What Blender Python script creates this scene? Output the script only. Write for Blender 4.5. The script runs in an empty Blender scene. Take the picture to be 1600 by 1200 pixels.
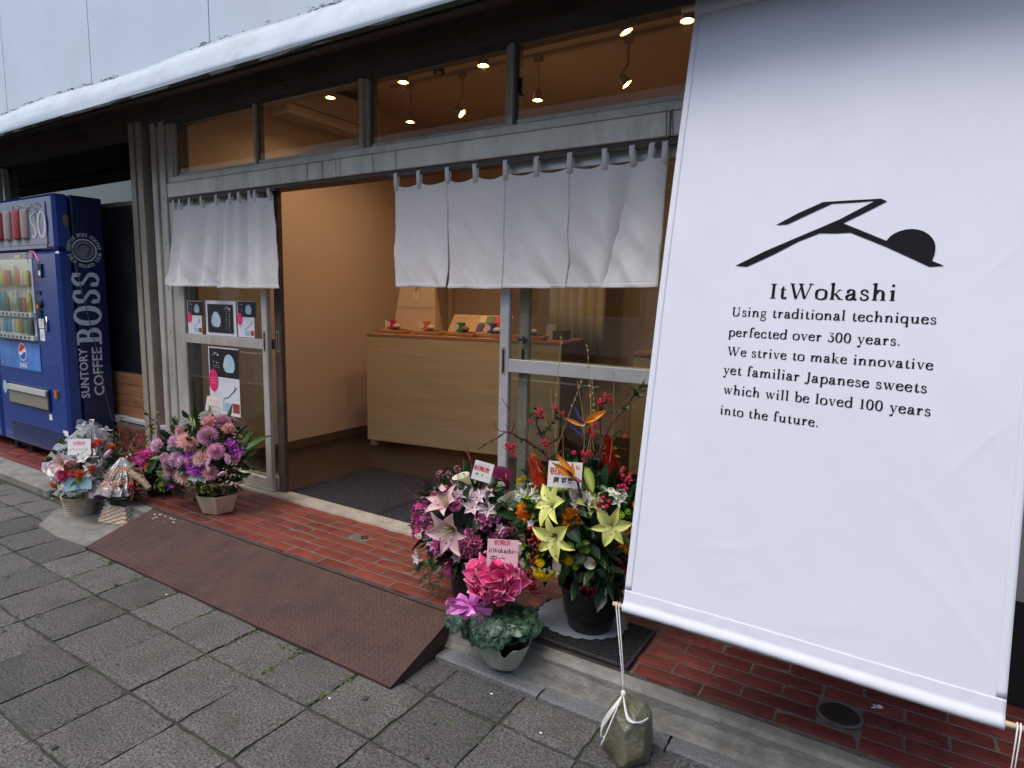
import bpy, math, random
from mathutils import Vector, Matrix, noise
from mathutils.geometry import tessellate_polygon
R = math.radians
rnd = random.Random(7)
scene = bpy.context.scene
col = scene.collection
# ------------------------------------------------------------------ camera
FOC = 978.92
CAM = Vector((1.56978, -2.45459, 1.36600))
CF = Vector((-0.52607184, 0.84003391, -0.13263275))
CR = Vector((0.84590204, 0.53295185, 0.02029954)); CU = Vector((-0.08773917, 0.1015153, 0.99095736))
cam_d = bpy.data.cameras.new('camera'); cam = bpy.data.objects.new('camera', cam_d); col.objects.link(cam)
cam_d.lens = FOC / 1600 * 36; cam_d.sensor_width = 36; cam_d.clip_start = 0.05; cam_d.clip_end = 400
cam.matrix_world = Matrix(((CR.x, CU.x, -CF.x, CAM.x), (CR.y, CU.y, -CF.y, CAM.y), (CR.z, CU.z, -CF.z, CAM.z), (0, 0, 0, 1)))
scene.camera = cam
# ------------------------------------------------------------------ world, sun, exposure
world = bpy.data.worlds.new('World'); scene.world = world; world.use_nodes = True
wn = world.node_tree.nodes; wl = world.node_tree.links
sky = wn.new('ShaderNodeTexSky'); sky.sky_type = 'NISHITA'; sky.sun_disc = False
SUN_EL, SUN_AZ = R(64), R(205)
sky.sun_elevation = SUN_EL; sky.sun_rotation = SUN_AZ; sky.dust_density = 3.0; sky.air_density = 1.0
wl.new(sky.outputs[0], wn['Background'].inputs[0]); wn['Background'].inputs[1].default_value = 0.15
sun_d = bpy.data.lights.new('sun', 'SUN'); sun = bpy.data.objects.new('sun', sun_d); col.objects.link(sun)
sun_d.energy = 1.25; sun_d.angle = R(36); sun_d.color = (1, 0.97, 0.93)
sd = Vector((math.sin(SUN_AZ) * math.cos(SUN_EL), math.cos(SUN_AZ) * math.cos(SUN_EL), math.sin(SUN_EL)))
sun.rotation_euler = sd.to_track_quat('Z', 'Y').to_euler()
vs = scene.view_settings
vs.view_transform = 'Standard'; vs.look = 'None'; vs.exposure = 0.62; vs.gamma = 1; vs.use_curve_mapping = False
LAMP_W = 9.0

# ------------------------------------------------------------------ helpers
def ray(px, py): return (CF + CR * ((px - 800) / FOC) + CU * ((600 - py) / FOC))
def at(px, py, ax, v):
    """world point on an axis plane where the photo shows pixel px,py"""
    d = ray(px, py); i = 'xyz'.index(ax); t = (v - CAM[i]) / d[i]; return CAM + d * t
def srgb(h):
    if isinstance(h, str):
        h = h.lstrip('#'); c = [int(h[i:i+2], 16) / 255 for i in (0, 2, 4)]
        return tuple(x / 12.92 if x <= .04045 else ((x + .055) / 1.055) ** 2.4 for x in c)
    return h
def lerp(a, b, t): return tuple(x + (y - x) * t for x, y in zip(a, b))

def mat(name, base, rough=.6, metal=0, var=.15, vscale=6, bump=0, bscale=40, spec=.5, dirt=None, dscale=3, damt=.5, objvar=0, sharp=.2,
        sheen=0, coat=0, trans=0, stretch=(1, 1, 1), detail=6, rvar=0, coords='Object'):
    m = bpy.data.materials.new(name); m.use_nodes = True
    nt = m.node_tree; N = nt.nodes; L = nt.links; b = N['Principled BSDF']
    base = srgb(base)
    tc = N.new('ShaderNodeTexCoord'); mp = N.new('ShaderNodeMapping'); L.new(tc.outputs[coords], mp.inputs[0])
    mp.inputs['Scale'].default_value = stretch
    if objvar:
        oi = N.new('ShaderNodeObjectInfo'); va = N.new('ShaderNodeVectorMath'); va.operation = 'SCALE'; va.inputs['Scale'].default_value = 37
        cx = N.new('ShaderNodeCombineXYZ'); L.new(oi.outputs['Random'], cx.inputs[0]); L.new(oi.outputs['Random'], cx.inputs[1])
        L.new(cx.outputs[0], va.inputs[0]); L.new(va.outputs[0], mp.inputs['Location'])
    n1 = N.new('ShaderNodeTexNoise'); n1.inputs['Scale'].default_value = vscale; n1.inputs['Detail'].default_value = detail
    n1.inputs['Roughness'].default_value = .65
    L.new(mp.outputs[0], n1.inputs[0])
    cr = N.new('ShaderNodeValToRGB'); cr.color_ramp.elements[0].position = .5-sharp; cr.color_ramp.elements[1].position = .5+sharp
    cr.color_ramp.elements[0].color = (*[x * (1 - var) for x in base], 1); cr.color_ramp.elements[1].color = (*[min(1, x * (1 + var)) for x in base], 1)
    L.new(n1.outputs[0], cr.inputs[0]); out = cr.outputs[0]
    if dirt:
        n2 = N.new('ShaderNodeTexNoise'); n2.inputs['Scale'].default_value = dscale; n2.inputs['Detail'].default_value = 8; n2.inputs['Roughness'].default_value = .7
        L.new(mp.outputs[0], n2.inputs[0])
        r2 = N.new('ShaderNodeValToRGB'); r2.color_ramp.elements[0].position = .48; r2.color_ramp.elements[1].position = .72
        r2.color_ramp.elements[1].color = (damt, damt, damt, 1)
        L.new(n2.outputs[0], r2.inputs[0])
        mx = N.new('ShaderNodeMixRGB'); L.new(r2.outputs[0], mx.inputs[0]); L.new(out, mx.inputs[1]); mx.inputs[2].default_value = (*srgb(dirt), 1); out = mx.outputs[0]
    if objvar:
        hs = N.new('ShaderNodeHueSaturation'); mr = N.new('ShaderNodeMapRange'); mr.inputs[3].default_value = 1 - objvar; mr.inputs[4].default_value = 1 + objvar
        L.new(oi.outputs['Random'], mr.inputs[0]); L.new(mr.outputs[0], hs.inputs['Value']); L.new(out, hs.inputs['Color']); out = hs.outputs[0]
    L.new(out, b.inputs['Base Color'])
    b.inputs['Roughness'].default_value = rough; b.inputs['Metallic'].default_value = metal; b.inputs['Specular IOR Level'].default_value = spec
    if rvar:
        mr2 = N.new('ShaderNodeMapRange'); mr2.inputs[3].default_value = max(.02, rough - rvar); mr2.inputs[4].default_value = min(1, rough + rvar)
        L.new(n1.outputs[0], mr2.inputs[0]); L.new(mr2.outputs[0], b.inputs['Roughness'])
    if sheen: b.inputs['Sheen Weight'].default_value = sheen
    if coat: b.inputs['Coat Weight'].default_value = coat
    if bump:
        n3 = N.new('ShaderNodeTexNoise'); n3.inputs['Scale'].default_value = bscale; n3.inputs['Detail'].default_value = 4
        L.new(mp.outputs[0], n3.inputs[0])
        bp = N.new('ShaderNodeBump'); bp.inputs['Strength'].default_value = bump; bp.inputs['Distance'].default_value = .01
        L.new(n3.outputs[0], bp.inputs['Height']); L.new(bp.outputs[0], b.inputs['Normal'])
    if trans:
        tr = N.new('ShaderNodeBsdfTranslucent'); ms = N.new('ShaderNodeMixShader'); ms.inputs[0].default_value = trans
        L.new(out, tr.inputs[0]); L.new(b.outputs[0], ms.inputs[1]); L.new(tr.outputs[0], ms.inputs[2]); L.new(ms.outputs[0], N['Material Output'].inputs[0])
    return m
def mat_attr(name, rough=.5, trans=.25, spec=.4, var=.12, vscale=60):
    m = bpy.data.materials.new(name); m.use_nodes = True; nt = m.node_tree; N = nt.nodes; L = nt.links; b = N['Principled BSDF']
    a = N.new('ShaderNodeAttribute'); a.attribute_name = 'Col'
    oi = N.new('ShaderNodeObjectInfo'); hs = N.new('ShaderNodeHueSaturation'); mr = N.new('ShaderNodeMapRange'); mr.inputs[3].default_value = .82; mr.inputs[4].default_value = 1.15
    L.new(oi.outputs['Random'], mr.inputs[0]); L.new(mr.outputs[0], hs.inputs['Value'])
    tc = N.new('ShaderNodeTexCoord'); nz = N.new('ShaderNodeTexNoise'); nz.inputs['Scale'].default_value = vscale; L.new(tc.outputs['Object'], nz.inputs[0])
    m2 = N.new('ShaderNodeMapRange'); m2.inputs[3].default_value = 1 - var; m2.inputs[4].default_value = 1 + var; L.new(nz.outputs[0], m2.inputs[0])
    ml = N.new('ShaderNodeVectorMath'); ml.operation = 'SCALE'; L.new(a.outputs['Color'], ml.inputs[0]); L.new(m2.outputs[0], ml.inputs['Scale'])
    L.new(ml.outputs[0], hs.inputs['Color'])
    L.new(hs.outputs[0], b.inputs['Base Color']); b.inputs['Roughness'].default_value = rough; b.inputs['Specular IOR Level'].default_value = spec
    tr = N.new('ShaderNodeBsdfTranslucent'); ms = N.new('ShaderNodeMixShader'); ms.inputs[0].default_value = trans
    L.new(hs.outputs[0], tr.inputs[0]); L.new(b.outputs[0], ms.inputs[1]); L.new(tr.outputs[0], ms.inputs[2]); L.new(ms.outputs[0], N['Material Output'].inputs[0])
    return m
def mat_glass(name, tint=(1, 1, 1), rough=.0, ior=1.45, refl=1.0, bump=0, bscale=8, highlight_mix=0):
    m = bpy.data.materials.new(name); m.use_nodes = True; nt = m.node_tree; N = nt.nodes; L = nt.links; N.remove(N['Principled BSDF'])
    t = N.new('ShaderNodeBsdfTransparent'); t.inputs[0].default_value = (*tint, 1)
    g = N.new('ShaderNodeBsdfGlossy'); g.inputs['Roughness'].default_value = rough; g.inputs[0].default_value = (refl, refl, refl, 1)
    f = N.new('ShaderNodeFresnel'); mx = N.new('ShaderNodeMixShader')
    ge = N.new('ShaderNodeNewGeometry'); mi = N.new('ShaderNodeMapRange'); mi.inputs[3].default_value = ior; mi.inputs[4].default_value = 1/ior
    L.new(ge.outputs['Backfacing'], mi.inputs[0]); L.new(mi.outputs[0], f.inputs[0])
    if bump:
        tc = N.new('ShaderNodeTexCoord'); nz = N.new('ShaderNodeTexNoise'); nz.inputs['Scale'].default_value = bscale; L.new(tc.outputs['Object'], nz.inputs[0])
        bp = N.new('ShaderNodeBump'); bp.inputs['Strength'].default_value = bump; bp.inputs['Distance'].default_value = .02; L.new(nz.outputs[0], bp.inputs['Height'])
        L.new(bp.outputs[0], g.inputs['Normal']); L.new(bp.outputs[0], f.inputs['Normal'])
    L.new(f.outputs[0], mx.inputs[0]); L.new(t.outputs[0], mx.inputs[1]); L.new(g.outputs[0], mx.inputs[2]); out = mx.outputs[0]
    if highlight_mix:
        df = N.new('ShaderNodeBsdfDiffuse'); df.inputs[0].default_value = (.8, .82, .85, 1); m2 = N.new('ShaderNodeMixShader'); m2.inputs[0].default_value = highlight_mix
        L.new(out, m2.inputs[1]); L.new(df.outputs[0], m2.inputs[2]); out = m2.outputs[0]
    L.new(out, N['Material Output'].inputs[0])
    return m
def mat_emit(name, colr, s):
    m = bpy.data.materials.new(name); m.use_nodes = True; b = m.node_tree.nodes['Principled BSDF']
    b.inputs['Base Color'].default_value = (*colr, 1); b.inputs['Emission Color'].default_value = (*colr, 1); b.inputs['Emission Strength'].default_value = s
    return m

def wood_mat(name, a, b_, scale=3, stretch=(1, 1, 14), rough=.5):
    m = bpy.data.materials.new(name); m.use_nodes = True; nt = m.node_tree; N = nt.nodes; L = nt.links; b = N['Principled BSDF']
    tc = N.new('ShaderNodeTexCoord'); mp = N.new('ShaderNodeMapping'); mp.inputs['Scale'].default_value = stretch; L.new(tc.outputs['Object'], mp.inputs[0])
    nz = N.new('ShaderNodeTexNoise'); nz.inputs['Scale'].default_value = scale; nz.inputs['Detail'].default_value = 8; nz.inputs['Distortion'].default_value = .8; L.new(mp.outputs[0], nz.inputs[0])
    cr = N.new('ShaderNodeValToRGB'); cr.color_ramp.elements[0].position = .3; cr.color_ramp.elements[1].position = .7
    cr.color_ramp.elements[0].color = (*srgb(a), 1); cr.color_ramp.elements[1].color = (*srgb(b_), 1)
    L.new(nz.outputs[0], cr.inputs[0]); L.new(cr.outputs[0], b.inputs['Base Color']); b.inputs['Roughness'].default_value = rough
    return m

def tag(o, label=None, cat=None, group=None, kind=None):
    if label: o['label'] = label
    if cat: o['category'] = cat
    if group: o['group'] = group
    if kind: o['kind'] = kind
    return o
def empty(name, loc, label=None, cat=None, group=None, rz=0, kind=None):
    o = bpy.data.objects.new(name, None); o.empty_display_size = .1; col.objects.link(o); o.location = loc; o.rotation_euler = (0, 0, rz)
    return tag(o, label, cat, group, kind)
def inst(name, me, parent=None, mw=None):
    """object from mesh, world matrix mw (parent must be an unscaled empty/object already placed)"""
    o = bpy.data.objects.new(name, me); col.objects.link(o)
    if mw is None: mw = Matrix()
    if parent:
        o.parent = parent
        o.matrix_local = wm(parent).inverted() @ mw
    else: o.matrix_local = mw
    return o
def wm(o):
    m = o.matrix_basis.copy()
    return wm(o.parent) @ m if o.parent else m

class MB:
    def __init__(s): s.v = []; s.f = []; s.c = []; s.m = []; s.cur = (.5, .5, .5); s.mi = 0; s.smooth = []; s.sm = False
    def add(s, vs_, fs, cols=None):
        n = len(s.v); s.v += [tuple(p) for p in vs_]; s.c += cols if cols else [s.cur] * len(vs_)
        for f in fs: s.f.append(tuple(i + n for i in f)); s.m.append(s.mi); s.smooth.append(s.sm)
        return s
    def box(s, x0, x1, y0, y1, z0, z1, M=None, bev=0):
        if x0 > x1: x0, x1 = x1, x0
        if y0 > y1: y0, y1 = y1, y0
        if z0 > z1: z0, z1 = z1, z0
        if bev <= 0:
            P = [Vector((x, y, z)) for z in (z0, z1) for y in (y0, y1) for x in (x0, x1)]
            F = [(0, 2, 3, 1), (4, 5, 7, 6), (0, 1, 5, 4), (2, 6, 7, 3), (0, 4, 6, 2), (1, 3, 7, 5)]
        else:
            b = min(bev, (x1-x0)/2.01, (y1-y0)/2.01, (z1-z0)/2.01)
            P = []; F = []
            # 24 verts: for each corner 3 verts
            idx = {}
            for iz, z in enumerate((z0, z1)):
                for iy, y in enumerate((y0, y1)):
                    for ix, x in enumerate((x0, x1)):
                        sx, sy, sz = (1 if ix == 0 else -1), (1 if iy == 0 else -1), (1 if iz == 0 else -1)
                        for a in range(3):
                            p = Vector((x + sx*b, y + sy*b, z + sz*b)); p[a] = (x, y, z)[a]
                            idx[ix, iy, iz, a] = len(P); P.append(p)
            for a in range(3):
                o1, o2 = [(1, 2), (2, 0), (0, 1)][a]
                for side in (0, 1):
                    q = []
                    for (i, j) in ((0, 0), (1, 0), (1, 1), (0, 1)):
                        k = [0, 0, 0]; k[a] = side; k[o1] = i; k[o2] = j; q.append(idx[k[0], k[1], k[2], a])
                    F.append(q if side else q[::-1])
                # edges along axis a
                for i in (0, 1):
                    for j in (0, 1):
                        k0 = [0, 0, 0]; k1 = [0, 0, 0]; k0[a] = 0; k1[a] = 1; k0[o1] = k1[o1] = i; k0[o2] = k1[o2] = j
                        q = [idx[(*k0, o1)], idx[(*k1, o1)], idx[(*k1, o2)], idx[(*k0, o2)]]
                        F.append(q if (i ^ j) == 0 else q[::-1])
            for ix in (0, 1):
                for iy in (0, 1):
                    for iz in (0, 1):
                        q = [idx[ix, iy, iz, 0], idx[ix, iy, iz, 1], idx[ix, iy, iz, 2]]
                        F.append(q if (ix + iy + iz) % 2 == 1 else q[::-1])
        if M: P = [M @ p for p in P]
        return s.add(P, F)
    def tube(s, pts, r, n=8, cap=True, cols=None):
        pts = [Vector(p) for p in pts]; rr = r if isinstance(r, (list, tuple)) else [r] * len(pts)
        P = []; F = []; C = []
        up = Vector((0, 0, 1))
        t0 = (pts[1] - pts[0]).normalized()
        if abs(t0.dot(up)) > .95: up = Vector((1, 0, 0))
        for i, p in enumerate(pts):
            t = (pts[min(i+1, len(pts)-1)] - pts[max(i-1, 0)]).normalized()
            a = t.cross(up)
            if a.length < 1e-4: a = t.orthogonal()
            a.normalize(); b = t.cross(a); up = -b if False else up
            for k in range(n):
                g = 2 * math.pi * k / n; P.append(p + (a * math.cos(g) + b * math.sin(g)) * rr[i]); C.append(cols[i] if cols else s.cur)
        for i in range(len(pts)-1):
            for k in range(n): F.append((i*n+k, i*n+(k+1) % n, (i+1)*n+(k+1) % n, (i+1)*n+k))
        if cap: F.append(tuple(range(n-1, -1, -1))); F.append(tuple(range((len(pts)-1)*n, len(pts)*n)))
        return s.add(P, F, C)
    def lathe(s, prof, n=24, M=None, cap0=False, cap1=False, mod=None, cols=None):
        P = []; F = []; C = []
        for i, (r_, z) in enumerate(prof):
            for k in range(n):
                g = 2*math.pi*k/n; rr = r_ * (mod(g, i) if mod else 1); p = Vector((rr*math.cos(g), rr*math.sin(g), z)); P.append(M @ p if M else p); C.append(cols[i] if cols else s.cur)
        for i in range(len(prof)-1):
            for k in range(n): F.append((i*n+k, i*n+(k+1) % n, (i+1)*n+(k+1) % n, (i+1)*n+k))
        if cap0: F.append(tuple(range(n-1, -1, -1)))
        if cap1: F.append(tuple(range((len(prof)-1)*n, len(prof)*n)))
        return s.add(P, F, C)
    def grid(s, fn, nu, nv, cf=None):
        P = []; C = []
        for j in range(nv+1):
            for i in range(nu+1):
                u, v = i/nu, j/nv; P.append(fn(u, v)); C.append(cf(u, v) if cf else s.cur)
        F = [(j*(nu+1)+i, j*(nu+1)+i+1, (j+1)*(nu+1)+i+1, (j+1)*(nu+1)+i) for j in range(nv) for i in range(nu)]
        return s.add(P, F, C)
    def petal(s, L, W, tilt=0, curl=0, cup=.15, M=None, c0=(1, 1, 1), c1=None, n=5, r0=0, shape=.8, edge=None, point=False, mid=None, wav=0, nx=2):
        """petal growing radially from r0 along +x, tilt = start elevation, curl = change over length"""
        c1 = c1 or c0; P = []; C = []; x = r0; z = 0; ds = L/n; K = 2*nx
        for i in range(n+1):
            t = i/n; a = tilt + curl*t
            w = W/2 * (math.sin(math.pi * min(1, (t*.93+.07)) ** shape) if not point else math.sin(math.pi*(t*.96+.03)**shape))
            w = max(w, W*.02)
            if i: x += math.cos(a)*ds; z += math.sin(a)*ds
            for k in range(K+1):
                q = k/nx - 1
                h = cup*W*q*q + (wav*W*math.sin(t*9+q*2+len(s.v)) * abs(q) if wav else 0)
                p = Vector((x - math.sin(a)*h, q*w, z + math.cos(a)*h)); P.append(M @ p if M else p)
                cc = lerp(c0, c1, t)
                if edge and (abs(q) > .9 or i == n): cc = edge
                if mid and k == nx: cc = lerp(cc, mid, .6)
                C.append(cc)
        F = [(i*(K+1)+k, i*(K+1)+k+1, (i+1)*(K+1)+k+1, (i+1)*(K+1)+k) for i in range(n) for k in range(K)]
        return s.add(P, F, C)
    def ball(s, c, r_, n=8, m=5, sc=(1, 1, 1)):
        prof = [(max(.001, math.sin(math.pi*i/m))*r_, -math.cos(math.pi*i/m)*r_) for i in range(m+1)]
        return s.lathe(prof, n, M=Matrix.Translation(c) @ Matrix.Diagonal((*sc, 1)))
    def poly(s, pts, z=0, th=0, M=None):
        """filled polygon in xy at z (thickness th downward)"""
        tr = tessellate_polygon([[Vector((p[0], p[1], 0)) for p in pts]]); n = len(pts)
        P = [Vector((p[0], p[1], z)) for p in pts]
        F = [tuple(t) for t in tr]
        area = sum(pts[i][0]*pts[(i+1) % n][1]-pts[(i+1) % n][0]*pts[i][1] for i in range(n))
        FF = []
        for t in F:
            a, b, c = [P[i] for i in t]
            FF.append(t if (b-a).cross(c-a).z > 0 else t[::-1])
        if th:
            P += [Vector((p[0], p[1], z-th)) for p in pts]; FF += [tuple(i+n for i in t[::-1]) for t in FF]
            for i in range(n):
                j = (i+1) % n; q = (i, i+n, j+n, j); FF.append(q if area > 0 else q[::-1])
        if M: P = [M @ p for p in P]
        return s.add(P, FF)
    def mesh(s, name, mats, smooth=None):
        me = bpy.data.meshes.new(name); me.from_pydata(s.v, [], s.f)
        for m_ in (mats if isinstance(mats, (list, tuple)) else [mats]): me.materials.append(m_)
        me.polygons.foreach_set('material_index', s.m)
        me.polygons.foreach_set('use_smooth', s.smooth if smooth is None else [smooth]*len(s.f))
        ca = me.color_attributes.new('Col', 'FLOAT_COLOR', 'POINT')
        ca.data.foreach_set('color', [x for c in s.c for x in (*c[:3], 1.0)])
        me.update(); return me
    def build(s, name, mats, parent=None, smooth=None, mw=None, label=None, cat=None, group=None, kind=None):
        return tag(inst(name, s.mesh(name, mats, smooth), parent, mw), label, cat, group, kind)
def T(x, y, z): return Matrix.Translation((x, y, z))
def Rz(a): return Matrix.Rotation(a, 4, 'Z')
def Rx(a): return Matrix.Rotation(a, 4, 'X')
def Ry(a): return Matrix.Rotation(a, 4, 'Y')
def S3(a, b, c): return Matrix.Diagonal((a, b, c, 1))
def frame(o, x, y, z):  # matrix from basis vectors
    return Matrix(((x[0], y[0], z[0], o[0]), (x[1], y[1], z[1], o[1]), (x[2], y[2], z[2], o[2]), (0, 0, 0, 1)))
def solid(o, th, off=0):
    md = o.modifiers.new('thick', 'SOLIDIFY'); md.thickness = th; md.offset = off; return o

# ------------------------------------------------------------------ materials
M = {}
M['paver'] = mat('paver', (.090, .086, .082), .85, var=.62, vscale=120, sharp=.11, bump=.8, bscale=110, dirt=(.036, .036, .028), dscale=4, damt=.75, objvar=.24, detail=8)
M['joint'] = mat('joint', (.036, .035, .028), 1, var=.6, vscale=30, bump=.6, bscale=60, dirt=(.05, .075, .015), dscale=4, damt=.7)
M['concrete'] = mat('concrete', (.19, .185, .165), .85, var=.3, vscale=9, bump=.5, bscale=90, dirt=(.06, .055, .045), dscale=4, damt=.75)
M['granite'] = mat('granite', (.12, .125, .13), .8, var=.5, vscale=150, bump=.6, bscale=120, dirt=(.05, .05, .04), dscale=6, damt=.6, objvar=.2)
M['mortar'] = mat('mortar', (.125, .10, .085), .9, var=.3, vscale=30, bump=.5, bscale=120, dirt=(.08, .07, .06), dscale=3, damt=.6)
M['brick'] = mat('brick', (.150, .031, .024), .45, var=.3, vscale=14, bump=.35, bscale=90, dirt=(.10, .03, .02), dscale=9, damt=.65, objvar=.22, rvar=.12, spec=.4)
M['rust'] = mat('rust', (.056, .028, .022), .62, var=.35, vscale=9, bump=.4, bscale=120, dirt=(.085, .036, .022), dscale=3, damt=.6, metal=.15, rvar=.15)
M['alu'] = mat('alu', (.60, .56, .49), .45, var=.12, vscale=5, metal=.35, dirt=(.16, .14, .11), dscale=6, damt=.5, bump=.05, bscale=60, stretch=(1, 1, .3))
M['alu_bright'] = mat('alu_bright', (.62, .62, .61), .35, var=.06, vscale=6, metal=.4, dirt=(.35, .34, .30), dscale=7, damt=.35)
M['alu_dark'] = mat('alu_dark', (.12, .11, .10), .5, var=.2, vscale=5, metal=.3)
M['post'] = mat('post', (.40, .345, .27), .5, var=.2, vscale=4, metal=.2, stretch=(1, 1, .2), dirt=(.1, .08, .06), dscale=5, damt=.6)
M['black'] = mat('black', (.012, .012, .013), .5, var=.3)
M['blackboard'] = mat('blackboard', (.009, .010, .012), .35, var=.5, vscale=3)
M['brownmetal'] = mat('brownmetal', (.075, .05, .04), .6, var=.3, vscale=6, dirt=(.02, .016, .014), dscale=5, damt=.7, bump=.15, bscale=30)
M['wallpanel'] = mat('wallpanel', (.54, .62, .69), .45, var=.04, vscale=2, dirt=(.45, .46, .47), dscale=1.5, damt=.35, bump=.05, bscale=4, metal=0)
M['flashing'] = mat('flashing', (.47, .54, .60), .5, var=.06, vscale=3, dirt=(.30, .33, .33), dscale=5, damt=.6, bump=.12, bscale=5)
M['grime'] = mat('grime', (.03, .035, .025), .9, var=.5, vscale=60)
M['intwall'] = mat('intwall', (.62, .49, .39), .75, var=.03, vscale=2, bump=.05, bscale=60)
M['ceiling'] = mat('ceiling', (.60, .47, .36), .8, var=.03, vscale=2)
M['intfloor'] = mat('intfloor', (.030, .022, .019), .35, var=.25, vscale=6, rvar=.1)
M['skirt'] = mat('skirt', (.12, .075, .05), .5)
M['plywood'] = wood_mat('plywood', (.64, .50, .27), (.76, .61, .37), 2.2, (1, 1, 12))
M['lightwood'] = wood_mat('lightwood', (.60, .42, .22), (.72, .53, .32), 4, (1, 8, 8))
M['counter_top'] = wood_mat('counter_top', (.52, .24, .10), (.60, .30, .14), 3, (1, 10, 10), .35)
M['siding'] = wood_mat('siding', (.20, .085, .04), (.30, .14, .07), 3, (1, 8, 14), .55)
M['redtile'] = mat('redtile', (.19, .045, .035), .45, var=.3, vscale=12, objvar=.15)
M['white_cloth'] = mat('white_cloth', (.90, .875, .85), .85, var=.03, vscale=8, bump=.18, bscale=35, trans=.25, sheen=.2)
M['banner_cloth'] = mat('banner_cloth', (.78, .805, .875), .8, var=.02, vscale=5, bump=.10, bscale=12, trans=.22)
M['ink'] = mat('ink', (.008, .008, .012), .8, var=.1, spec=.12)
M['white'] = mat('white', (.78, .78, .77), .5, var=.05)
M['cardwhite'] = mat('cardwhite', (.82, .80, .78), .5, var=.03)
M['cream'] = mat('cream', (.80, .72, .60), .5, var=.03)
M['pinkcard'] = mat('pinkcard', (.78, .50, .55), .5, var=.05)
M['red_ink'] = mat('red_ink', (.62, .04, .05), .5)
M['pink_ink'] = mat('pink_ink', (.80, .28, .38), .5)
M['magenta'] = mat('magenta', (.78, .02, .16), .5)
M['poster_black'] = mat('poster_black', (.018, .018, .022), .35, var=.4, vscale=10)
M['poster_white'] = mat('poster_white', (.74, .74, .80), .4, var=.03)
M['mochi'] = mat('mochi', (.45, .58, .66), .7, var=.15, vscale=20, bump=.2, bscale=30)
M['blueprint'] = mat('blueprint', (.35, .55, .60), .5, var=.3, vscale=30)
M['redprint'] = mat('redprint', (.35, .05, .05), .5, var=.6, vscale=30)
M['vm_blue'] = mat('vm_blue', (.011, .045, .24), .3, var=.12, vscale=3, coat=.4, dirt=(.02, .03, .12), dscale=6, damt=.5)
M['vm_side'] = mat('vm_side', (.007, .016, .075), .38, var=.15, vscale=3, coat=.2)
M['vm_grey'] = mat('vm_grey', (.26, .27, .33), .4, var=.15, vscale=8)
M['vm_letter'] = mat('vm_letter', (.62, .66, .72), .5, var=.05)
M['metal'] = mat('metal', (.55, .55, .55), .3, metal=.9)
M['petal'] = mat_attr('petal', .55, .25)
M['leaf'] = mat_attr('leaf', .38, .12, spec=.5, var=.25, vscale=40)
M['bark'] = mat_attr('bark', .8, 0, var=.4, vscale=80)
M['cello'] = mat_glass('cello', (.93, .94, .95), .20, 1.7, bump=.5, bscale=12, highlight_mix=.16)  # white highlights of the film put in as a pale diffuse share
M['glass'] = mat_glass('glass', (.93, .95, .93), 0, 1.5)
M['glass_dirty'] = mat_glass('glass_dirty', (.80, .82, .78), .02, 1.55)
M['glass_dark'] = mat_glass('glass_dark', (.12, .12, .12), 0.01, 1.6)
M['rope'] = mat('rope', (.72, .72, .70), .8, var=.1, vscale=200)
M['stone'] = mat('stone', (.105, .105, .07), .42, var=.45, vscale=14, bump=.5, bscale=30, dirt=(.20, .17, .10), dscale=10, damt=.6, rvar=.15)
M['basket'] = mat('basket', (.48, .38, .27), .75, var=.25, vscale=30, bump=.3, bscale=70)
M['whitewood'] = mat('whitewood', (.46, .35, .24), .75, var=.25, vscale=12, stretch=(1, 1, .15), bump=.3, bscale=50)
M['rubber'] = mat('rubber', (.018, .017, .020), .8, var=.4, vscale=40, bump=.4, bscale=120)
M['mat_loop'] = mat('mat_loop', (.020, .019, .027), .95, var=.6, vscale=60, bump=1, bscale=120)
M['black_pot'] = mat('black_pot', (.015, .012, .012), .35, var=.3)
M['lace'] = mat_glass('lace', (.62, .64, .70), .5, 2.2)
M['wrap'] = mat('wrap', (.50, .55, .42), .75, var=.06, vscale=8, bump=.1, bscale=60, trans=.25)
M['ribbon'] = mat('ribbon', (.70, .18, .55), .3, var=.1, vscale=30, coat=.2)
M['driftwood'] = mat('driftwood', (.25, .18, .12), .8, var=.5, vscale=20, stretch=(1, 1, 1), bump=.6, bscale=40)
M['iron'] = mat('iron', (.035, .022, .02), .6, var=.4, vscale=40, metal=.3, bump=.5, bscale=120)
M['pole'] = wood_mat('pole', (.55, .42, .25), (.66, .52, .34), 6, (1, 8, 8))
M['bulb'] = mat_emit('bulb', (1, .62, .25), 28)
M['fixture'] = mat('fixture', (.45, .40, .34), .5)
M['bldg'] = mat('bldg', (.42, .40, .37), .8, var=.1, vscale=1.5, dirt=(.2, .19, .17), dscale=1, damt=.4)
M['asphalt'] = mat('asphalt', (.05, .05, .052), .9, var=.3, vscale=80, bump=.5, bscale=120)
M['paint'] = mat('paint', (.7, .7, .68), .7)
M['ac_white'] = mat('ac_white', (.66, .58, .50), .45, var=.03)
M['bag'] = mat('bag', (.66, .53, .40), .7, var=.06, vscale=20, bump=.1, bscale=20)
def cm(name, c, rough=.5):
    k = 'c_' + name
    if k not in M: M[k] = mat(name, c, rough, var=.08)
    return M[k]

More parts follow.
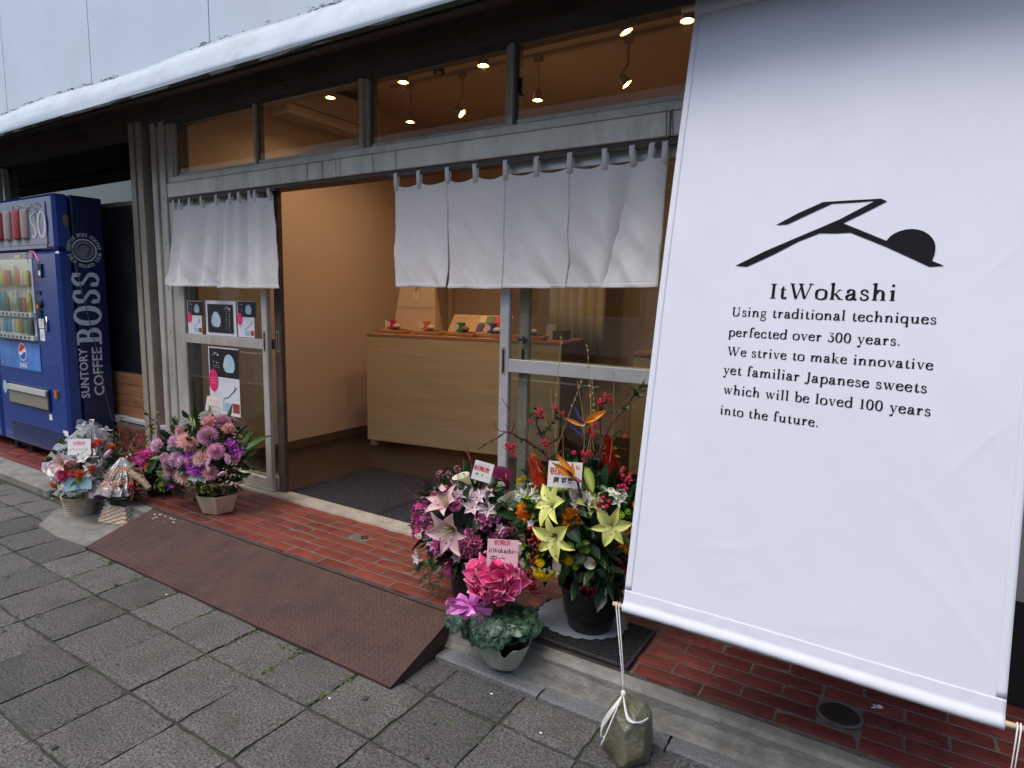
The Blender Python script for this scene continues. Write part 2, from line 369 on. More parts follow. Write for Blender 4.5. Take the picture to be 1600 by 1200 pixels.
# ------------------------------------------------------------------ serif lettering
TH, TN = .28, .13
def catmull(pts, closed=False, k=5):
    out = []; n = len(pts)
    rng = range(n if closed else n-1)
    for i in rng:
        if closed: p0, p1, p2, p3 = [pts[(i+j-1) % n] for j in range(4)]
        else: p0, p1, p2, p3 = pts[max(i-1, 0)], pts[i], pts[i+1], pts[min(i+2, n-1)]
        for j in range(k):
            t = j/k
            out.append(tuple(.5*((2*p1[a]) + (-p0[a]+p2[a])*t + (2*p0[a]-5*p1[a]+4*p2[a]-p3[a])*t*t + (-p0[a]+3*p1[a]-3*p2[a]+p3[a])*t**3) for a in (0, 1)))
    if not closed: out.append(tuple(pts[-1][:2]))
    return out
def g_curve(pts, closed=False, th=TH, tn=TN, k=5):
    P = catmull(pts, closed, k); n = len(P); V = []; F = []
    for i, p in enumerate(P):
        a = P[(i+1) % n] if (closed or i < n-1) else P[i]; b = P[i-1] if (closed or i > 0) else P[i]
        dx, dy = a[0]-b[0], a[1]-b[1]; l = math.hypot(dx, dy) or 1; dx /= l; dy /= l
        w = tn + (th-tn)*abs(dy*.985+dx*.17)**1.5; w /= 2
        V += [(p[0]-dy*w, p[1]+dx*w), (p[0]+dy*w, p[1]-dx*w)]
    for i in range(n if closed else n-1):
        j = (i+1) % n; F.append((2*i, 2*i+1, 2*j+1, 2*j))
    return V, F
def g_line(x0, y0, x1, y1, w, w1=None):
    w1 = w if w1 is None else w1   # horizontal widths at both ends
    return [(x0-w/2, y0), (x0+w/2, y0), (x1+w1/2, y1), (x1-w1/2, y1)], [(0, 1, 2, 3)]
def g_serif(x, y, hw=.23, up=1, h=.06):
    return [(x-hw, y), (x+hw, y), (x+hw, y+.05*up), (x+TH/2+.01, y+.10*up), (x-TH/2-.01, y+.10*up), (x-hw, y+.05*up)], [(0, 1, 2, 3, 4, 5)]
def g_flag(x, y):
    return [(x+TH/2, y+.04), (x+TH/2, y-.2), (x-TH/2, y-.2), (x-TH/2-.13, y-.13), (x-TH/2-.13, y-.08)], [(0, 1, 2, 3, 4)]
def g_dot(x, y, r=.14):
    return [(x+r*math.cos(k*math.pi/6), y+r*math.sin(k*math.pi/6)) for k in range(12)], [tuple(range(12))]
def stem(x, y0, y1): return g_line(x, y0, x, y1, TH)
def arch(x0, x1): return [g_curve([(x0+.05, .62), (x0+.22, .9), (x0+.42, .97), (x1-.08, .86), (x1, .6)]), stem(x1, 0, .62), g_serif(x1, 0)]
AS = 1.68
GL = {
 'i': (.62, [stem(.3, 0, 1), g_flag(.3, 1), g_serif(.3, 0), g_dot(.3, 1.45)]),
 'l': (.62, [stem(.3, 0, AS), g_flag(.3, AS), g_serif(.3, 0)]),
 'n': (1.32, [stem(.3, 0, 1), g_flag(.3, 1), g_serif(.3, 0)] + arch(.3, 1.0)),
 'm': (2.0, [stem(.3, 0, 1), g_flag(.3, 1), g_serif(.3, 0)] + arch(.3, .98) + arch(.98, 1.68)),
 'h': (1.32, [stem(.3, 0, AS), g_flag(.3, AS), g_serif(.3, 0)] + arch(.3, 1.0)),
 'r': (.95, [stem(.3, 0, 1), g_flag(.3, 1), g_serif(.3, 0), g_curve([(.35, .6), (.48, .86), (.66, .95), (.78, .92)]), g_dot(.76, .86, .12)]),
 'u': (1.32, [stem(.3, .35, 1), g_flag(.3, 1), g_curve([(.3, .4), (.36, .12), (.55, .05), (.78, .1), (.97, .36)]), stem(1.0, 0, 1), g_flag(1.0, 1), g_line(1.12, 0, 1.12, .08, .22)]),
 'o': (1.15, [g_curve([(.57, 1.0), (.19, .86), (.12, .5), (.19, .14), (.57, 0), (.95, .14), (1.02, .5), (.95, .86)], True)]),
 'c': (1.0, [g_curve([(.86, .76), (.74, .95), (.52, .99), (.22, .85), (.13, .5), (.22, .14), (.52, .01), (.78, .08), (.92, .26)]), g_dot(.82, .78, .12)]),
 'e': (1.05, [g_curve([(.16, .56), (.55, .6), (.88, .63), (.82, .88), (.54, 1.0), (.22, .86), (.12, .5), (.24, .13), (.55, .01), (.8, .08), (.95, .26)])]),
 'a': (1.08, [g_curve([(.2, .72), (.3, .93), (.52, 1.0), (.72, .9), (.76, .62)]), stem(.77, .12, .66), g_dot(.24, .76, .12), g_curve([(.76, .6), (.42, .5), (.17, .34), (.18, .1), (.38, .01), (.6, .1), (.76, .26)]), g_curve([(.77, .18), (.86, .04), (1.04, .08)])]),
 'd': (1.22, [stem(.95, .05, AS), g_flag(.95, AS), g_line(1.06, 0, 1.06, .09, .24), g_curve([(.9, .84), (.6, 1.0), (.24, .86), (.13, .5), (.22, .14), (.5, .01), (.8, .1), (.92, .26)])]),
 'b': (1.2, [stem(.28, .05, AS), g_flag(.28, AS), g_curve([(.3, .72), (.45, .93), (.7, 1.0), (1.0, .84), (1.08, .5), (.98, .15), (.68, 0), (.42, .05), (.28, .2)])]),
 'p': (1.25, [stem(.3, -.6, 1), g_flag(.3, 1), g_serif(.3, -.62), g_curve([(.34, .72), (.5, .93), (.74, 1.0), (1.03, .84), (1.12, .5), (1.02, .15), (.72, 0), (.48, .05), (.34, .2)])]),
 'q': (1.22, [stem(.95, -.6, 1), g_serif(.95, -.62), g_curve([(.9, .84), (.6, 1.0), (.24, .86), (.13, .5), (.22, .14), (.5, .01), (.8, .1), (.92, .26)])]),
 'g': (1.08, [g_curve([(.5, 1.0), (.24, .9), (.2, .66), (.28, .42), (.5, .34), (.72, .42), (.8, .66), (.74, .9)], True, .17), g_curve([(.74, .84), (.9, .98), (1.04, .94)], th=.12), g_curve([(.34, .4), (.2, .22), (.34, .08), (.72, .04), (.94, -.12), (.9, -.42), (.55, -.58), (.2, -.5), (.13, -.28), (.34, -.04)], th=.15)]),
 's': (.86, [g_curve([(.68, .74), (.62, .92), (.4, 1.0), (.18, .86), (.22, .64), (.46, .52), (.7, .38), (.72, .13), (.46, 0), (.22, .05), (.12, .26)], th=.2), g_line(.70, .68, .70, .96, .06), g_line(.12, .04, .12, .32, .06)]),
 't': (.78, [stem(.34, .18, 1.0), g_line(.34, 1.0, .42, 1.32, TH, .05), g_line(.38, .93, .38, 1.0, .6), g_curve([(.34, .25), (.4, .05), (.56, .02), (.74, .15)])]),
 'f': (.8, [stem(.36, 0, 1.2), g_serif(.36, 0, .25), g_line(.42, .93, .42, 1.0, .62), g_curve([(.36, 1.15), (.42, 1.5), (.62, 1.67), (.82, 1.62)]), g_dot(.84, 1.54, .12)]),
 'k': (1.25, [stem(.28, 0, AS), g_flag(.28, AS), g_serif(.28, 0), g_line(.36, .42, .9, .97, .1), g_serif(.92, .93, .2, .7), g_line(.52, .6, 1.0, 0, .26), g_serif(1.02, 0, .24)]),
 'v': (1.12, [g_line(.24, .95, .58, 0, .24), g_line(.92, .95, .60, 0, .1), g_serif(.24, .95, .24, .9), g_serif(.93, .95, .19, .9)]),
 'w': (1.65, [g_line(.24, .95, .54, 0, .24), g_line(.85, .95, .56, 0, .1), g_line(.84, .95, 1.12, 0, .24), g_line(1.44, .95, 1.14, 0, .1), g_serif(.24, .95, .22, .9), g_serif(.84, .95, .2, .9), g_serif(1.44, .95, .18, .9)]),
 'y': (1.12, [g_line(.24, .95, .6, 0, .24), g_line(.94, .95, .44, -.42, .1), g_serif(.24, .95, .24, .9), g_serif(.94, .95, .19, .9), g_curve([(.46, -.36), (.3, -.55), (.14, -.52)]), g_dot(.16, -.48, .12)]),
 'I': (.8, [stem(.4, 0, 1.55), g_serif(.4, 0, .3), g_serif(.4, 1.55, .3, -1)]),
 'W': (2.35, [g_line(.28, 1.5, .72, 0, .27), g_line(1.2, 1.5, .74, 0, .11), g_line(1.1, 1.5, 1.55, 0, .27), g_line(2.08, 1.5, 1.57, 0, .11), g_serif(.28, 1.5, .28, .9), g_serif(1.14, 1.5, .28, .9), g_serif(2.08, 1.5, .25, .9)]),
 'U': (1.7, [stem(.38, .5, 1.55), g_serif(.38, 1.55, .3, -1), g_curve([(.38, .55), (.44, .16), (.82, -.01), (1.22, .16), (1.3, .55)]), g_line(1.31, .5, 1.31, 1.5, .1), g_serif(1.31, 1.55, .25, -1)]),
 'J': (.85, [stem(.52, .2, 1.55), g_serif(.52, 1.55, .28, -1), g_curve([(.52, .3), (.46, -.1), (.24, -.3), (.02, -.24)]), g_dot(.04, -.16, .12)]),
 '1': (.85, [stem(.45, 0, 1.5), g_serif(.45, 0, .3), g_line(.22, 1.28, .45, 1.5, .1)]),
 '0': (1.15, [g_curve([(.57, 1.52), (.26, 1.3), (.15, .76), (.26, .2), (.57, 0), (.88, .2), (.99, .76), (.88, 1.3)], True)]),
 '3': (1.0, [g_line(.52, 1.42, .52, 1.5, .66), g_line(.82, 1.44, .42, .9, .1), g_curve([(.4, .9), (.72, .86), (.86, .5), (.74, .12), (.42, -.02), (.14, .12)]), g_dot(.18, .2, .12)]),
 '.': (.5, [g_dot(.25, .1, .13)]),
 ' ': (.62, []),
 'B': (1.45, [g_line(.42, 0, .42, 1.5, .36), g_line(.45, 0, .45, .14, .86), g_line(.45, 1.36, .45, 1.5, .86), g_curve([(.5, 1.43), (.9, 1.4), (1.1, 1.12), (.9, .84), (.5, .8)], th=.36, tn=.13), g_curve([(.5, .8), (.98, .76), (1.2, .42), (.98, .1), (.5, .07)], th=.38, tn=.13)]),
 'O': (1.6, [g_curve([(.8, 1.52), (.35, 1.3), (.2, .75), (.35, .2), (.8, -.02), (1.25, .2), (1.4, .75), (1.25, 1.3)], True, .4, .14)]),
 'S': (1.25, [g_curve([(.98, 1.1), (.88, 1.4), (.6, 1.49), (.26, 1.3), (.3, .95), (.62, .75), (.96, .52), (.96, .18), (.62, 0), (.32, .08), (.2, .4)], th=.36, tn=.15), g_line(1.03, 1.0, 1.03, 1.5, .12), g_line(.17, 0, .17, .5, .12)]),
}
def text_geo(txt, track=.06):
    """returns list of (verts2d, faces) and total width, x-height units"""
    x = 0; out = []
    for ch in txt:
        w, parts = GL[ch]
        for V, F in parts: out.append(([(p[0]+x, p[1]) for p in V], F))
        x += w + track
    return out, x - track
def put_text(mb, txt, fn, track=.06):
    """fn(x,y)->3D point ; x in 0..1 along the line, y in x-heights"""
    g, W = text_geo(txt, track)
    for k, (V, F) in enumerate(g): mb.add([fn(p[0]/W, p[1], k) for p in V], F)
    return W
def font_mesh(txt, size, m, name, bold=0, align='CENTER', sx=1, spacing=1):
    cu = bpy.data.curves.new(name, 'FONT'); cu.body = txt; cu.size = size; cu.align_x = align; cu.align_y = 'CENTER'; cu.offset = bold; cu.space_character = spacing; cu.resolution_u = 2
    o = bpy.data.objects.new(name, cu); col.objects.link(o)
    dg = bpy.context.evaluated_depsgraph_get(); me = bpy.data.meshes.new_from_object(o.evaluated_get(dg)); bpy.data.objects.remove(o)
    me.name = name; me.materials.clear(); me.materials.append(m)
    if sx != 1: me.transform(S3(sx, 1, 1))
    return me
def marks(mb, n, w, h, F, seed=1, vert=False):
    """a row of illegible small print: a few strokes for each character"""
    r = random.Random(seed)
    for k in range(n):
        cx = w*((k+.5)/n-.5); cw = w/n*.36
        for q in range(4):
            if q % 2: a, b = (cx+r.uniform(-cw, cw*.4), r.uniform(-h/2, h/2)), (cw*r.uniform(.7, 1.3), h*.10)
            else: a, b = (cx+r.uniform(-cw, cw*.8), r.uniform(-h/2, 0)), (cw*.25, h*r.uniform(.4, .7))
            P = [(a[0], a[1]), (a[0]+b[0], a[1]), (a[0]+b[0], a[1]+b[1]), (a[0], a[1]+b[1])]
            mb.add([F @ Vector((-y if vert else x, (-x if vert else y), .00002*q)) for x, y in P], [(0, 1, 2, 3) if not vert else (0, 1, 2, 3)])
LOGO = [(195, 500), (265, 507), (420, 437), (590, 350), (725, 297), (820, 299), (915, 293), (1140, 383), (1410, 507), (1500, 500), (1425, 470), (1441, 430), (1446, 405), (1447, 380), (1441, 352), (1427, 327), (1404, 304), (1372, 285), (1338, 275), (1300, 271), (1262, 274), (1222, 285), (1190, 299), (1163, 318), (1140, 345), (870, 235), (1000, 172), (1145, 98), (1108, 82), (900, 93), (745, 103), (585, 175), (450, 247), (522, 243), (640, 187), (800, 113), (930, 106), (1070, 95), (850, 210), (700, 275), (380, 410)]
LOGO_N = [((x-195)/1305, (507-y)/1305) for x, y in LOGO]
# ================================================================== GROUND
mb = MB(); mb.add([(-60, -60, -.10), (60, -60, -.10), (60, 60, -.10), (-60, 60, -.10)], [(0, 1, 2, 3)])
mb.build('ground', M['asphalt'], kind='structure')
mb = MB(); mb.box(-30, 30, -11, -3.62, -.099, -.08); mb.build('road', M['asphalt'], kind='structure')
mb = MB()
for k in range(-6, 7): mb.box(k*4.0-1.2, k*4.0+1.2, -7.36, -7.24, -.079, -.075)
mb.build('road_marking', M['paint'], kind='structure')
pave = MB().box(-30, 30, -3.45, .3, -.098, -.009).build('pavement', M['joint'], kind='structure')
k_ = MB().box(-30, 30, -3.60, -3.455, -.098, .01, bev=.01).build('road_kerb', M['concrete'], kind='structure')
def slab_mesh(w, d, seed, n=6, h=.02, z=0, rough=.0012, er=.004):
    r_ = random.Random(seed); mb = MB(); mb.sm = False
    jit = [[(r_.uniform(-er, er) if i in (0, n) else 0, r_.uniform(-er, er) if j in (0, n) else 0) for i in range(n+1)] for j in range(n+1)]
    P = []
    for j in range(n+1):
        for i in range(n+1):
            e = i in (0, n) or j in (0, n)
            P.append((w*(i/n-.5)+jit[j][i][0], d*(j/n-.5)+jit[j][i][1], z-(.004 if e else 0)+r_.uniform(-rough, rough)))
    F = [(j*(n+1)+i, j*(n+1)+i+1, (j+1)*(n+1)+i+1, (j+1)*(n+1)+i) for j in range(n) for i in range(n)]
    ring = [i for i in range(n+1)] + [j*(n+1)+n for j in range(1, n+1)] + [n*(n+1)+i for i in range(n-1, -1, -1)] + [j*(n+1) for j in range(n-1, 0, -1)]
    b = len(P)
    for i in ring: P.append((P[i][0], P[i][1], z-h))
    m_ = len(ring)
    for k in range(m_): F.append((ring[k], b+k, b+(k+1) % m_, ring[(k+1) % m_]))
    mb.add(P, F); return mb
PX, PY = .2874, .2842
pv = [slab_mesh(PX-.010, PY-.010, s).mesh('paving_slab', M['paver']) for s in range(6)]
pv2 = [slab_mesh(PX-.012, .178, s+20).mesh('paving_slab', M['paver']) for s in range(4)]
cnt = 0
for j in range(0, 9):
    yc = -.881 - PY*(j+.5)
    for i in range(-13 if j < 4 else -11, 6):
        xc = -.3075 + PX*(i+.5)
        if xc < -3.9 or (xc > 1.7 and j > 3): continue
        me = pv[rnd.randrange(6)]
        inst('paving_slab', me, pave, T(xc, yc, rnd.uniform(-.003, .003)) @ Rz(rnd.choice((0, math.pi)) + rnd.uniform(-.012, .012)) @ Rx(rnd.uniform(-.006, .006)) @ Ry(rnd.uniform(-.006, .006)))
for i in range(-12, 9):   # cut row against the kerb stones
    xc = -.3075 + PX*(i+.5)
    if -2.1 < xc < .1: continue
    if -2.7 < xc < -2.1: continue
    inst('paving_slab', pv2[rnd.randrange(4)], pave, T(xc, -.881+.098, rnd.uniform(-.003, .003)) @ Rz(rnd.uniform(-.01, .01)))
# concrete patch left of the ramp
p = [at(60, 822, 'z', .0), at(142, 849, 'z', .0), at(250, 795, 'z', 0), at(125, 792, 'z', 0)]
mb = MB(); q = [(p[0].x, p[0].y), (-2.35, -.955), (-2.06, -.93), (-2.02, -.60), (-2.75, -.60), (-2.86, -.75)]
mb.poly(q, z=.006, th=.03); mb.build('concrete_patch', M['concrete'], kind='structure')
# moss in the joints
mb = MB()
for k in range(260):
    i = rnd.choice((-5, -4, -3, -2, -1, 0, 1)); x = -.3075 + PX*i; 
    if rnd.random() < .5: x += rnd.gauss(0, .008); y = -.95 - abs(rnd.gauss(0, .12))
    else: x = rnd.uniform(-2.0, .6); y = -.965 + rnd.gauss(0, .012)
    mb.ball((x, y, -.004+rnd.uniform(0, .003)), rnd.uniform(.003, .009), 5, 3, (1, 1, .5))
mb.build('moss', cm('moss', (.05, .085, .012), .95), kind='stuff')
# tiny litter on the paving
mb = MB()
for px, py in ((260, 929), (515, 1091), (768, 1084), (900, 1110), (81, 779), (845, 1145)):
    v = at(px, py, 'z', .003); mb.ball(v, .004, 5, 3, (1.5, 1, .5))
mb.build('pebbles', M['white'], kind='stuff')
mb = MB()   # old gum spots and stains trodden into the slabs
for k in range(46):
    x = rnd.uniform(-3.2, 1.6); y = rnd.uniform(-2.2, -.75); r0 = rnd.uniform(.004, .012)
    if -2.15 < x < .25 and y > -.97: continue
    mb.poly([(x+r0*rnd.uniform(.75, 1.2)*math.cos(t*.7), y+r0*rnd.uniform(.75, 1.2)*math.sin(t*.7)) for t in range(9)], z=.0062)
mb.build('gum_spots', cm('gum', (.045, .043, .04), .8), kind='stuff')
# kerb : granite flat stones, then the concrete kerb of the step
kerb = MB().box(-3.2, 6, -.61, -.545, -.03, .112, bev=.012).build('step_kerb', M['concrete'], kind='structure')
mb = MB(); mb.grid(lambda u, v: Vector((-3.2+9.2*u, -.64+.032*v+.008*noise.noise((u*30, v*3, 1)), .012+.07*v**1.5+.010*noise.noise((u*40, v*4, 4)))), 120, 4)
mb.build('step_kerb_fillet', M['concrete'], kind='structure')
gr = [slab_mesh(.445, .085, s+50, 8, .03, er=.002).mesh('kerb_stone', M['granite']) for s in range(3)]
x = .15
while x < 3:
    inst('kerb_stone', gr[rnd.randrange(3)], kerb, T(x+.225, -.662, .014+rnd.uniform(0, .004))); x += .452
# lower kerb on the left, in front of the vending machine
MB().box(-9, -3.205, -.66, -.48, -.03, .045, bev=.012).build('low_kerb', M['concrete'], kind='structure')
MB().box(-9, -3.205, -.479, -.05, -.03, .036).build('low_step', M['mortar'], kind='structure')
# ---------------------------------------------------------------- the brick step
step = MB().box(-3.2, 6, -.544, -.045, -.03, .1185).build('brick_step', M['mortar'], kind='structure')
BL, BD = .2155, .0635
bm_ = [slab_mesh(BL, BD, s+80, 4, .012, z=0, rough=.0004, er=.0012).mesh('brick', M['brick']) for s in range(5)]
bh = [slab_mesh(BL/2-.006, BD, s+90, 3, .012, z=0, rough=.0004, er=.0012).mesh('brick', M['brick']) for s in range(2)]
HOLE = at(563, 838, 'z', .12)
for r_ in range(7):
    yc = -.5445 + .0742*r_ + .033
    off = (.8785 if r_ % 2 == 0 else .8785+.1125)
    k = -19
    while True:
        xc = off + .2255*k + .1125; k += 1
        if xc > 3.2: break
        if xc < -3.09: continue
        if abs(yc+.395) < .06 and abs(xc-1.497) < .11: continue   # manhole
        if abs(xc-HOLE.x) < .1 and abs(yc-HOLE.y) < .035:
            inst('brick', bh[0], step, T(xc-.06, yc, .124)); continue
        inst('brick', bm_[rnd.randrange(5)], step, T(xc, yc, .1235+rnd.uniform(-.0012, .0015)) @ Rz(rnd.uniform(-.006, .006)+rnd.choice((0, math.pi))) @ Rx(rnd.uniform(-.01, .01)))
for xx in (1.40, 1.60): pass
for xa, yc in ((1.613, -.437), (1.382, -.363)):
    inst('brick', bh[1], step, T(xa, yc, .1235))
# bricks in front of the vending machine and red tiled base
bmB = slab_mesh(BL, BD, 99, 4, .012, er=.0012).mesh('brick', M['brick'])
low = bpy.data.objects['low_step']
for r_ in range(4):
    yc = -.44 + .0742*r_
    for k in range(12):
        inst('brick', bmB, low, T(-5.9 + .2255*k + (.11 if r_ % 2 else 0)-.3, yc, .046+rnd.uniform(-.001, .001)))
# manhole
man = empty('drain_cover', (1.497, -.40, .12), 'round rusty iron drain cover set in the red bricks under the banner', 'drain cover')
mb = MB(); mb.sm = True; mb.lathe([(.066, .001), (.066, .0065), (.058, .007), (.056, .004)], 32, M=T(1.497, -.40, .12)); mb.build('rim', M['mortar'], man)
mb = MB(); mb.lathe([(.055, .0), (.055, .006), (.047, .0075), (.001, .0075)], 32, M=T(1.497, -.40, .12))
for k in range(9): mb.box(1.497-.03+.0, 1.497+.03, -.43+.0075*k-.001, -.43+.0075*k+.001, .127, .1285)
mb.build('lid', M['iron'], man)
# broken hole in the bricks
fb = empty('floor_bolt', (HOLE.x, HOLE.y, .12), 'small rusty floor socket set where a brick is broken before the threshold', 'floor socket')
MB().box(HOLE.x-.03, HOLE.x+.07, HOLE.y-.03, HOLE.y+.03, .1145, .1175).build('socket_plate', M['iron'], fb)
mb = MB(); mb.lathe([(.02, .118), (.02, .124), (.014, .124), (.013, .1185)], 12, M=T(HOLE.x+.03, HOLE.y, 0)); mb.build('socket_ring', M['iron'], fb)
# paint splash on the bricks
sp = at(1372, 1106, 'z', .127); mb = MB()
for k in range(9):
    a = rnd.uniform(0, 6.28); d = rnd.uniform(0, .022); cx, cy = sp.x+d*math.cos(a), sp.y+d*.8*math.sin(a); r0 = rnd.uniform(.003, .009)
    mb.poly([(cx+r0*rnd.uniform(.5, 1.4)*math.cos(t*.7), cy+r0*rnd.uniform(.3, .8)*math.sin(t*.7)) for t in range(9)], z=.127+.0002*k)
mb.build('paint_splash', M['white'], kind='stuff')
# ================================================================== RAMP
ramp = empty('metal_ramp', (-.95, -.76, 0), 'long rust brown checker plate steel ramp leading up to the brick step', 'ramp')
XL, XR, YF, YB = -2.05, .147, -.943, -.585
ZF, ZB = .012, .122
def rz(y): return ZF + (ZB-ZF)*(y-YF)/(YB-YF)
def plate(x0, x1):
    mb = MB(); 
    nx = max(2, int((x1-x0)/.12))
    def top(u, v):
        x = x0+(x1-x0)*u; y = YF+(YB-YF)*v; return Vector((x, y, rz(y)+.0016*noise.noise((x*4, y*5, 0))))
    mb.grid(top, nx, 6); mb.grid(lambda u, v: top(1-u, v)-Vector((0, 0, .008)), nx, 6)
    mb.box(x0, x1, YF-.001, YF+.004, .0, .0125); 
    n = 0; y = YF+.012; j = 0
    while y < YB-.01:
        x = x0+.012+(0 if j % 2 else .0125); 
        while x < x1-.01:
            zz = rz(y)+.0016*noise.noise((x*4, y*5, 0)); 
            if j % 2: a, b = .0075, .0019
            else: a, b = .0019, .0075
            s_ = (ZB-ZF)/(YB-YF)
            P = [(x-a, y-b, zz-b*s_), (x+a, y-b, zz-b*s_), (x+a, y+b, zz+b*s_), (x-a, y+b, zz+b*s_), (x-a*.5, y-b*.5, zz+.0016-b*.5*s_), (x+a*.5, y-b*.5, zz+.0016-b*.5*s_), (x+a*.5, y+b*.5, zz+.0016+b*.5*s_), (x-a*.5, y+b*.5, zz+.0016+b*.5*s_)]
            mb.add(P, [(4, 5, 6, 7), (0, 1, 5, 4), (1, 2, 6, 5), (2, 3, 7, 6), (3, 0, 4, 7)]); x += .025
        y += .0125; j += 1
    mb.build('plate', M['rust'], ramp)
plate(XL, -.148); plate(-.1465, XR)
mb = MB()
for xs in (XL+.002, XR-.004):
    P = [(xs, YF+.004, 0), (xs, YB, 0), (xs, YB, ZB-.009), (xs, YF+.004, ZF-.003)]; P += [(x_+.003, y_, z_) for x_, y_, z_ in P]
    mb.add(P, [(3, 2, 1, 0), (4, 5, 6, 7), (0, 1, 5, 4), (1, 2, 6, 5), (2, 3, 7, 6), (3, 0, 4, 7)])
mb.build('side_plate', M['rust'], ramp, kind='stuff')
MB().box(XL, XR, YB+.001, YB+.005, .112, ZB+.006).build('back_lip', M['rust'], ramp)
mb = MB()  # chipped paint at the back left corner
for k in range(16):
    x = -1.98+rnd.uniform(0, .22); y = -.625+rnd.uniform(-.03, .025); r0 = rnd.uniform(.003, .009)
    mb.poly([(x+r0*1.6*rnd.uniform(.6, 1.3)*math.cos(t*.9), y+r0*.6*rnd.uniform(.5, 1)*math.sin(t*.9)) for t in range(7)], z=0, M=Matrix(((1, 0, 0, 0), (0, 1, 0, 0), (0, (ZB-ZF)/(YB-YF), 1, rz(0)+.0032), (0, 0, 0, 1))))
mb.build('chipped_paint', cm('oldpaint', (.42, .38, .33)), ramp, kind='stuff')

# ================================================================== BUILDING SHELL
bld = empty('shop_building', (-1, 0, 0), 'old two storey shop building with pale blue grey metal wall above the shopfront', 'building')
ups = -1.437
for k in range(-5, 4):
    x0 = ups+1.17*k; x1 = x0+1.17
    mb = MB(); mb.box(x0+.0035, x1-.0035, -.50, -.46, 2.50, 4.6); mb.build('wall_panel', M['wallpanel'], bld)
MB().box(-7.4, 3.3, -.455, -.44, 2.44, 4.6).build('wall_backing', M['grime'], bld)
MB().box(-7.4, 3.3, -.62, 6.2, 4.601, 4.75).build('roof', M['bldg'], bld)
def lipw(x): return .020*noise.noise((x*1.1, 3, 0)) + .003*noise.noise((x*5, 7, 0))
PR = [(-.5015, 2.572), (-.512, 2.556), (-.545, 2.525), (-.575, 2.487), (-.595, 2.44), (-.602, 2.405), (-.600, 2.390), (-.585, 2.386)]
def lipf(u, v):
    x = -7.4+10.7*u; i = v*(len(PR)-1); a = min(int(i), len(PR)-2); t = i-a
    y = PR[a][0]*(1-t)+PR[a+1][0]*t; z = PR[a][1]*(1-t)+PR[a+1][1]*t
    w = lipw(x)*(1-v)**1.2; b = (.007*noise.noise((x*.8, v*5, 2)) + .0025*noise.noise((x*2.2, v*11, 5)))*math.sin(math.pi*v)
    return Vector((x, y-b, z+w+.004*noise.noise((x*.9, 1, 1))))
mb = MB(); mb.sm = True; mb.grid(lambda u, v: lipf(1-u, v), 420, 21); mb.build('awning_flashing', M['flashing'], bld)
mb = MB()   # black grime along the upper edge of the flashing
for k in range(900):
    u = rnd.random(); x = -7.4+10.7*u
    if noise.noise((x*1.3, 0, 9)) < .0 and rnd.random() < .85: continue
    p0 = lipf(u, 0); l = rnd.uniform(.004, .020); h = rnd.uniform(.0008, .0026); dz = rnd.gauss(.004, .006)
    mb.add([(p0.x-l, -.5035, p0.z+dz-h), (p0.x+l, -.5035, p0.z+dz-h*.3), (p0.x+l*.6, -.5035, p0.z+dz+h), (p0.x-l*.7, -.5035, p0.z+dz+h*.6)], [(0, 1, 2, 3)])
mb.build('sealant_grime', M['grime'], bld, kind='stuff')
mb = MB(); mb.grid(lambda u, v: Vector((-7.4+10.7*u, -.603+.02*v, 2.391-.006*v+.004*noise.noise((u*60, v, 3))+.004*noise.noise(((-7.4+10.7*u)*.9, 1, 1)))), 300, 2)
mb.build('awning_edge', cm('mossy', (.05, .07, .04), .8), bld)
mb = MB(); mb.sm = False; mb.add([(-7.4, -.588, 2.397), (3.3, -.588, 2.397), (3.3, -.06, 2.612), (-7.4, -.06, 2.612), (-7.4, -.588, 2.42), (3.3, -.588, 2.42), (3.3, -.06, 2.64), (-7.4, -.06, 2.64)], [(0, 3, 2, 1), (4, 5, 6, 7), (0, 1, 5, 4)])
mb.build('soffit', M['brownmetal'], bld)
mb = MB(); mb.box(-7.4, 3.3, -.06, .10, 2.53, 2.70); mb.build('header_beam', M['brownmetal'], bld)
mb = MB(); mb.box(-2.9, .92, -.035, .09, 2.495, 2.529); mb.box(-2.9, .92, -.012, .08, 2.475, 2.4945); mb.build('window_head', M['alu_dark'], bld)
# interior shell
shell = [('left_wall', (-2.72, -2.62, .081, 2.95, .1, 3.05), 'intwall'), ('back_wall', (-2.619, 3.1, 2.951, 3.05, .1, 3.05), 'intwall'), ('right_wall', (3.0, 3.1, .09, 2.95, .1, 3.05), 'intwall'),
         ('ceiling', (-2.72, 3.1, .06, 3.05, 3.051, 3.12), 'ceiling'), ('wall_over_window', (-2.619, 2.99, .081, .14, 2.701, 3.05), 'intwall')]
for n_, b_, m_ in shell: MB().box(*b_).build(n_, M[m_], bld)
MB().box(-2.62, 3.0, .06, 2.95, .0, .116).build('shop_floor', M['intfloor'], kind='structure')
MB().box(-2.6195, -2.612, .10, 2.95, .117, .185).build('skirting', M['skirt'], bld)
MB().box(-2.61, 3, 2.86, 2.95, 2.93, 3.0505).build('cornice', M['ceiling'], bld)
MB().box(-2.61, -2.55, 2.89, 2.95, .12, 2.93).build('corner_post', M['intwall'], bld)
# right hand wall of the shopfront (beyond the right doors)
MB().box(.92, 3.3, -.02, .08, .46, 2.529).build('side_wall', cm('roughcast', (.30, .29, .28), .95), bld)
MB().box(.92, 3.3, -.025, .08, .11, .459).build('wall_base', M['black'], bld)
MB().box(2.02, 2.4, -.12, -.021, .47, 2.529).build('pillar', cm('roughcast2', (.33, .32, .31), .95), bld)
MB().box(2.02, 2.4, -.125, -.026, .12, .469).build('pillar_base', M['black'], bld)
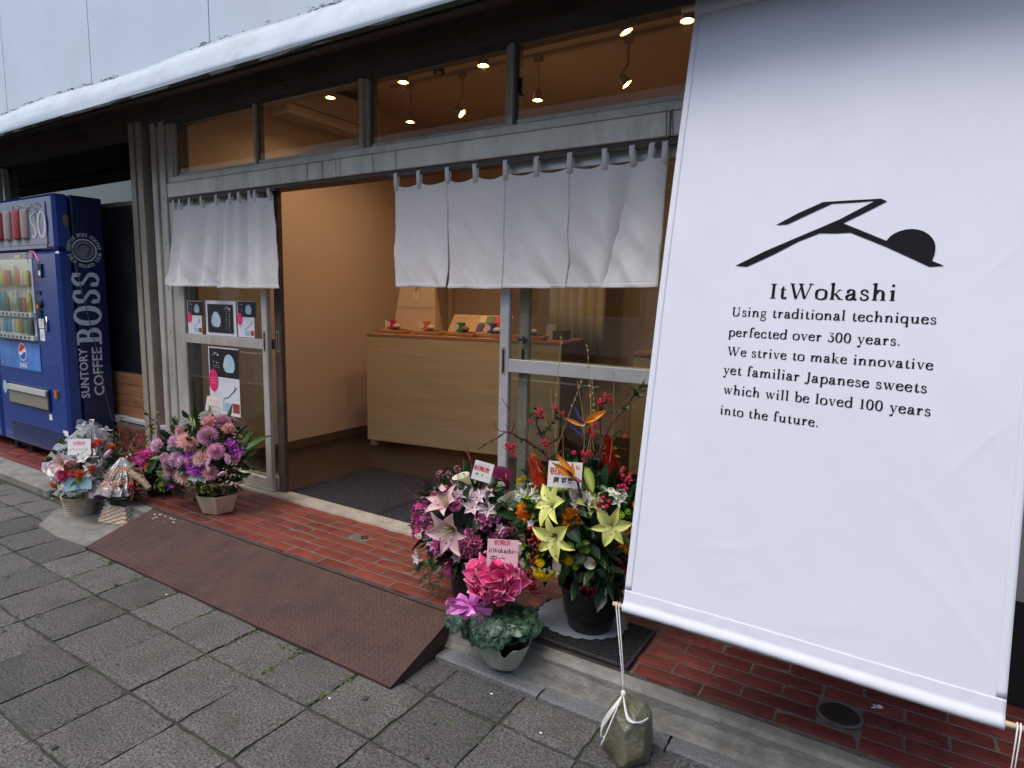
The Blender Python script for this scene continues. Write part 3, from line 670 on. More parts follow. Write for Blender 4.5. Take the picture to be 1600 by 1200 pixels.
# ---- left bay behind the vending machine
M_ = M
MB().box(-7.4, -3.17, .06, .09, .70, 2.0).build('blackboard_panel', M['blackboard'], bld)
MB().box(-7.4, -3.17, .045, .06, 2.0, 2.03).build('transom_bar', M['alu_dark'], bld)
MB().box(-7.4, -3.17, .055, .061, 2.031, 2.45).build('upper_pane', M['glass_dark'], bld)
MB().box(-7.4, -3.0, .065, .12, 2.031, 2.529).build('inner_panel', M['black'], bld)
MB().box(-7.4, -3.17, .0, .064, 2.45, 2.529).build('window_top', M['brownmetal'], bld)
for k in range(4): MB().box(-4.3, -2.665, .03+.0*k, .055, .412+.084*k, .412+.084*k+.080).build('siding_board', M['siding'], bld)
MB().box(-7.4, -2.665, .056, .09, .36, .75).build('dado_backing', M['skirt'], bld)
MB().box(-4.3, -3.17, -.01, .055, .378, .408, bev=.003).build('sill', M['alu_bright'], bld)
MB().box(-2.995, -2.9, -.01, .055, .378, .408, bev=.003).build('sill', M['alu_bright'], bld)
tb = MB().box(-7.4, -2.665, .0, .09, .036, .377).build('tiled_base', M['mortar'], bld)
tm = slab_mesh(.205, .058, 7, 3, .01, er=.001).mesh('tile', M['redtile'])
for r_ in range(4):
    for k in range(7):
        xc = -4.1+.215*k+(.107 if r_ % 2 else 0)
        if xc < -2.78: inst('tile', tm, tb, T(xc, -.009, .10+.068*r_) @ Rx(R(90)))
# posts
for x0, x1, y0, y1, m_ in ((-3.158, -3.095, -.03, .05, 'post'), (-3.090, -3.070, .0, .05, 'alu_dark'), (-3.068, -3.0, -.03, .05, 'post'), (-2.90, -2.845, -.02, .05, 'alu'), (-2.841, -2.80, -.005, .05, 'alu'), (-2.796, -2.735, -.02, .05, 'alu'), (-2.731, -2.66, -.008, .05, 'alu')):
    MB().box(x0, x1, y0, y1, .12, 2.53, bev=.003).build('post', M[m_], bld)
MB().box(-2.999, -2.901, .058, .08, .41, 2.53).build('recess_back', M['blackboard'], bld)
mb = MB()
for z in (.5, .8, 1.1, 1.4, 1.7, 2.0): mb.lathe([(.001, 0), (.006, 0), (.006, -.002)], 8, M=T(-2.765, -.0215, z) @ Rx(R(90)))
mb.build('screw_holes', M['black'], bld, kind='stuff')
# white bars far left above the machine, modelled for a mirrored window frame
wf = [at(0, 268, 'y', .03), at(17, 310, 'y', .03)]
fr = MB(); fr.box(wf[0].x-.3, wf[1].x-.04, .0, .04, wf[0].z-.02, wf[0].z+.01); fr.box(wf[1].x-.07, wf[1].x-.04, .0, .04, wf[1].z-.3, wf[0].z-.021); fr.box(wf[1].x-.17, wf[1].x-.15, .0, .04, wf[1].z-.3, wf[0].z-.021)
fr.build('white_frame', M['alu_bright'], bld)

# ================================================================== SHOPFRONT FRAME
sf = empty('shopfront', (-.9, 0, .12), 'aluminium shopfront frame with four transom windows over the sliding doors', 'shopfront')
# lintel in three lengths, threshold
for x0, x1 in ((-2.66, -1.285), (-1.281, -1.165), (-1.161, .745), (.749, .92)):
    MB().box(x0, x1, -.055, .07, 1.992, 2.085, bev=.004).build('lintel', M['alu'], sf)
MB().box(-2.66, .92, -.045, .07, 1.975, 1.990).build('door_track', M['brownmetal'], sf)
MB().box(-2.66, .92, -.04, .07, 2.0865, 2.127, bev=.004).build('transom_sill', M['alu'], sf)
mb = MB(); mb.box(-2.66, .92, -.045, .075, .1, .124)
for y in (-.04, -.02, .0, .02, .045, .065): mb.box(-2.66, .92, y-.003, y+.003, .1245, .134)
mb.build('threshold', M['alu'], sf)
for k, (x0, x1) in enumerate(((-2.66, -1.79), (-1.79, -.895), (-.895, -.005), (-.005, .9))):
    w = empty('transom_window', (x0, 0, 2.13)); w.parent = sf; w.matrix_local = wm(sf).inverted() @ T(x0, 0, 2.13)
    yo = -.02 if k % 2 else .0
    MB().box(x0, x0+.022, yo, yo+.03, 2.128, 2.474, bev=.002).build('stile', M['alu'], w)
    MB().box(x0+.024, x0+.045, yo+.02, yo+.045, 2.128, 2.474).build('stile', M['alu_dark'], w)
    MB().box(x1-.028, x1-.002, yo, yo+.03, 2.128, 2.474, bev=.002).build('stile', M['alu'], w)
    MB().box(x0+.046, x1-.029, yo+.002, yo+.028, 2.128, 2.150).build('rail', M['alu'], w)
    MB().box(x0+.046, x1-.029, yo+.002, yo+.028, 2.462, 2.474).build('rail', M['alu_dark'], w)
    MB().box(x0+.046, x1-.029, yo+.012, yo+.016, 2.151, 2.461).build('pane', M['glass'], w)
mb = MB(); lt = at(817, 137, 'y', .03)
mb.box(lt.x-.012, lt.x+.012, .0, .03, lt.z-.035, lt.z+.035, bev=.004); mb.build('window_latch', M['black'], sf)
mb = MB()  # wires and hooks on the lintel
for px in (531, 582, 524, 1050, 1040, 870/4+400-0):
    a = at(px, 265 if px < 700 else 190, 'y', -.058)
    mb.tube([(a.x, -.059, 2.088), (a.x+.004, -.060, 2.03), (a.x+.006, -.059, 1.992), (a.x+.01, -.064, 1.985)], .0012, 4)
mb.build('wire_hooks', M['black'], sf, kind='stuff')
def door(nm, x0, x1, yo, label, lo, m='alu_bright', sl=.055, sr=.06, rail=(1.035, 1.095), pane='glass_dirty'):
    d = empty(nm, (x0, yo, .13), label, 'sliding door')
    z0, z1 = .135, 1.974
    MB().box(x0, x0+sl, yo, yo+.032, z0, z1, bev=.003).build('stile', M[m], d)
    MB().box(x1-sr, x1, yo, yo+.032, z0, z1, bev=.003).build('stile', M[m], d)
    MB().box(x0+sl, x1-sr, yo+.002, yo+.030, z0, z0+.085, bev=.002).build('bottom_rail', M['alu'], d)
    MB().box(x0+sl, x1-sr, yo+.002, yo+.030, z1-.05, z1, bev=.002).build('top_rail', M[m], d)
    MB().box(x0+sl, x1-sr, yo+.002, yo+.030, rail[0], rail[1], bev=.002).build('middle_rail', M[m], d)
    MB().box(x0+sl, x1-sr, yo+.014, yo+.018, rail[1], z1-.05).build('pane', M[pane], d)
    MB().box(x0+sl, x1-sr, yo+.014, yo+.018, z0+.085, rail[0]).build('pane', M[pane], d)
    hx = x1-sr/2 if lo == 'r' else x0+sl/2
    mb = MB(); mb.box(hx-.011, hx+.011, yo-.002, yo, 1.02, 1.15); h = mb.build('handle', M['post'], d)
    MB().box(hx-.006, hx+.006, yo-.003, yo-.0021, 1.03, 1.14).build('finger_slot', M['black'], h)
    return d
door('sliding_door', -2.657, -1.728, -.012, 'left glass sliding door with posters, beside the vending machine bay', 'r', m='alu', sl=.055, sr=.052)
door('sliding_door', -2.60, -1.655, .032, 'left inner sliding door with dull brown frame, pushed behind the poster door', 'r', m='brownmetal', pane='glass')
door('sliding_door', -.034, .88, -.012, 'right glass sliding door with bright aluminium frame behind the lily arrangement', 'l', sl=.05)
door('sliding_door', .045, .90, .032, 'right inner sliding door pushed behind the bright framed one', 'l', m='alu', pane='glass', sl=.05)
mb = MB(); a = at(817, 531, 'y', .0)
mb.box(a.x-.022, a.x+.005, -.006, .03, a.z-.006, a.z+.006); mb.poly([(a.x+.005, a.z-.018), (a.x+.03, a.z), (a.x+.005, a.z+.018)], th=.01, M=Matrix(((1, 0, 0, 0), (0, 0, 1, 0.0), (0, 1, 0, 0), (0, 0, 0, 1))))
mb.build('door_lock', M['black'], label='small black arrow shaped lock on the right sliding door edge', cat='lock')

# ================================================================== INTERIOR
ctr = empty('counter', (-2.23, 1.32, .116), 'long pale plywood sales counter with orange top inside the shop', 'counter', rz=R(9.4))
CM = T(-2.23, 1.32, .116) @ Rz(R(9.4))
MB().box(0, 1.70, 0, .012, .055, .935, M=CM).build('front_panel', M['plywood'], ctr)
MB().box(0, .012, .0125, .6, .055, .935, M=CM).build('side_panel', M['plywood'], ctr)
MB().box(1.688, 1.70, .0125, .6, .055, .935, M=CM).build('side_panel', cm('darkside', (.14, .06, .03)), ctr)
MB().box(-.005, 1.705, -.004, .6, .936, .952, M=CM).build('top', M['counter_top'], ctr)
for x, y in ((.01, .03), (1.62, .03), (.01, .5), (1.62, .5)): MB().box(x, x+.05, y, y+.05, 0, .054, M=CM).build('leg', M['lightwood'], ctr)
c2 = empty('counter', (-.05, 1.75, .116), 'second plywood counter seen through the right glass door', 'counter')
MB().box(-.05, 1.6, 1.75, 1.765, .14, 1.0).build('front_panel', M['plywood'], c2); MB().box(-.06, 1.61, 1.74, 2.3, 1.0005, 1.02).build('top', M['counter_top'], c2)
MB().box(-.05, -.035, 1.7655, 2.3, .117, 1.0).build('side_panel', M['plywood'], c2)
MB().box(-.03, 1.58, 1.78, 1.80, .117, .1395).build('plinth', M['skirt'], c2)
cur = empty('curtain', (.0, 2.6, 1.1), 'cream pleated curtain hanging at the back behind the right glass door', 'curtain')
ca, cb = at(858, 500, 'y', 2.6), at(945, 500, 'y', 2.6)
mb = MB(); mb.sm = True; mb.grid(lambda u, v: Vector((ca.x+(cb.x-ca.x)*u, 2.6+.02*math.sin(u*38), .9+1.2*v)), 60, 3); solid(mb.build('cloth', M['cream'], cur), .003)
mb = MB(); mb.tube([(ca.x-.1, 2.6, 2.11), (cb.x+.1, 2.6, 2.11)], .01); mb.build('rail', M['alu_dark'], cur)
for k in range(4):   # pillars / shelf at the back
    pass
sh = empty('shelf_unit', (.6, 2.7, .116), 'brown shelf board against the back wall behind the right glass door', 'shelf')
MB().box(.35, 1.9, 2.7, 2.9, 1.30, 1.33).build('board', M['counter_top'], sh); MB().box(.35, .38, 2.7, 2.9, .117, 1.299).build('side', M['skirt'], sh); MB().box(1.87, 1.9, 2.7, 2.9, .117, 1.299).build('side', M['skirt'], sh)
# door mats
def loop_mat(nm, x0, x1, y0, y1, label, rz_=0):
    cx, cy = (x0+x1)/2, (y0+y1)/2; o = empty(nm, (cx, cy, .117), label, 'door mat', 'door mats inside the entrance', rz=rz_)
    mb = MB(); w, d = x1-x0, y1-y0; nx, ny = int(w/.010), int(d/.010)
    def f(u, v):
        e = min(u*w, (1-u)*w, v*d, (1-v)*d); b = min(1, e/.01)
        return T(cx, cy, .1175) @ Rz(rz_) @ Vector(((u-.5)*w, (v-.5)*d, b*(.007+.006*noise.noise((u*w*70, v*d*70, 0))+.002*((int(u*nx)+int(v*ny)) % 2))))
    mb.grid(f, nx, ny); mb.build('pile', M['mat_loop'], o)
    MB().box(cx-w/2-.006, cx+w/2+.006, cy-d/2-.006, cy+d/2+.006, .1162, .1185, M=T(cx, cy, 0) @ Rz(rz_) @ T(-cx, -cy, 0)).build('backing', M['rubber'], o)
loop_mat('door_mat', -1.70, -.93, .085, .84, 'large dark purple grey loop mat just inside the open entrance')
loop_mat('door_mat', -.90, -.15, .085, .60, 'smaller dark loop mat right of the large one, partly behind the flowers')

# counter goods (local counter frame)
def cpt(px, py, zz=1.068): return at(px, py, 'z', zz)
def on_counter(px, py, z=1.069): 
    v = at(px, py, 'z', z); return v
CZ = 1.0685
def goods(x, y, rz_, boxc, sweetc, boxl, sl, group='sweet samples set out on the counter', dz=0):
    m = T(x, y, CZ) @ Rz(rz_)
    t = empty('wooden_tray', (x, y, CZ), f'low pale wooden tray under the {boxl} box on the counter', 'tray', 'wooden trays on the counter', rz=rz_)
    mb = MB(); mb.box(-.11, .11, -.075, .075, .0, .012, M=m, bev=.002); mb.build('base', M['lightwood'], t)
    mb = MB(); mb.add([m @ Vector(p) for p in [(-.115, -.08, .012), (.115, -.08, .012), (.115, .08, .012), (-.115, .08, .012), (-.125, -.09, .032), (.125, -.09, .032), (.125, .09, .032), (-.125, .09, .032), (-.118, -.083, .032), (.118, -.083, .032), (.118, .083, .032), (-.118, .083, .032), (-.108, -.073, .0121), (.108, -.073, .0121), (.108, .073, .0121), (-.108, .073, .0121)]],
        [(0, 1, 5, 4), (1, 2, 6, 5), (2, 3, 7, 6), (3, 0, 4, 7), (4, 5, 9, 8), (5, 6, 10, 9), (6, 7, 11, 10), (7, 4, 8, 11), (8, 9, 13, 12), (9, 10, 14, 13), (10, 11, 15, 14), (11, 8, 12, 15)]); mb.build('rim', M['lightwood'], t)
    b = empty('sweet_box', (x-.07, y+.02, CZ+.034), f'small {boxl} and white paper sweet box standing on a tray', 'box', 'small boxes on the counter', rz=rz_)
    m2 = m @ T(-.06, .03, .0345)
    mb = MB(); mb.box(-.036, .036, -.03, .03, 0, .075, M=m2); mb.build('carton', cm('box_'+boxl, boxc), b)
    mb = MB(); mb.lathe([(.001, 0), (.026, 0)], 20, M=m2 @ T(-.014, -.0305, .042) @ Rx(R(90))); mb.build('white_disc', M['cardwhite'], b)
    mb = MB(); mb.box(-.0365, -.02, -.0302, .0302, 0, .0752, M=m2); mb.build('white_side', M['cardwhite'], b)
    pl = empty('black_plate', (x+.05, y-.03, CZ+.034), f'flat black slate plate with a sweet beside the {boxl} box', 'plate', 'black plates on the trays', rz=rz_)
    m3 = m @ T(.045, -.025, .0333); mb = MB(); mb.box(-.06, .06, -.045, .045, 0, .006, M=m3, bev=.002); mb.build('slate', M['black'], pl)
    mb = MB(); mb.sm = True; mb.ball((0, 0, 0), .03, 12, 8, (1.2, .9, .75)); mb.v = [tuple(m @ T(.02, -.015, .061) @ Vector(p)) for p in mb.v]
    o = mb.build('sweet', cm('sweet_'+sl, sweetc, .7)); tag(o, f'rounded {sl} rice sweet lying on the black plate by the {boxl} box', 'sweet', 'sweets on the counter')
    cd = MB().box(-.05, .05, -.03, .03, 0, .0015, M=m @ T(-.01, -.135, .0008)).build('price_card', M['cream']); tag(cd, f'flat cream price card before the tray with the {boxl} box', 'card', 'price cards along the counter edge')
d_ = Vector((math.cos(R(9.4)), math.sin(R(9.4)), 0))
o0 = Vector((-2.23, 1.32, 0))
def cl(u, v): 
    p = o0 + d_*u + Vector((-d_.y, d_.x, 0))*v; return p.x, p.y
for u, bc, sc_, bl, sl in ((.17, (.62, .04, .12), (.85, .55, .42), 'crimson', 'peach'), (.50, (.75, .22, .08), (.85, .60, .35), 'orange', 'apricot'), (.82, (.02, .30, .12), (.35, .12, .12), 'green', 'red bean'), (1.10, (.05, .10, .45), (.70, .62, .55), 'blue', 'pale grey'), (1.40, (.55, .65, .60), (.70, .70, .72), 'pale mint', 'white')):
    x, y = cl(u, .17); goods(x, y, R(9.4)+rnd.uniform(-.1, .1), bc, sc_, bl, sl)
# paper bag at the back of the counter
x, y = cl(.22, .45); bg = empty('paper_bag', (x, y, CZ), 'large folded cream paper bag with small tag standing at the counter end', 'paper bag')
mB = T(x, y, CZ) @ Rz(R(12))
mb = MB(); W0, W1, D0, D1, H = .21, .17, .07, .012, .40
P = [(-W0, -D0, 0), (W0, -D0, 0), (W0, D0, 0), (-W0, D0, 0), (-W1, -D1, H), (W1, -D1, H), (W1, D1, H), (-W1, D1, H)]
mb.add([mB @ Vector(p) for p in P], [(3, 2, 1, 0), (4, 5, 6, 7), (0, 1, 5, 4), (1, 2, 6, 5), (2, 3, 7, 6), (3, 0, 4, 7)]); mb.build('bag_body', M['bag'], bg)
mb = MB(); mb.box(-W1-.016, W1+.016, -D1-.034, -D1-.032, H*.55, H*.556, M=mB); mb.build('fold', cm('foldline', (.35, .26, .18)), bg)
mb = MB(); mb.box(-.03, .03, -.034, -.032, H*.66, H*.90, M=mB); mb.build('tag_card', M['cream'], bg)
mb = MB(); mb.tube([mB @ Vector(p) for p in ((0, -.034, H*.87), (.0, -.036, H*.93), (.01, -.03, H*.985), (.03, -.016, H))], .003, 5); mb.build('cord', M['black'], bg)
# sample board with coloured cards
x, y = cl(.80, .42); sb = empty('sample_board', (x, y, CZ), 'slanted wooden board holding small colourful sweet packs on the counter', 'display board')
mS = T(x, y, CZ) @ Rz(R(5)) @ Rx(R(52))
MB().box(-.28, .30, 0, .20, 0, .012, M=mS).build('board', M['lightwood'], sb)
cols_ = [(.10, .06, .30), (.75, .65, .15), (.35, .05, .08), (.75, .25, .05), (.8, .72, .55), (.15, .35, .1), (.7, .08, .10), (.72, .70, .62)]
for k in range(8):
    i, j = k % 4, k // 4
    MB().box(.0+.072*i, .062+.072*i, .03+.085*j, .10+.085*j, .0125, .022, M=mS).build('sweet_pack', cm(f'pack{k}', cols_[k]), sb)
MB().box(-.2, .2, .08, .1, -.1, -.002, M=T(x, y+.02, CZ+.103)).build('prop', M['lightwood'], sb)
# extra goods by the right end
x, y = cl(1.60, .3); gb = MB().box(-.05, .05, -.05, .05, 0, .07, M=T(x, y, CZ)).build('tin', M['skirt']); tag(gb, 'small dark brown tin at the right end of the counter', 'tin')
for k, (px, py, cc, nm) in enumerate(((874, 497, (.70, .45, .45), 'pale pink'), (830, 512, (.60, .62, .55), 'pale green'))):
    x, y = cl(1.3+.2*k, .4); g = MB().box(-.04, .04, -.04, .04, 0, .14-.03*k, M=T(x, y, CZ)).build('paper_box', cm('pb%d' % k, cc)); tag(g, f'{nm} paper box behind the glass near the counter end', 'box')
# air conditioner on the left wall
ac = empty('air_conditioner', (-2.62, 1.5, 2.7), 'long white wall mounted air conditioner seen through the transom window', 'air conditioner')
a0, a1 = at(447, 176, 'x', -2.42), at(600, 212, 'x', -2.42)
ya, yb = a0.y, a0.y+.98
mb = MB(); mb.box(-2.619, -2.40, ya, yb, 2.70, 2.97, bev=.02); mb.build('body', M['ac_white'], ac)
mb = MB(); mb.box(-2.58, -2.42, ya+.04, yb-.04, 2.692, 2.6995); mb.build('flap', cm('acflap', (.4, .34, .28)), ac)
MB().box(-2.399, -2.396, ya+.03, yb-.03, 2.765, 2.771).build('seam', M['skirt'], ac)
# tracks and spot lamps
for y_, nm in ((.82, 'front'), (1.5, 'back')):
    o = MB().box(-2.1 if y_ > 1 else -1.9, 1.9, y_-.018, y_+.018, 3.03, 3.0505).build('lighting_track', M['fixture'])
    tag(o, f'{nm} white lighting track on the ceiling of the shop', 'lighting track')
def spot(px, py, y_, lit, label, tilt=(0, 0), lw=1.0):
    b = at(px, py, 'y', y_); o = empty('spot_lamp', b, label, 'spot lamp', 'spot lamps on the ceiling tracks')
    m = T(*b) @ Rz(tilt[1]) @ Ry(tilt[0])
    mb = MB(); mb.sm = True; mb.lathe([(.012, .075), (.026, .06), (.032, .03), (.036, .0)], 16, M=m, cap0=True); mb.build('housing', M['fixture'] if lit else M['brownmetal'], o)
    tp = m @ Vector((0, 0, .07)); mb = MB(); mb.tube([(tp.x, tp.y, tp.z), (b.x, y_, b.z+.12), (b.x, y_, 3.03)], .007, 6); mb.box(b.x-.03, b.x+.03, y_-.014, y_+.014, 2.995, 3.0295); mb.build('arm', M['fixture'], o)
    mb = MB(); mb.sm = True; mb.ball((0, 0, 0), .021, 12, 6, (1, 1, .45)); mb.v = [tuple(m @ T(0, 0, .004) @ Vector(p)) for p in mb.v]
    mb.build('bulb', M['bulb'] if lit else M['fixture'], o)
    if lit:
        ld = bpy.data.lights.new('lamp_light', 'SPOT'); ld.energy = LAMP_W*lw*(1.25 if y_ < 1 else .85); ld.color = (1, .62, .34); ld.spot_size = R(150); ld.spot_blend = .9; ld.shadow_soft_size = .02
        lo = bpy.data.objects.new('lamp_light', ld); col.objects.link(lo); lo.parent = o; lo.matrix_local = wm(o).inverted() @ (m @ T(0, 0, -.022))
spot(516, 153, .82, True, 'lit spot lamp in front of the air conditioner, leftmost lamp')
spot(630, 129, .82, True, 'lit spot lamp at the left of the third transom window, front track')
spot(755, 103, .82, True, 'bright lit spot lamp near the mullion of the third transom window')
spot(979, 50, .82, True, 'tilted spot lamp high in the rightmost transom window', (R(-25), .5))
spot(1074, 33, .82, True, 'lit spot lamp close to the edge of the white banner')
spot(686, 114, .82, False, 'unlit dark spot lamp between two lit ones on the front track')
spot(641, 191, 1.5, True, 'lit spot lamp facing down at the left end of the back track')
spot(722, 178, 1.5, True, 'spot lamp turned aside in the middle of the back track', (R(-50), .3))
spot(840, 157, 1.5, True, 'lit spot lamp on the back track right beside the mullion')
spot(980, 132, 1.5, True, 'tilted lit spot lamp on the back track in the rightmost window', (R(-40), .4))
#@@PART3
# ================================================================== NOREN CURTAINS
def noren(nm, label, tabs, panels, fold, y0=-.045, ztop=1.922, zbot=1.420, ztab=1.974, rodx=None):
    o = empty(nm, ((panels[0][0]+panels[-1][1])/2, y0, ztab), label, 'shop curtain', 'white noren curtains over the doors')
    mb = MB(); mb.tube([(rodx[0], y0, ztab-.006), (rodx[1], y0, ztab-.006)], .007, 8); mb.build('rod', M['alu_dark'], o)
    def top(x):  # sag between the tabs
        for a, b in zip(tabs, tabs[1:]):
            if a <= x <= b: t = (x-a)/(b-a); return ztop - .018*4*t*(1-t)*min(1, (b-a)/.15) + .004*noise.noise((x*9, 0, 0))
        return ztop
    for k, (x0, x1, b0, b1, yb, zz) in enumerate(panels):
        n = max(12, int((x1-x0)/.007))
        def f(u, v):
            xt = x0+(x1-x0)*u; xb = b0+(b1-b0)*u; w = (1-v)
            x = xt*(1-w) + xb*w if False else xt+(xb-xt)*(w**1.3)
            zt = top(xt); z = zt+(zbot+zz-zt)*w + .004*noise.noise((x*7, 3, k))*w
            y = y0 + yb*w**1.2 + fold(xt, w, k) + .017*noise.noise((x*11+z*9, z*3.5, 3)) * (.3+w) + .006*max(0, noise.noise((x*9-z*13, z*6+x*9, 8)))*w + .0038*noise.noise((x*42+z*34, z*12, k+9))*(.15+w) + .0016*noise.noise((x*60, z*22+x*50, k))*w
            return Vector((x, y, z))
        mb = MB(); mb.sm = True; mb.grid(f, n, 60)
        # hem
        solid(mb.build('cloth_panel', M['white_cloth'], o), .0012)
        mb = MB(); mb.sm = True; mb.grid(lambda u, v: f(u, .0+.035*v)+Vector((0, -.0014, 0)), n, 3); solid(mb.build('hem', M['white_cloth'], o), .0012)
    for x in tabs:
        w = .011; mb = MB(); mb.sm = True
        yy = y0 + fold(x, 0, 0)
        prof = [(yy-.002, ztop-.03), (y0-.009, ztab-.03), (y0-.010, ztab-.006), (y0-.006, ztab+.003), (y0+.004, ztab+.004), (y0+.010, ztab-.006), (y0+.009, ztab-.03), (yy+.003, ztop-.03)]
        dx = rnd.uniform(-.006, .006)
        mb.grid(lambda u, v: Vector((x+w*(2*u-1)*(1+.25*abs(v-.5)) + dx*(1-abs(2*v-1)), prof[min(7, int(round(v*7)))][0], prof[min(7, int(round(v*7)))][1])), 2, 7)
        solid(mb.build('tab', M['white_cloth'], o), .0012)
    return o
def foldR(x, w, k):
    return .006*math.sin(x*21)*w + (.030*math.sin((x-.33)*30)*math.exp(-((x-.62)/.16)**2))*(.55+.45*w)
noren('noren', 'wide white cotton noren of five slit panels over the right doors and the entrance', [-.640, -.493, -.317, -.156, .007, .163, .324, .484, .60, .675, .73],
      [(-.648, -.3175, -.622, -.297, -.02, 0), (-.317, .006, -.286, .0065, -.020, -.005), (.0065, .3235, .0055, .335, -.016, 0), (.324, .60, .334, .575, -.01, .004), (.59, .742, .51, .752, -.07, .004)], foldR, rodx=(-.70, .80))
def foldL(x, w, k):
    return .030*math.sin((x+2.6)*27+.8*math.sin(x*9))*(.45+.55*w) + .012*math.sin((x+2.6)*61)*math.exp(-((x+1.9)/.25)**2)
noren('noren', 'narrower white noren gathered in folds over the left glass door', [-2.60, -2.53, -2.42, -2.29, -2.13, -1.99, -1.90, -1.80, -1.75, -1.62],
      [(-2.615, -2.10, -2.69, -2.115, -.045, 0), (-2.105, -1.60, -2.10, -1.50, -.06, -.008)], foldL, ztop=1.94, zbot=1.412, rodx=(-2.65, -1.57))

# ================================================================== POSTERS on the left door
def poster_logo(mb_parent, x, z, s, y, parent, m):
    mb = MB(); mb.poly([(px*s, pz*s) for px, pz in LOGO_N], M=T(x, y, z) @ Rx(R(90))); return mb.build('logo', M[m], parent)
def flat_text(txt, size, x, y, z, m, parent, name='lettering', vert=False, rot=None, bold=0, sx=1, normal=None):
    me = font_mesh(txt, size, M[m] if isinstance(m, str) else m, name, bold, sx=sx)
    mw = (T(x, y, z) @ Rx(R(90))) if rot is None else rot
    return inst(name, me, parent, mw)
def flyer(x0, x1, z0, z1, label, kind, y=-.0025, skew=0, nm='poster'):
    o = empty(nm, ((x0+x1)/2, y, z0), label, 'poster', 'flyers on the left glass door')
    w, h = x1-x0, z1-z0
    B = lambda a, b, c, d, k: (x0+w*a, x0+w*b, y-.0004*k-.0004, y-.0004*k, z0+h*c, z0+h*d)
    X = lambda x, z, k=1: T(x0+w*x, y-.0005*k-.0008, z0+h*z) @ Rx(R(90))
    def mk(n, x, z, ww, hh, m, seed, vert=False, k=3):
        mb = MB(); marks(mb, n, ww*w, hh*h, X(x, z, k), seed, vert); mb.build('small_print', M[m], o, kind='stuff')
    def cake(x, z, s_, k=2):
        pts = []
        for q in range(36):
            a = 2*math.pi*q/36; r_ = 1+.06*math.sin(a+1.1)-.05*math.cos(2*a)+(.10*math.exp(-((a-math.pi*1.08)/.22)**2)); zz = math.sin(a)*r_
            pts.append((s_*w*math.cos(a)*r_*(1-.10*zz), s_*w*(zz if zz > -.8 else -.8+(zz+.8)*.3)))
        mb = MB(); mb.poly(pts, M=X(x, z, k)); mb.build('rice_cake_picture', M['mochi'], o)
    if kind == 'white_frame':
        mb = MB(); mb.grid(lambda u, v: Vector((x0+w*u+.010*math.sin(v*3)*(.5-u), y-.004*math.sin(u*3.1)*math.sin(v*3.1), z0+h*v)), 8, 8); solid(mb.build('paper', M['poster_white'], o), .0006)
        MB().box(*B(.09, .91, .09, .90, 12)).build('print_panel', M['poster_black'], o)
        cake(.36, .44, .155, 10); mb = MB(); mb.poly([(px*.22*w, pz*.22*w) for px, pz in LOGO_N], M=X(.62, .74, 10)); mb.build('logo', M['poster_white'], o)
        mk(9, .80, .40, .50, .05, 'poster_white', 4, True, 10); mk(7, .71, .46, .38, .035, 'poster_white', 5, True, 10)
    else:
        MB().box(*B(0, 1, 0, 1, 0)).build('paper', M['poster_white'], o)
        MB().box(*B(.03, 1.0 if w > .2 else 1.12, .56, .985, 1)).build('print_panel', M['poster_black'], o)
        cake(.68, .76, .19); mb = MB(); mb.poly([(px*.24*w, pz*.24*w) for px, pz in LOGO_N], M=X(.12, .87, 3)); mb.build('logo', M['poster_white'], o)
        mk(3, .26, .775, .22, .035, 'poster_white', 1); mk(7, .26, .725, .22, .012, 'poster_white', 2); mk(7, .26, .70, .22, .012, 'poster_white', 3)
        mb = MB(); mb.lathe([(.001, 0), (.16*w, 0)], 24, M=X(.15, .50, 3) @ S3(1, 1.45, 1)); mb.build('pink_badge', M['magenta'], o)
        for q, zz in enumerate((.54, .50, .46)): mk(4, .15, zz, .2, .02, 'poster_white', 7+q, k=5)
        mb = MB(); c_ = [(.46, .20), (.48, .255), (.58, .26), (.63, .275), (.86, .40), (.92, .43)]
        mb.tube([(x0+w*a, y-.0022, z0+h*b) for a, b in c_], .006*w, 4); mb.tube([(x0+w*.84, y-.0022, z0+h*.36), (x0+w*.86, y-.0022, z0+h*.46)], .006*w, 4); mb.build('map_line', M['poster_black'], o, kind='stuff')
        MB().box(*B(.42, .72, .05, .19, 1)).build('blue_print', M['blueprint'], o); MB().box(*B(.76, .98, .05, .19, 1)).build('photo_print', M['redprint'], o)
        for q in range(4): mk(12, .26, .25+.025*q, .3, .008, 'poster_black', 20+q)
        for q in range(2): mk(18, .62, .50+.025*q, .5, .008, 'poster_black', 30+q)
flyer(-2.578, -2.418, 1.098, 1.318, 'small black and white flyer with pink badge, leftmost of the three on the door rail', 'flyer')
flyer(-2.372, -2.040, 1.098, 1.324, 'square black poster with wide white border and pale rice cake picture', 'white_frame')
flyer(-2.028, -1.862, 1.100, 1.326, 'small black and white flyer with pink badge, right of the bordered square poster', 'flyer')
flyer(-2.36, -2.034, .575, 1.02, 'tall poster with pale blue rice cake and pink badge on the lower left door glass', 'flyer')

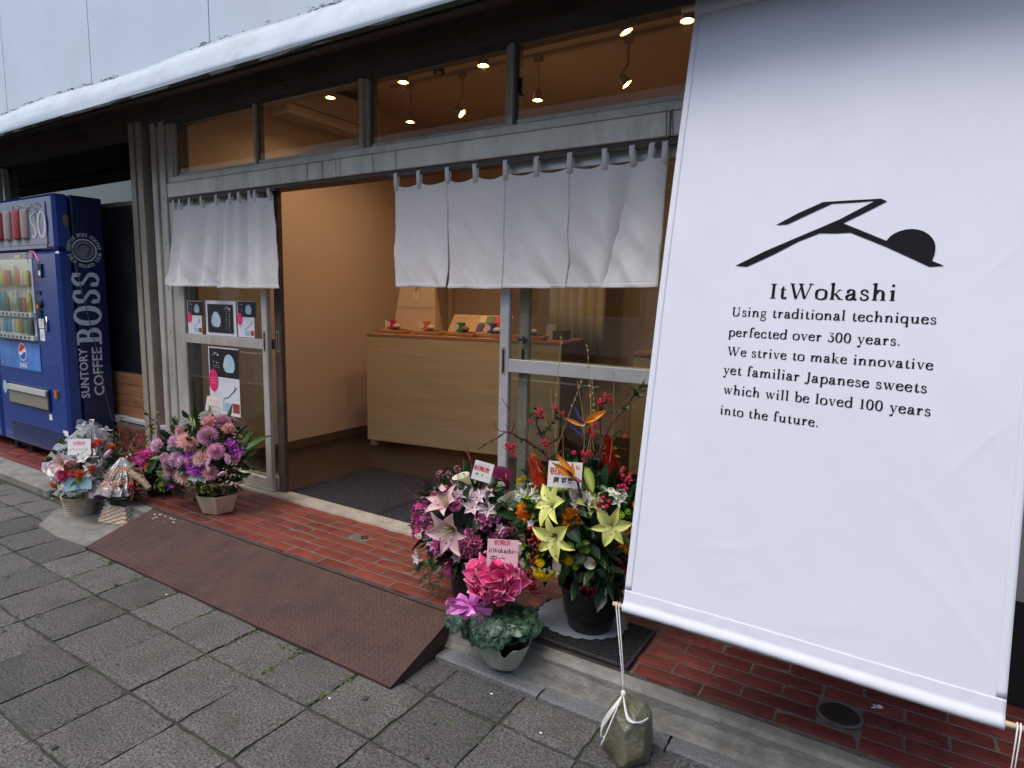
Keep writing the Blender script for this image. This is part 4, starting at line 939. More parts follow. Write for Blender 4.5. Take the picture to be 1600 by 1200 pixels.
# ================================================================== BANNER
ban = empty('banner', (1.4, -.8, .47), 'large white hanging shop banner with black mountain logo and ItWokashi text', 'banner')
BT, BB = 2.34, .464
def bsurf(u, z, off=0):
    """u 0..1 left to right, z height -> point on the banner cloth"""
    t = (z-BB)/(BT-BB)
    y = -.800+.50*t - .012*math.sin(math.pi*t) + .004*math.sin(u*5+t*3)
    y += .0030*noise.noise((u*3.2, z*2.2, 1)) + .0016*noise.noise((u*9+z*7, z*2.2, 4))
    xl = .934-.036*t - .004*math.sin(math.pi*t); xr = 1.826
    return Vector((xl+(xr-xl)*u, y-off, z-.010*(1-t)*(u-.5)))
def wr(u, z):  # fine creases
    r_ = 0
    for cx_, cz_, a, l, s_ in CREASE:
        x = (u-cx_)*.92; zz = z-cz_; p = x*math.cos(a)+zz*math.sin(a); q_ = -x*math.sin(a)+zz*math.cos(a) + .25*p*p
        if abs(p) < l: r_ += s_*math.exp(-(q_/.006)**2)*(1-(p/l)**2)
    return r_
CREASE = [(.88, .80, -1.0, .22, .0016), (.80, .75, -.7, .12, .0012), (.94, .62, -.9, .15, .0016), (.3, .70, .2, .1, .001), (.35, .62, .5, .07, .001), (.62, .58, .3, .08, .0009), (.9, 1.05, .9, .12, .0012), (.93, 1.5, .8, .14, .001), (.5, 1.9, .1, .25, .001), (.3, .95, .9, .08, .0008), (.75, .92, -.5, .1, .0009), (.97, .7, -1.2, .15, .0015), (.42, .8, -.4, .06, .0008), (.6, 2.0, .05, .2, .0012)]
mb = MB(); mb.sm = True
mb.grid(lambda u, v: bsurf(u, BB+(BT-BB)*v, wr(u, BB+(BT-BB)*v)), 120, 200); solid(mb.build('cloth', M['banner_cloth'], ban), .0008)
hem = MB(); hem.sm = True
hem.grid(lambda u, v: bsurf(u, BB-.004+.062*v, .0013+.0085*math.sin(math.pi*min(1, v*2.2))**.7*(1 if v < .4545 else 0)+.0012*noise.noise((u*30, v*2, 5)) + wr(u, BB+.06*v)), 110, 14); solid(hem.build('bottom_hem', M['banner_cloth'], ban), .0008)
hem = MB(); hem.sm = True
hem.grid(lambda u, v: bsurf(.0+.022*u, BB+.06+(BT-BB-.06)*v, .0011), 3, 120); solid(hem.build('side_hem', M['banner_cloth'], ban), .0008)
hem = MB(); hem.sm = True
hem.grid(lambda u, v: bsurf(.978+.022*u, BB+.06+(BT-BB-.06)*v, .0011), 3, 120); solid(hem.build('side_hem', M['banner_cloth'], ban), .0008)
hem = MB(); hem.sm = True
hem.grid(lambda u, v: bsurf(u, BT-.05+.055*v, .0022+.010*math.sin(math.pi*v)+.004*noise.noise((u*20, v*2, 2))), 110, 10); solid(hem.build('top_hem', M['banner_cloth'], ban), .0008)
pl_ = bsurf(-.035, BB+.010); pr_ = bsurf(1.04, BB+.010)
pl_.y -= .001; pr_.y -= .001
mb = MB(); mb.tube([bsurf(-.035+1.075*i/24, BB+.010, -.0005) for i in range(25)], .0065, 12); mb.build('bottom_pole', M['pole'], ban, smooth=True)
ptl = bsurf(-.05, BT-.02); ptr = bsurf(1.05, BT-.02)
mb = MB(); mb.tube([ptl, ptr], .0095, 12); mb.build('top_pole', M['pole'], ban, smooth=True)
for e in (bsurf(.0, BT-.02), bsurf(1.0, BT-.02)):
    mb = MB(); mb.tube([e, (e.x, e.y+.005, 2.40), (e.x, e.y+.02, 2.50)], .0022, 6); mb.build('hanging_cord', M['rope'], ban)
def b_at(px, py):
    """u,z on the banner for a photo pixel (iterative plane hit)"""
    y = -.75
    for _ in range(12):
        p = at(px, py, 'y', y); z = p.z; t = (z-BB)/(BT-BB); y = bsurf(.5, z).y
        xl = .934-.036*t-.004*math.sin(math.pi*t); xr = 1.826
    return (p.x-xl)/(xr-xl), z + .010*(1-t)*((p.x-xl)/(xr-xl)-.5)
LINES = [('ItWokashi', (1201, 466), (1400, 470), 1.0, 1), ('Using traditional techniques', (1142, 493.5), (1463, 506.5), 1, 0), ('perfected over 300 years.', (1137, 525), (1407, 540), 1, 0),
         ('We strive to make innovative', (1135, 555), (1458, 578), 1, 0), ('yet familiar Japanese sweets', (1129, 584), (1448, 614), 1, 0), ('which will be loved 100 years', (1129, 615), (1454, 650), 1, 0), ('into the future.', (1124, 647), (1279, 667), 1, 0)]
for txt, a, b, s_, hd in LINES:
    u0, z0 = b_at(*a); u1, z1 = b_at(*b)
    g, W = text_geo(txt, .18 if hd else .14)
    wid = (u1-u0)*.92; xh = wid/W*(1.0 if hd else 1.02)
    mb = MB(); put_text(mb, txt, lambda x, y, k: bsurf(u0+(u1-u0)*x, z0+(z1-z0)*x+y*xh, .0016+.00002*(k % 9)), .18 if hd else .14)
    mb.build('lettering', M['ink'], ban, kind='stuff')
# logo
pa = (1100+195/4, 290+500/4); pb = (1100+1500/4, 290+500/4); ptop = (1100+1108/4, 290+82/4)
def lg(x, y): return b_at(1100+x/4, 290+y/4)
pts = []
for i in range(len(LOGO)):
    a = LOGO[i]; b = LOGO[(i+1) % len(LOGO)]; n = max(1, int(math.hypot(a[0]-b[0], a[1]-b[1])/60))
    for k in range(n): pts.append((a[0]+(b[0]-a[0])*k/n, a[1]+(b[1]-a[1])*k/n))
tr = tessellate_polygon([[Vector((p[0], p[1], 0)) for p in pts]])
V = []
for p in pts:
    u, z = lg(*p); V.append(bsurf(u, z, .0022))
F = []
for t in tr:
    n_ = (V[t[1]]-V[t[0]]).cross(V[t[2]]-V[t[0]]); F.append(tuple(t) if n_.y < 0 else tuple(t[::-1]))
mb = MB(); mb.add(V, F); mb.build('logo', M['ink'], ban)
# ropes and weight stone
st = at(977, 1180, 'z', 0)
def rock(c, sx, sy, sz, seed, nm, label):
    """angular boulder: intersection of cutting planes sampled on a sphere of directions, with rough grain"""
    rr = random.Random(seed); planes = []
    base = [((-1, -.35, .12), .80), ((-.25, -1, .10), .84), ((.75, -.7, .18), .86), ((1, .1, .10), .84), ((0, 1, .1), .85), ((-.8, .7, .1), .85), ((.1, -.15, 1), .90), ((-.75, -.3, .85), .92), ((.8, -.1, .8), .93), ((.25, -.85, .8), .96), ((0, 0, -1), .86), ((-.6, -.8, -.5), 1.0), ((.7, -.6, -.6), 1.02)]
    for v, h in base: planes.append((Vector([q+rr.uniform(-.08, .08) for q in v]).normalized(), h))
    n, m_ = 72, 48; P = []; F = []
    for j in range(m_+1):
        for i in range(n):
            th = math.pi*j/m_; ph = 2*math.pi*i/n; d = Vector((math.sin(th)*math.cos(ph), math.sin(th)*math.sin(ph), math.cos(th)))
            r_ = min(h/max(.05, d.dot(v)) for v, h in planes if d.dot(v) > .05); r_ = min(r_, 1.22)
            r_ *= 1+.035*noise.noise(d*2.5+Vector((seed, 0, 0)))+.018*noise.noise(d*7)+.008*noise.noise(d*20)
            P.append(Vector((c[0]+d.x*r_*sx, c[1]+d.y*r_*sy, max(.0, c[2]+(d.z*r_+.85)*sz))))
    for j in range(m_):
        for i in range(n): F.append((j*n+i, (j+1)*n+i, (j+1)*n+(i+1) % n, j*n+(i+1) % n))
    mb = MB(); mb.sm = False; mb.add(P, F); return mb.build(nm, M['stone'], label=label, cat='stone')
rock((st.x, st.y, 0.0), .078, .066, .092, 11, 'weight_stone', 'greenish brown boulder standing on the pavement tied to the banner pole as weight')
rp = MB(); kz = .185; tx, ty = st.x-.012, st.y-.01
k0 = Vector((tx, ty, kz+.02))
for dx in (-.004, .004):
    rp.tube([pl_+Vector((.018+dx, 0, .011)), pl_+Vector((.018+dx, -.0105, .0)), Vector((tx+dx*.6, ty, kz+.05)), Vector((tx+dx*.3, ty, kz+.012))], .0018, 6)
rp.ball(k0, .0085, 10, 7, (1, .8, 1.2))
def drape(pts, r_=.0019): rp.tube([Vector(p) for p in catm3(pts)], r_, 6)
def catm3(pts, k=6):
    out = []
    for i in range(len(pts)-1):
        p0, p1, p2, p3 = [Vector(pts[j]) for j in (max(i-1, 0), i, i+1, min(i+2, len(pts)-1))]
        for j in range(k):
            t = j/k; out.append(.5*((2*p1)+(p2-p0)*t+(2*p0-5*p1+4*p2-p3)*t*t+(3*p1-p0-3*p2+p3)*t**3))
    out.append(Vector(pts[-1])); return out
sx, sy = st.x, st.y
for off in (0, .005, .010):
    drape([(k0.x, k0.y, k0.z-.004), (sx+.02, sy-.052+off, .158), (sx+.05, sy-.035+off, .150-off), (sx+.062, sy+.01, .142)])
    drape([(k0.x, k0.y, k0.z-.004), (sx-.035-off, sy-.045, .145), (sx-.056-off*.5, sy-.052, .10), (sx-.062+off*.5, sy-.045, .062), (sx-.060, sy+.0, .045)])
drape([(k0.x, k0.y-.004, k0.z), (sx-.03, sy-.07, .12), (sx-.05, sy-.075, .06), (sx-.045, sy-.06, .075)])
rp.build('banner_rope', M['rope'], smooth=True, label='white double cord running from the banner pole down to the weight stone', cat='rope')
rp = MB(); e_ = pr_-Vector((.012, 0, 0))
for dx in (-.003, .003): rp.tube([e_+Vector((dx, 0, .011)), e_+Vector((dx, -.0105, 0)), (e_.x+dx-.002, e_.y-.005, .2)], .0018, 6)
rp.build('banner_rope', M['rope'], smooth=True, label='white cord hanging from the right end of the banner pole', cat='rope')
rock((e_.x, e_.y, 0.0), .07, .06, .09, 5, 'weight_stone', 'grey weight stone under the right end of the banner pole').location = (0, 0, 0)

# ================================================================== RUBBER MAT + LACE under the black pot
cs = [at(1003, 985, 'z', .127), at(968, 1042, 'z', .127)]
rm = empty('rubber_mat', (.65, -.41, .127), 'black open weave rubber mat on the step beneath the black flower pot', 'mat')
X0, X1, Y0, Y1 = .40, .866, -.555, -.262
MB().box(X0+.012, X1-.012, Y0+.012, Y1-.012, .1275, .1305).build('mat_base', M['rubber'], rm)
for b_ in ((X0, X1, Y0, Y0+.012), (X0, X1, Y1-.012, Y1), (X0, X0+.012, Y0+.0121, Y1-.0121), (X1-.012, X1, Y0+.0121, Y1-.0121)): MB().box(*b_, .1275, .139, bev=.002).build('edge_strip', M['rubber'], rm)
mb = MB(); y = Y0+.02; j = 0
while y < Y1-.015:
    x = X0+.02+(.01 if j % 2 else 0)
    while x < X1-.015:
        mb.lathe([(.0085, .1306), (.0085, .138), (.0055, .138), (.0055, .1306)], 8, M=T(x, y, 0)); x += .02
    y += .0175; j += 1
mb.build('rings', M['rubber'], rm, kind='stuff')
lc = at(905, 968, 'z', .141); nS = 22
mb = MB(); mb.sm = True
mb.lathe([(.001, .1405), (.08, .1405), (.14, .141), (.165, .142), (.178, .1405)], 22*8, M=T(lc.x, lc.y+.02, 0) @ S3(1.0, .86, 1), mod=lambda g, i: 1 + (.05*abs(math.sin(g*nS/2))-.03 if i == 4 else 0) + (.015*math.sin(g*3+1) if i > 1 else 0))
tag(mb.build('lace_doily', cm('lace_cloth', (.17, .19, .225), .8)), 'scalloped grey white lace doily lying under the black flower pot', 'doily')

# ================================================================== VENDING MACHINE
vm = empty('vending_machine', (-4.2, -.16, .04), 'dark blue drink vending machine with coffee lettering on its side', 'vending machine')
VX0, VX1, VY0, VY1, VZ0, VZ1 = -4.80, -3.626, -.335, -.01, .10, 2.055
VS = VY0+.115
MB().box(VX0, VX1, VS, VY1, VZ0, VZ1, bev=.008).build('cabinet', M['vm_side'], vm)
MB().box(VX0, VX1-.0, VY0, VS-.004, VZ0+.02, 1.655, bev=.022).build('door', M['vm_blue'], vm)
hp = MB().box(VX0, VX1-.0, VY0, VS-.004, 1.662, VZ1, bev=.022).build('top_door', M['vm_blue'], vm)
for x in (VX0+.08, VX0+.35, VX1-.4, VX1-.08):
    mb = MB(); mb.lathe([(.045, .037), (.045, .049), (.02, .053), (.02, .125)], 12, M=T(x, VY0+.06, 0)); mb.build('foot', M['iron'], vm)
yf = VY0
def vbox(n, x0, x1, z0, z1, m, d=.006, parent=vm, y=None, bev=0): 
    yy = yf if y is None else y
    return MB().box(x0, x1, yy-d, yy-.0005, z0, z1, bev=bev).build(n, M[m] if isinstance(m, str) else m, parent)
# header light box with reliefs
hd = vbox('header_panel', VX0+.08, -3.735, 1.70, 2.00, 'vm_grey')
for k, x in enumerate((-4.52, -4.36, -4.20, -4.06)):
    mb = MB(); mb.sm = True; mb.lathe([(.001, 0), (.045, 0), (.052, .012), (.052, .20), (.043, .215), (.001, .215)], 16, M=T(x, yf-.012, 1.745) @ S3(1, .45, 1)); mb.build('can_relief', cm('can_red' if k % 2 == 0 else 'can_grey', (.38, .05, .05) if k % 2 == 0 else (.36, .28, .26)), hd)
mb = MB()
for ch, x in (('S', -3.99), ('O', -3.87)):
    for Vv, F in GL[ch][1]: mb.add([(x+p[0]*.09, yf-.0085, 1.755+p[1]*.115) for p in Vv], [f for f in F])
o = mb.build('raised_letters', cm('silver', (.50, .50, .55), .4), hd); tag(o, kind='stuff')
mb = MB(); r2 = random.Random(3)
for k in range(26):
    x = r2.uniform(-4.25, -3.78); z = r2.uniform(1.915, 1.985); a0 = r2.uniform(0, 6)
    mb.tube([(x+.028*math.cos(a0+t*.6)*(1-.1*t), yf-.0075, z+.017*math.sin(a0+t*.6)*(1-.1*t)) for t in range(6)], .003, 4)
mb.build('scroll_relief', cm('silver2', (.36, .37, .42), .5), hd, kind='stuff')
vbox('header_strip', VX0+.05, -3.75, 1.672, 1.695, 'vm_grey')
# display window with rows of drinks
wd = MB().box(VX0+.07, -4.02, yf-.004, yf-.0005, .985, 1.600).build('display_window', cm('display_back', (.55, .58, .56)), vm)
vbox('window_strip', VX0+.05, -3.99, 1.605, 1.65, 'vm_grey')
vbox('yellow_label', -4.29, -4.2, 1.607, 1.632, cm('yel', (.65, .5, .2)), d=.009)
palette = [(.50, .55, .12), (.08, .35, .45), (.55, .10, .08), (.10, .35, .15), (.60, .58, .50), (.50, .08, .06), (.12, .10, .08), (.65, .55, .15), (.15, .25, .5), (.35, .15, .08)]
canm = []
for k, c in enumerate(palette):
    mb = MB(); mb.sm = True
    mb.cur = (.5, .5, .5); mb.lathe([(.001, 0), (.026, 0), (.029, .006), (.029, .10), (.022, .112), (.022, .116), (.001, .116)], 12, M=S3(1, .5, 1)); canm.append((mb, cm('drink%d' % k, c, .35)))
canmesh = [a.mesh('drink_can', b) for a, b in canm]
botm = []
for k in range(3):
    mb = MB(); mb.sm = True; mb.lathe([(.001, 0), (.028, 0), (.028, .12), (.011, .15), (.011, .168), (.001, .168)], 12, M=S3(1, .5, 1)); botm.append(mb.mesh('drink_bottle', canm[(k*3+1) % 10][1]))
for row, (z, tall) in enumerate(((1.42, 1), (1.215, 1), (1.045, 0))):
    for k in range(10):
        x = -4.74+.073*k
        me = botm[rnd.randrange(3)] if tall and rnd.random() < .5 else canmesh[(k*3+row*4+rnd.randrange(2)) % 10]
        inst('drink', me, wd, T(x, yf-.018, z-.02))
for z in (1.175, 1.0):
    s_ = MB().box(VX0+.07, -4.02, yf-.034, yf-.0045, z-.012, z+.022).build('button_rail', M['white'], vm)
    for k in range(10): MB().box(-4.755+.073*k, -4.725+.073*k, yf-.038, yf-.0345, z-.004, z+.014).build('button', M['alu_dark'], s_)
MB().box(VX0+.065, -4.015, yf-.046, yf-.043, .99, 1.603).build('window_glass', M['glass'], vm)
# soft drink advert panel
ad = MB().box(VX0+.07, -4.0, yf-.006, yf-.0005, .745, .965, bev=.004).build('advert_panel', mat('advert', (.07, .19, .50), .3, var=.5, vscale=2.5, dirt=(.02, .03, .16), dscale=2, damt=.8), vm)
cxx, czz, rr_ = -4.30, .885, .062
def disc_part(f0, f1, m, n):
    pts_ = []; N_ = 16
    for i in range(N_+1): x = -1+2*i/N_; pts_.append((x, f1(x)))
    for i in range(N_, -1, -1): x = -1+2*i/N_; pts_.append((x, f0(x)))
    mb = MB(); mb.poly([(p[0]*rr_*.99, p[1]*rr_*.99) for p in pts_], M=T(cxx, yf-.0085, czz) @ Rx(R(90))); mb.build(n, m, ad)
cc_ = lambda x: math.sqrt(max(0, 1-x*x)); wv = lambda x: .25*math.sin(x*2.6)
mb = MB(); mb.lathe([(.001, 0), (rr_+.008, 0)], 28, M=T(cxx, yf-.0075, czz) @ Rx(R(90))); mb.build('badge_ring', M['white'], ad)
disc_part(lambda x: min(cc_(x)-.001, max(-cc_(x)+.001, wv(x)+.22)), lambda x: cc_(x), M['red_ink'], 'badge_red')
disc_part(lambda x: -cc_(x), lambda x: max(-cc_(x)+.001, min(cc_(x)-.001, wv(x)-.22)), cm('badge_blue', (.03, .10, .42)), 'badge_blue')
flat_text('pepsi', .062, cxx, yf-.0075, .785, 'white', ad, bold=.0008)
# coin side
vbox('bill_slot', -3.905, -3.855, 1.46, 1.56, 'black', d=.012); vbox('bill_plate', -3.895, -3.865, 1.475, 1.51, 'white', d=.014)
vbox('price_display', -3.965, -3.915, 1.335, 1.362, 'black', d=.008); o = vbox('display_lamp', -3.925, -3.915, 1.345, 1.356, 'red_ink', d=.012)
mb = MB(); mb.sm = True; mb.lathe([(.001, 0), (.034, 0), (.034, .012), (.024, .014), (.001, .014)], 18, M=T(-3.93, yf, 1.27) @ Rx(R(90))); mb.build('coin_inlet', M['black'], vm)
vbox('coin_lever', -3.955, -3.925, 1.235, 1.262, cm('orange_pl', (.6, .22, .03)), d=.022); vbox('coin_plate', -3.955, -3.915, 1.165, 1.225, 'black', d=.012)
vbox('notice', -3.985, -3.90, 1.085, 1.155, 'white', d=.003); vbox('notice', -3.975, -3.90, .99, 1.078, 'cardwhite', d=.003)
mb = MB()
for q in range(4): marks(mb, 6, .06, .008, T(-3.943, yf-.0035, 1.10+.014*q) @ Rx(R(90)), q)
marks(mb, 2, .05, .05, T(-3.94, yf-.0035, 1.035) @ Rx(R(90)), 9); mb.build('small_print', M['ink'], vm, kind='stuff')
mb = MB(); mb.sm = True; mb.box(-3.855, -3.83, yf-.014, yf-.0005, 1.06, 1.18, bev=.008); mb.build('door_lock', M['metal'], vm)
mb = MB(); mb.lathe([(.001, 0), (.009, 0)], 12, M=T(-3.842, yf-.0148, 1.13) @ Rx(R(90))); mb.build('keyhole', M['black'], vm)
for z in (1.215, 1.02):
    mb = MB(); mb.lathe([(.001, 0), (.006, 0)], 8, M=T(-3.842, yf-.0012, z) @ Rx(R(90))); mb.build('bolt', M['metal'], vm)
# dispensing flap
vbox('flap_frame', -4.60, -3.885, .455, .625, 'vm_side', d=.012); vbox('flap', -4.585, -3.90, .465, .60, cm('flapc', (.24, .23, .19), .25), d=.018); vbox('flap_top', -4.585, -3.90, .57, .612, cm('flapt', (.52, .52, .48), .3), d=.03)
mb = MB(); mb.lathe([(.001, 0), (.042, 0)], 20, M=T(-4.70, yf-.003, .575) @ Rx(R(90)) @ S3(1, 1.3, 1)); mb.build('round_sticker', cm('stick', (.30, .50, .58)), vm)
vbox('coin_return', -3.80, -3.755, .565, .625, cm('coinret', (.42, .15, .03), .25), d=.012)
vbox('white_sticker', -3.93, -3.885, .385, .43, 'white', d=.002); vbox('white_sticker', -3.72, -3.64, .29, .33, 'cardwhite', d=.002)
for k in range(7): vbox('vent_slat', -4.62, -3.70, .165+.022*k, .176+.022*k, 'vm_side', d=.007)
# pink spray paint on the front
mb = MB(); mb.tube(catm3([(-4.09, yf-.001, 1.61), (-4.06, yf-.001, 1.65), (-3.98, yf-.001, 1.645), (-3.92, yf-.001, 1.60), (-3.90, yf-.001, 1.575)]), .008, 4); mb.tube([(-4.1, yf-.001, 1.64), (-4.07, yf-.001, 1.57)], .007, 4)
mb.ball((-3.79, yf, 1.715), .012, 8, 4, (1, .1, 1)); mb.build('spray_paint', cm('spray', (.50, .03, .22)), vm, kind='stuff')
mb = MB(); mb.ball((-3.99, yf, 1.44), .025, 8, 4, (1, .05, 1)); mb.build('spray_spot', cm('spray2', (.22, .03, .18)), vm)
# lettering on the side (reads upward): text x = +z, text y = -y
def side_m(y, z): return frame((VX1+.0012, y, z), (0, 0, 1), (0, -1, 0), (1, 0, 0))
mb = MB(); g, W = text_geo('BOSS', .12)
for k, (Vv, F) in enumerate(g): mb.add([side_m(-.072, .968) @ Vector((p[0]/W*.545, p[1]*.113, .00002*k)) for p in Vv], F)
mb.build('coffee_lettering', M['vm_letter'], vm, kind='stuff')
def side_text(txt, size, y, z0, z1):
    me = font_mesh(txt, size, M['vm_letter'], 'lettering', bold=.0018, align='LEFT'); xs = [v.co.x for v in me.vertices]; w = max(xs)-min(xs)
    return inst('lettering', me, vm, side_m(y, z0) @ S3((z1-z0)/w, 1, 1))
side_text('SUNTORY', .080, -.205, .568, .945); side_text('COFFEE', .098, -.108, .575, .945)
ry, rz_ = -.150, 1.665
ring_txt = 'BOSS COFFEE BOSS COFFEE BOSS COFFEE '
for i, ch in enumerate(ring_txt):
    if ch == ' ': continue
    a = math.pi/2+.35 - 2*math.pi*i/len(ring_txt)
    me = font_mesh(ch, .034, M['vm_letter'], 'ring_letter', bold=.0006)
    # view from +x : horizontal axis = +y
    inst('ring_letter', me, vm, frame((VX1+.0012, ry+.112*math.cos(a)*.92, rz_+.112*math.sin(a)), (0, math.sin(a), -math.cos(a)), (0, math.cos(a), math.sin(a)), (1, 0, 0)))
mb = MB(); mb.lathe([(.074, 0), (.085, 0)], 36, M=frame((VX1+.0012, ry, rz_), (0, 1, 0), (0, 0, 1), (1, 0, 0))); mb.build('emblem_ring', M['vm_letter'], vm)
mb = MB(); mb.lathe([(.001, 0), (.066, 0)], 32, M=frame((VX1+.0010, ry, rz_), (0, 1, 0), (0, 0, 1), (1, 0, 0))); mb.build('emblem_disc', cm('emb', (.20, .22, .26)), vm)
mb = MB(); mb.tube(catm3([(VX1+.003, ry-.05, rz_+.01), (VX1+.003, ry-.01, rz_+.045), (VX1+.003, ry+.04, rz_+.02), (VX1+.003, ry+.015, rz_-.045)]), .004, 5); mb.build('emblem_swirl', M['vm_side'], vm)
lk = MB(); lk.sm = True; lk.ball((VX1+.002, -.255, 1.872), .022, 12, 8, (.25, 1, 1.9)); lk.build('key_cover', cm('brasscap', (.16, .14, .06), .4), vm)
mb = MB(); mb.tube(catm3([(VX1+.008, -.255, 1.85), (VX1+.01, -.21, 1.5), (VX1+.01, -.13, 1.0), (VX1+.008, -.06, .5), (VX1+.006, -.03, .36)]), .0028, 6); mb.build('side_cable', cm('cable', (.16, .15, .13)), vm)
# neighbour machine at the picture's edge
v2 = empty('vending_machine', (-5.42, -.16, .04), 'second blue vending machine cut off at the left picture edge', 'vending machine')
MB().box(-6.0, -4.84, VS, VY1, VZ0, 1.83, bev=.008).build('cabinet', M['vm_side'], v2)
MB().box(-6.0, -4.84, VY0, VS-.004, VZ0+.02, 1.83, bev=.022).build('door', M['vm_blue'], v2)
MB().box(-5.9, -5.1, yf-.006, yf-.0005, .95, 1.7).build('display_window', cm('display_back', (.3, .3, .3)), v2)
MB().box(-5.7, -5.0, yf-.014, yf-.0005, .45, .6).build('flap', cm('flapc', (.3, .3, .3)), v2)

# ================================================================== ACROSS THE STREET (seen only as reflections; building added and sized to hold back sky light)
ob = empty('sky_block_building', (0, -13, 0), 'unseen pale building across the street, added to dim sky light and glass reflections', 'building')
MB().box(-26, 22, -16, -13, -.08, 6.2).build('wall', M['bldg'], ob); MB().box(-26.3, 22.3, -16.3, -12.7, 6.21, 6.5).build('roof', M['alu'], ob)
for k in range(-3, 12):
    for zz in (.9, 3.8):
        w = MB().box(-15+3*k, -13.2+3*k, -13.03, -12.96, zz, zz+1.3).build('window_frame', M['alu'], ob); MB().box(-14.92+3*k, -13.28+3*k, -12.959, -12.95, zz+.08, zz+1.22).build('pane', M['blackboard'], w)
car = empty('parked_car', (.9, -5.4, -.08), 'white parked car on the road, mirrored faintly in the right glass door', 'car')
prof = [(-2.1, .25), (2.1, .25), (2.15, .7), (1.95, .95), (1.25, 1.05), (.65, 1.50), (-1.2, 1.54), (-1.95, 1.05), (-2.15, .95)]
cx, cy = .9, -5.4
mb = MB(); mb.poly(prof, z=.8, th=1.6, M=T(cx, cy, -.08) @ Rx(R(90))); mb.build('body', cm('carwhite', (.6, .6, .62), .25), car)
win = [(1.12, 1.06), (.60, 1.43), (-1.15, 1.46), (-1.75, 1.06)]
for s_ in (-1, 1):
    mb = MB(); mb.poly(win, z=.0, th=.01, M=T(cx, cy+.806*s_+(.0 if s_ < 0 else -.0), -.08) @ Rx(R(90))); mb.build('side_window', M['blackboard'], car)
    for x in (-1.35, 1.35):
        mb = MB(); mb.lathe([(.001, -.0), (.2, -.0), (.2, -.02), (.31, -.02), (.32, .0), (.32, .16), (.2, .18)], 24, M=T(cx+x, cy+(.83 if s_ > 0 else -.83), .24) @ Rx(R(90 if s_ > 0 else -90))); mb.build('wheel', M['black'], car)
mb = MB(); mb.box(cx+1.2, cx+1.5, cy+.81, cy+.98, .97, 1.12, bev=.03); mb.build('door_mirror', cm('carwhite', (.6, .6, .6)), car)
#@@PART4
# ================================================================== FLOWERS
def rp_(a, b): return rnd.uniform(a, b)
MC = {}
def fm(key, fn, variants=3):
    if key not in MC:
        L_ = []
        for s in range(variants):
            global rnd
            mb = MB(); mb.sm = True; fn(mb, random.Random(s*31+hash_(key)))
            L_.append(mb.mesh(key[0] if isinstance(key, tuple) else key, [M['petal'], M['leaf'], M['bark']]))
        MC[key] = L_
    return MC[key][rnd.randrange(len(MC[key]))]
def hash_(k): return sum(ord(c)*(i+1) for i, c in enumerate(str(k))) % 9999
# all flower meshes have diameter 1, face +Z, centre at the origin
def mum(c0, c1, cc, rings=((.5, 26, .05), (.44, 24, .3), (.37, 20, .55), (.29, 16, .8), (.2, 12, 1.05)), disc=.12, pw=.085, curl=.5):
    def f(mb, r):
        for k, (L, n, tilt) in enumerate(rings):
            for i in range(n):
                a = 2*math.pi*(i+.5*(k % 2))/n + r.uniform(-.06, .06)
                mb.petal(L*r.uniform(.9, 1.05), pw*r.uniform(.85, 1.1), tilt+r.uniform(-.1, .1), curl*r.uniform(.6, 1.2), .25, Rz(a), c0, c1, n=4, nx=1)
        if disc:
            mb.cur = cc; mb.ball((0, 0, .09), disc, 10, 6, (1, 1, .5))
            for i in range(26):
                a = i*2.4; q = disc*math.sqrt(i/26); mb.cur = lerp(cc, (cc[0]*1.5, cc[1]*1.5, cc[2]), r.random()); mb.ball((q*math.cos(a), q*math.sin(a), .09+disc*.5*(1-(q/disc)**2)), .016, 5, 3)
    return f
def pom(c0, c1, n=150, pw=.12):
    def f(mb, r):
        for i in range(n):
            t = (i+.5)/n; el = math.pi/2*(1-t*1.15); a = i*2.39996
            d = Vector((math.cos(el)*math.cos(a), math.cos(el)*math.sin(a), math.sin(el)))
            base = d*.22; 
            m = T(*base) @ Rz(a) @ Ry(-(el-.0)) if False else T(base.x, base.y, base.z*.8) @ Rz(a)
            mb.petal(.26*r.uniform(.85, 1.1), pw, el*.95+.15, -.6+.9*(1-t), .3, m, c0, c1, n=3, nx=1)
    return f
def ruffle(c0, c1, edge=None, n=70, pw=.22):
    def f(mb, r):
        for i in range(n):
            t = (i+.5)/n; el = math.pi/2*(1-t); a = i*2.39996
            m = T(.12*math.cos(el)*math.cos(a), .12*math.cos(el)*math.sin(a), .02+.14*math.sin(el)) @ Rz(a) @ Rx(r.uniform(-.5, .5))
            mb.petal(.34*r.uniform(.85, 1.15), pw*r.uniform(.8, 1.3), el*.95+.1, -.3, .25, m, c0, c1, n=4, wav=.22, edge=edge, nx=2)
    return f
def rose(c0, c1):
    def f(mb, r):
        k = 0
        for ring, (n, rad, tilt, L, w) in enumerate(((3, .04, 1.45, .34, .3), (4, .09, 1.3, .36, .36), (5, .15, 1.1, .37, .42), (6, .2, .8, .36, .46), (6, .22, .45, .34, .46))):
            for i in range(n):
                a = 2*math.pi*i/n + ring*.6 + r.uniform(-.15, .15)
                mb.petal(L, w, tilt, -.55 if ring > 1 else .35, -.32, T(rad*math.cos(a)*.5, rad*math.sin(a)*.5, -.05) @ Rz(a), c0, c1, n=5, shape=.6)
    return f
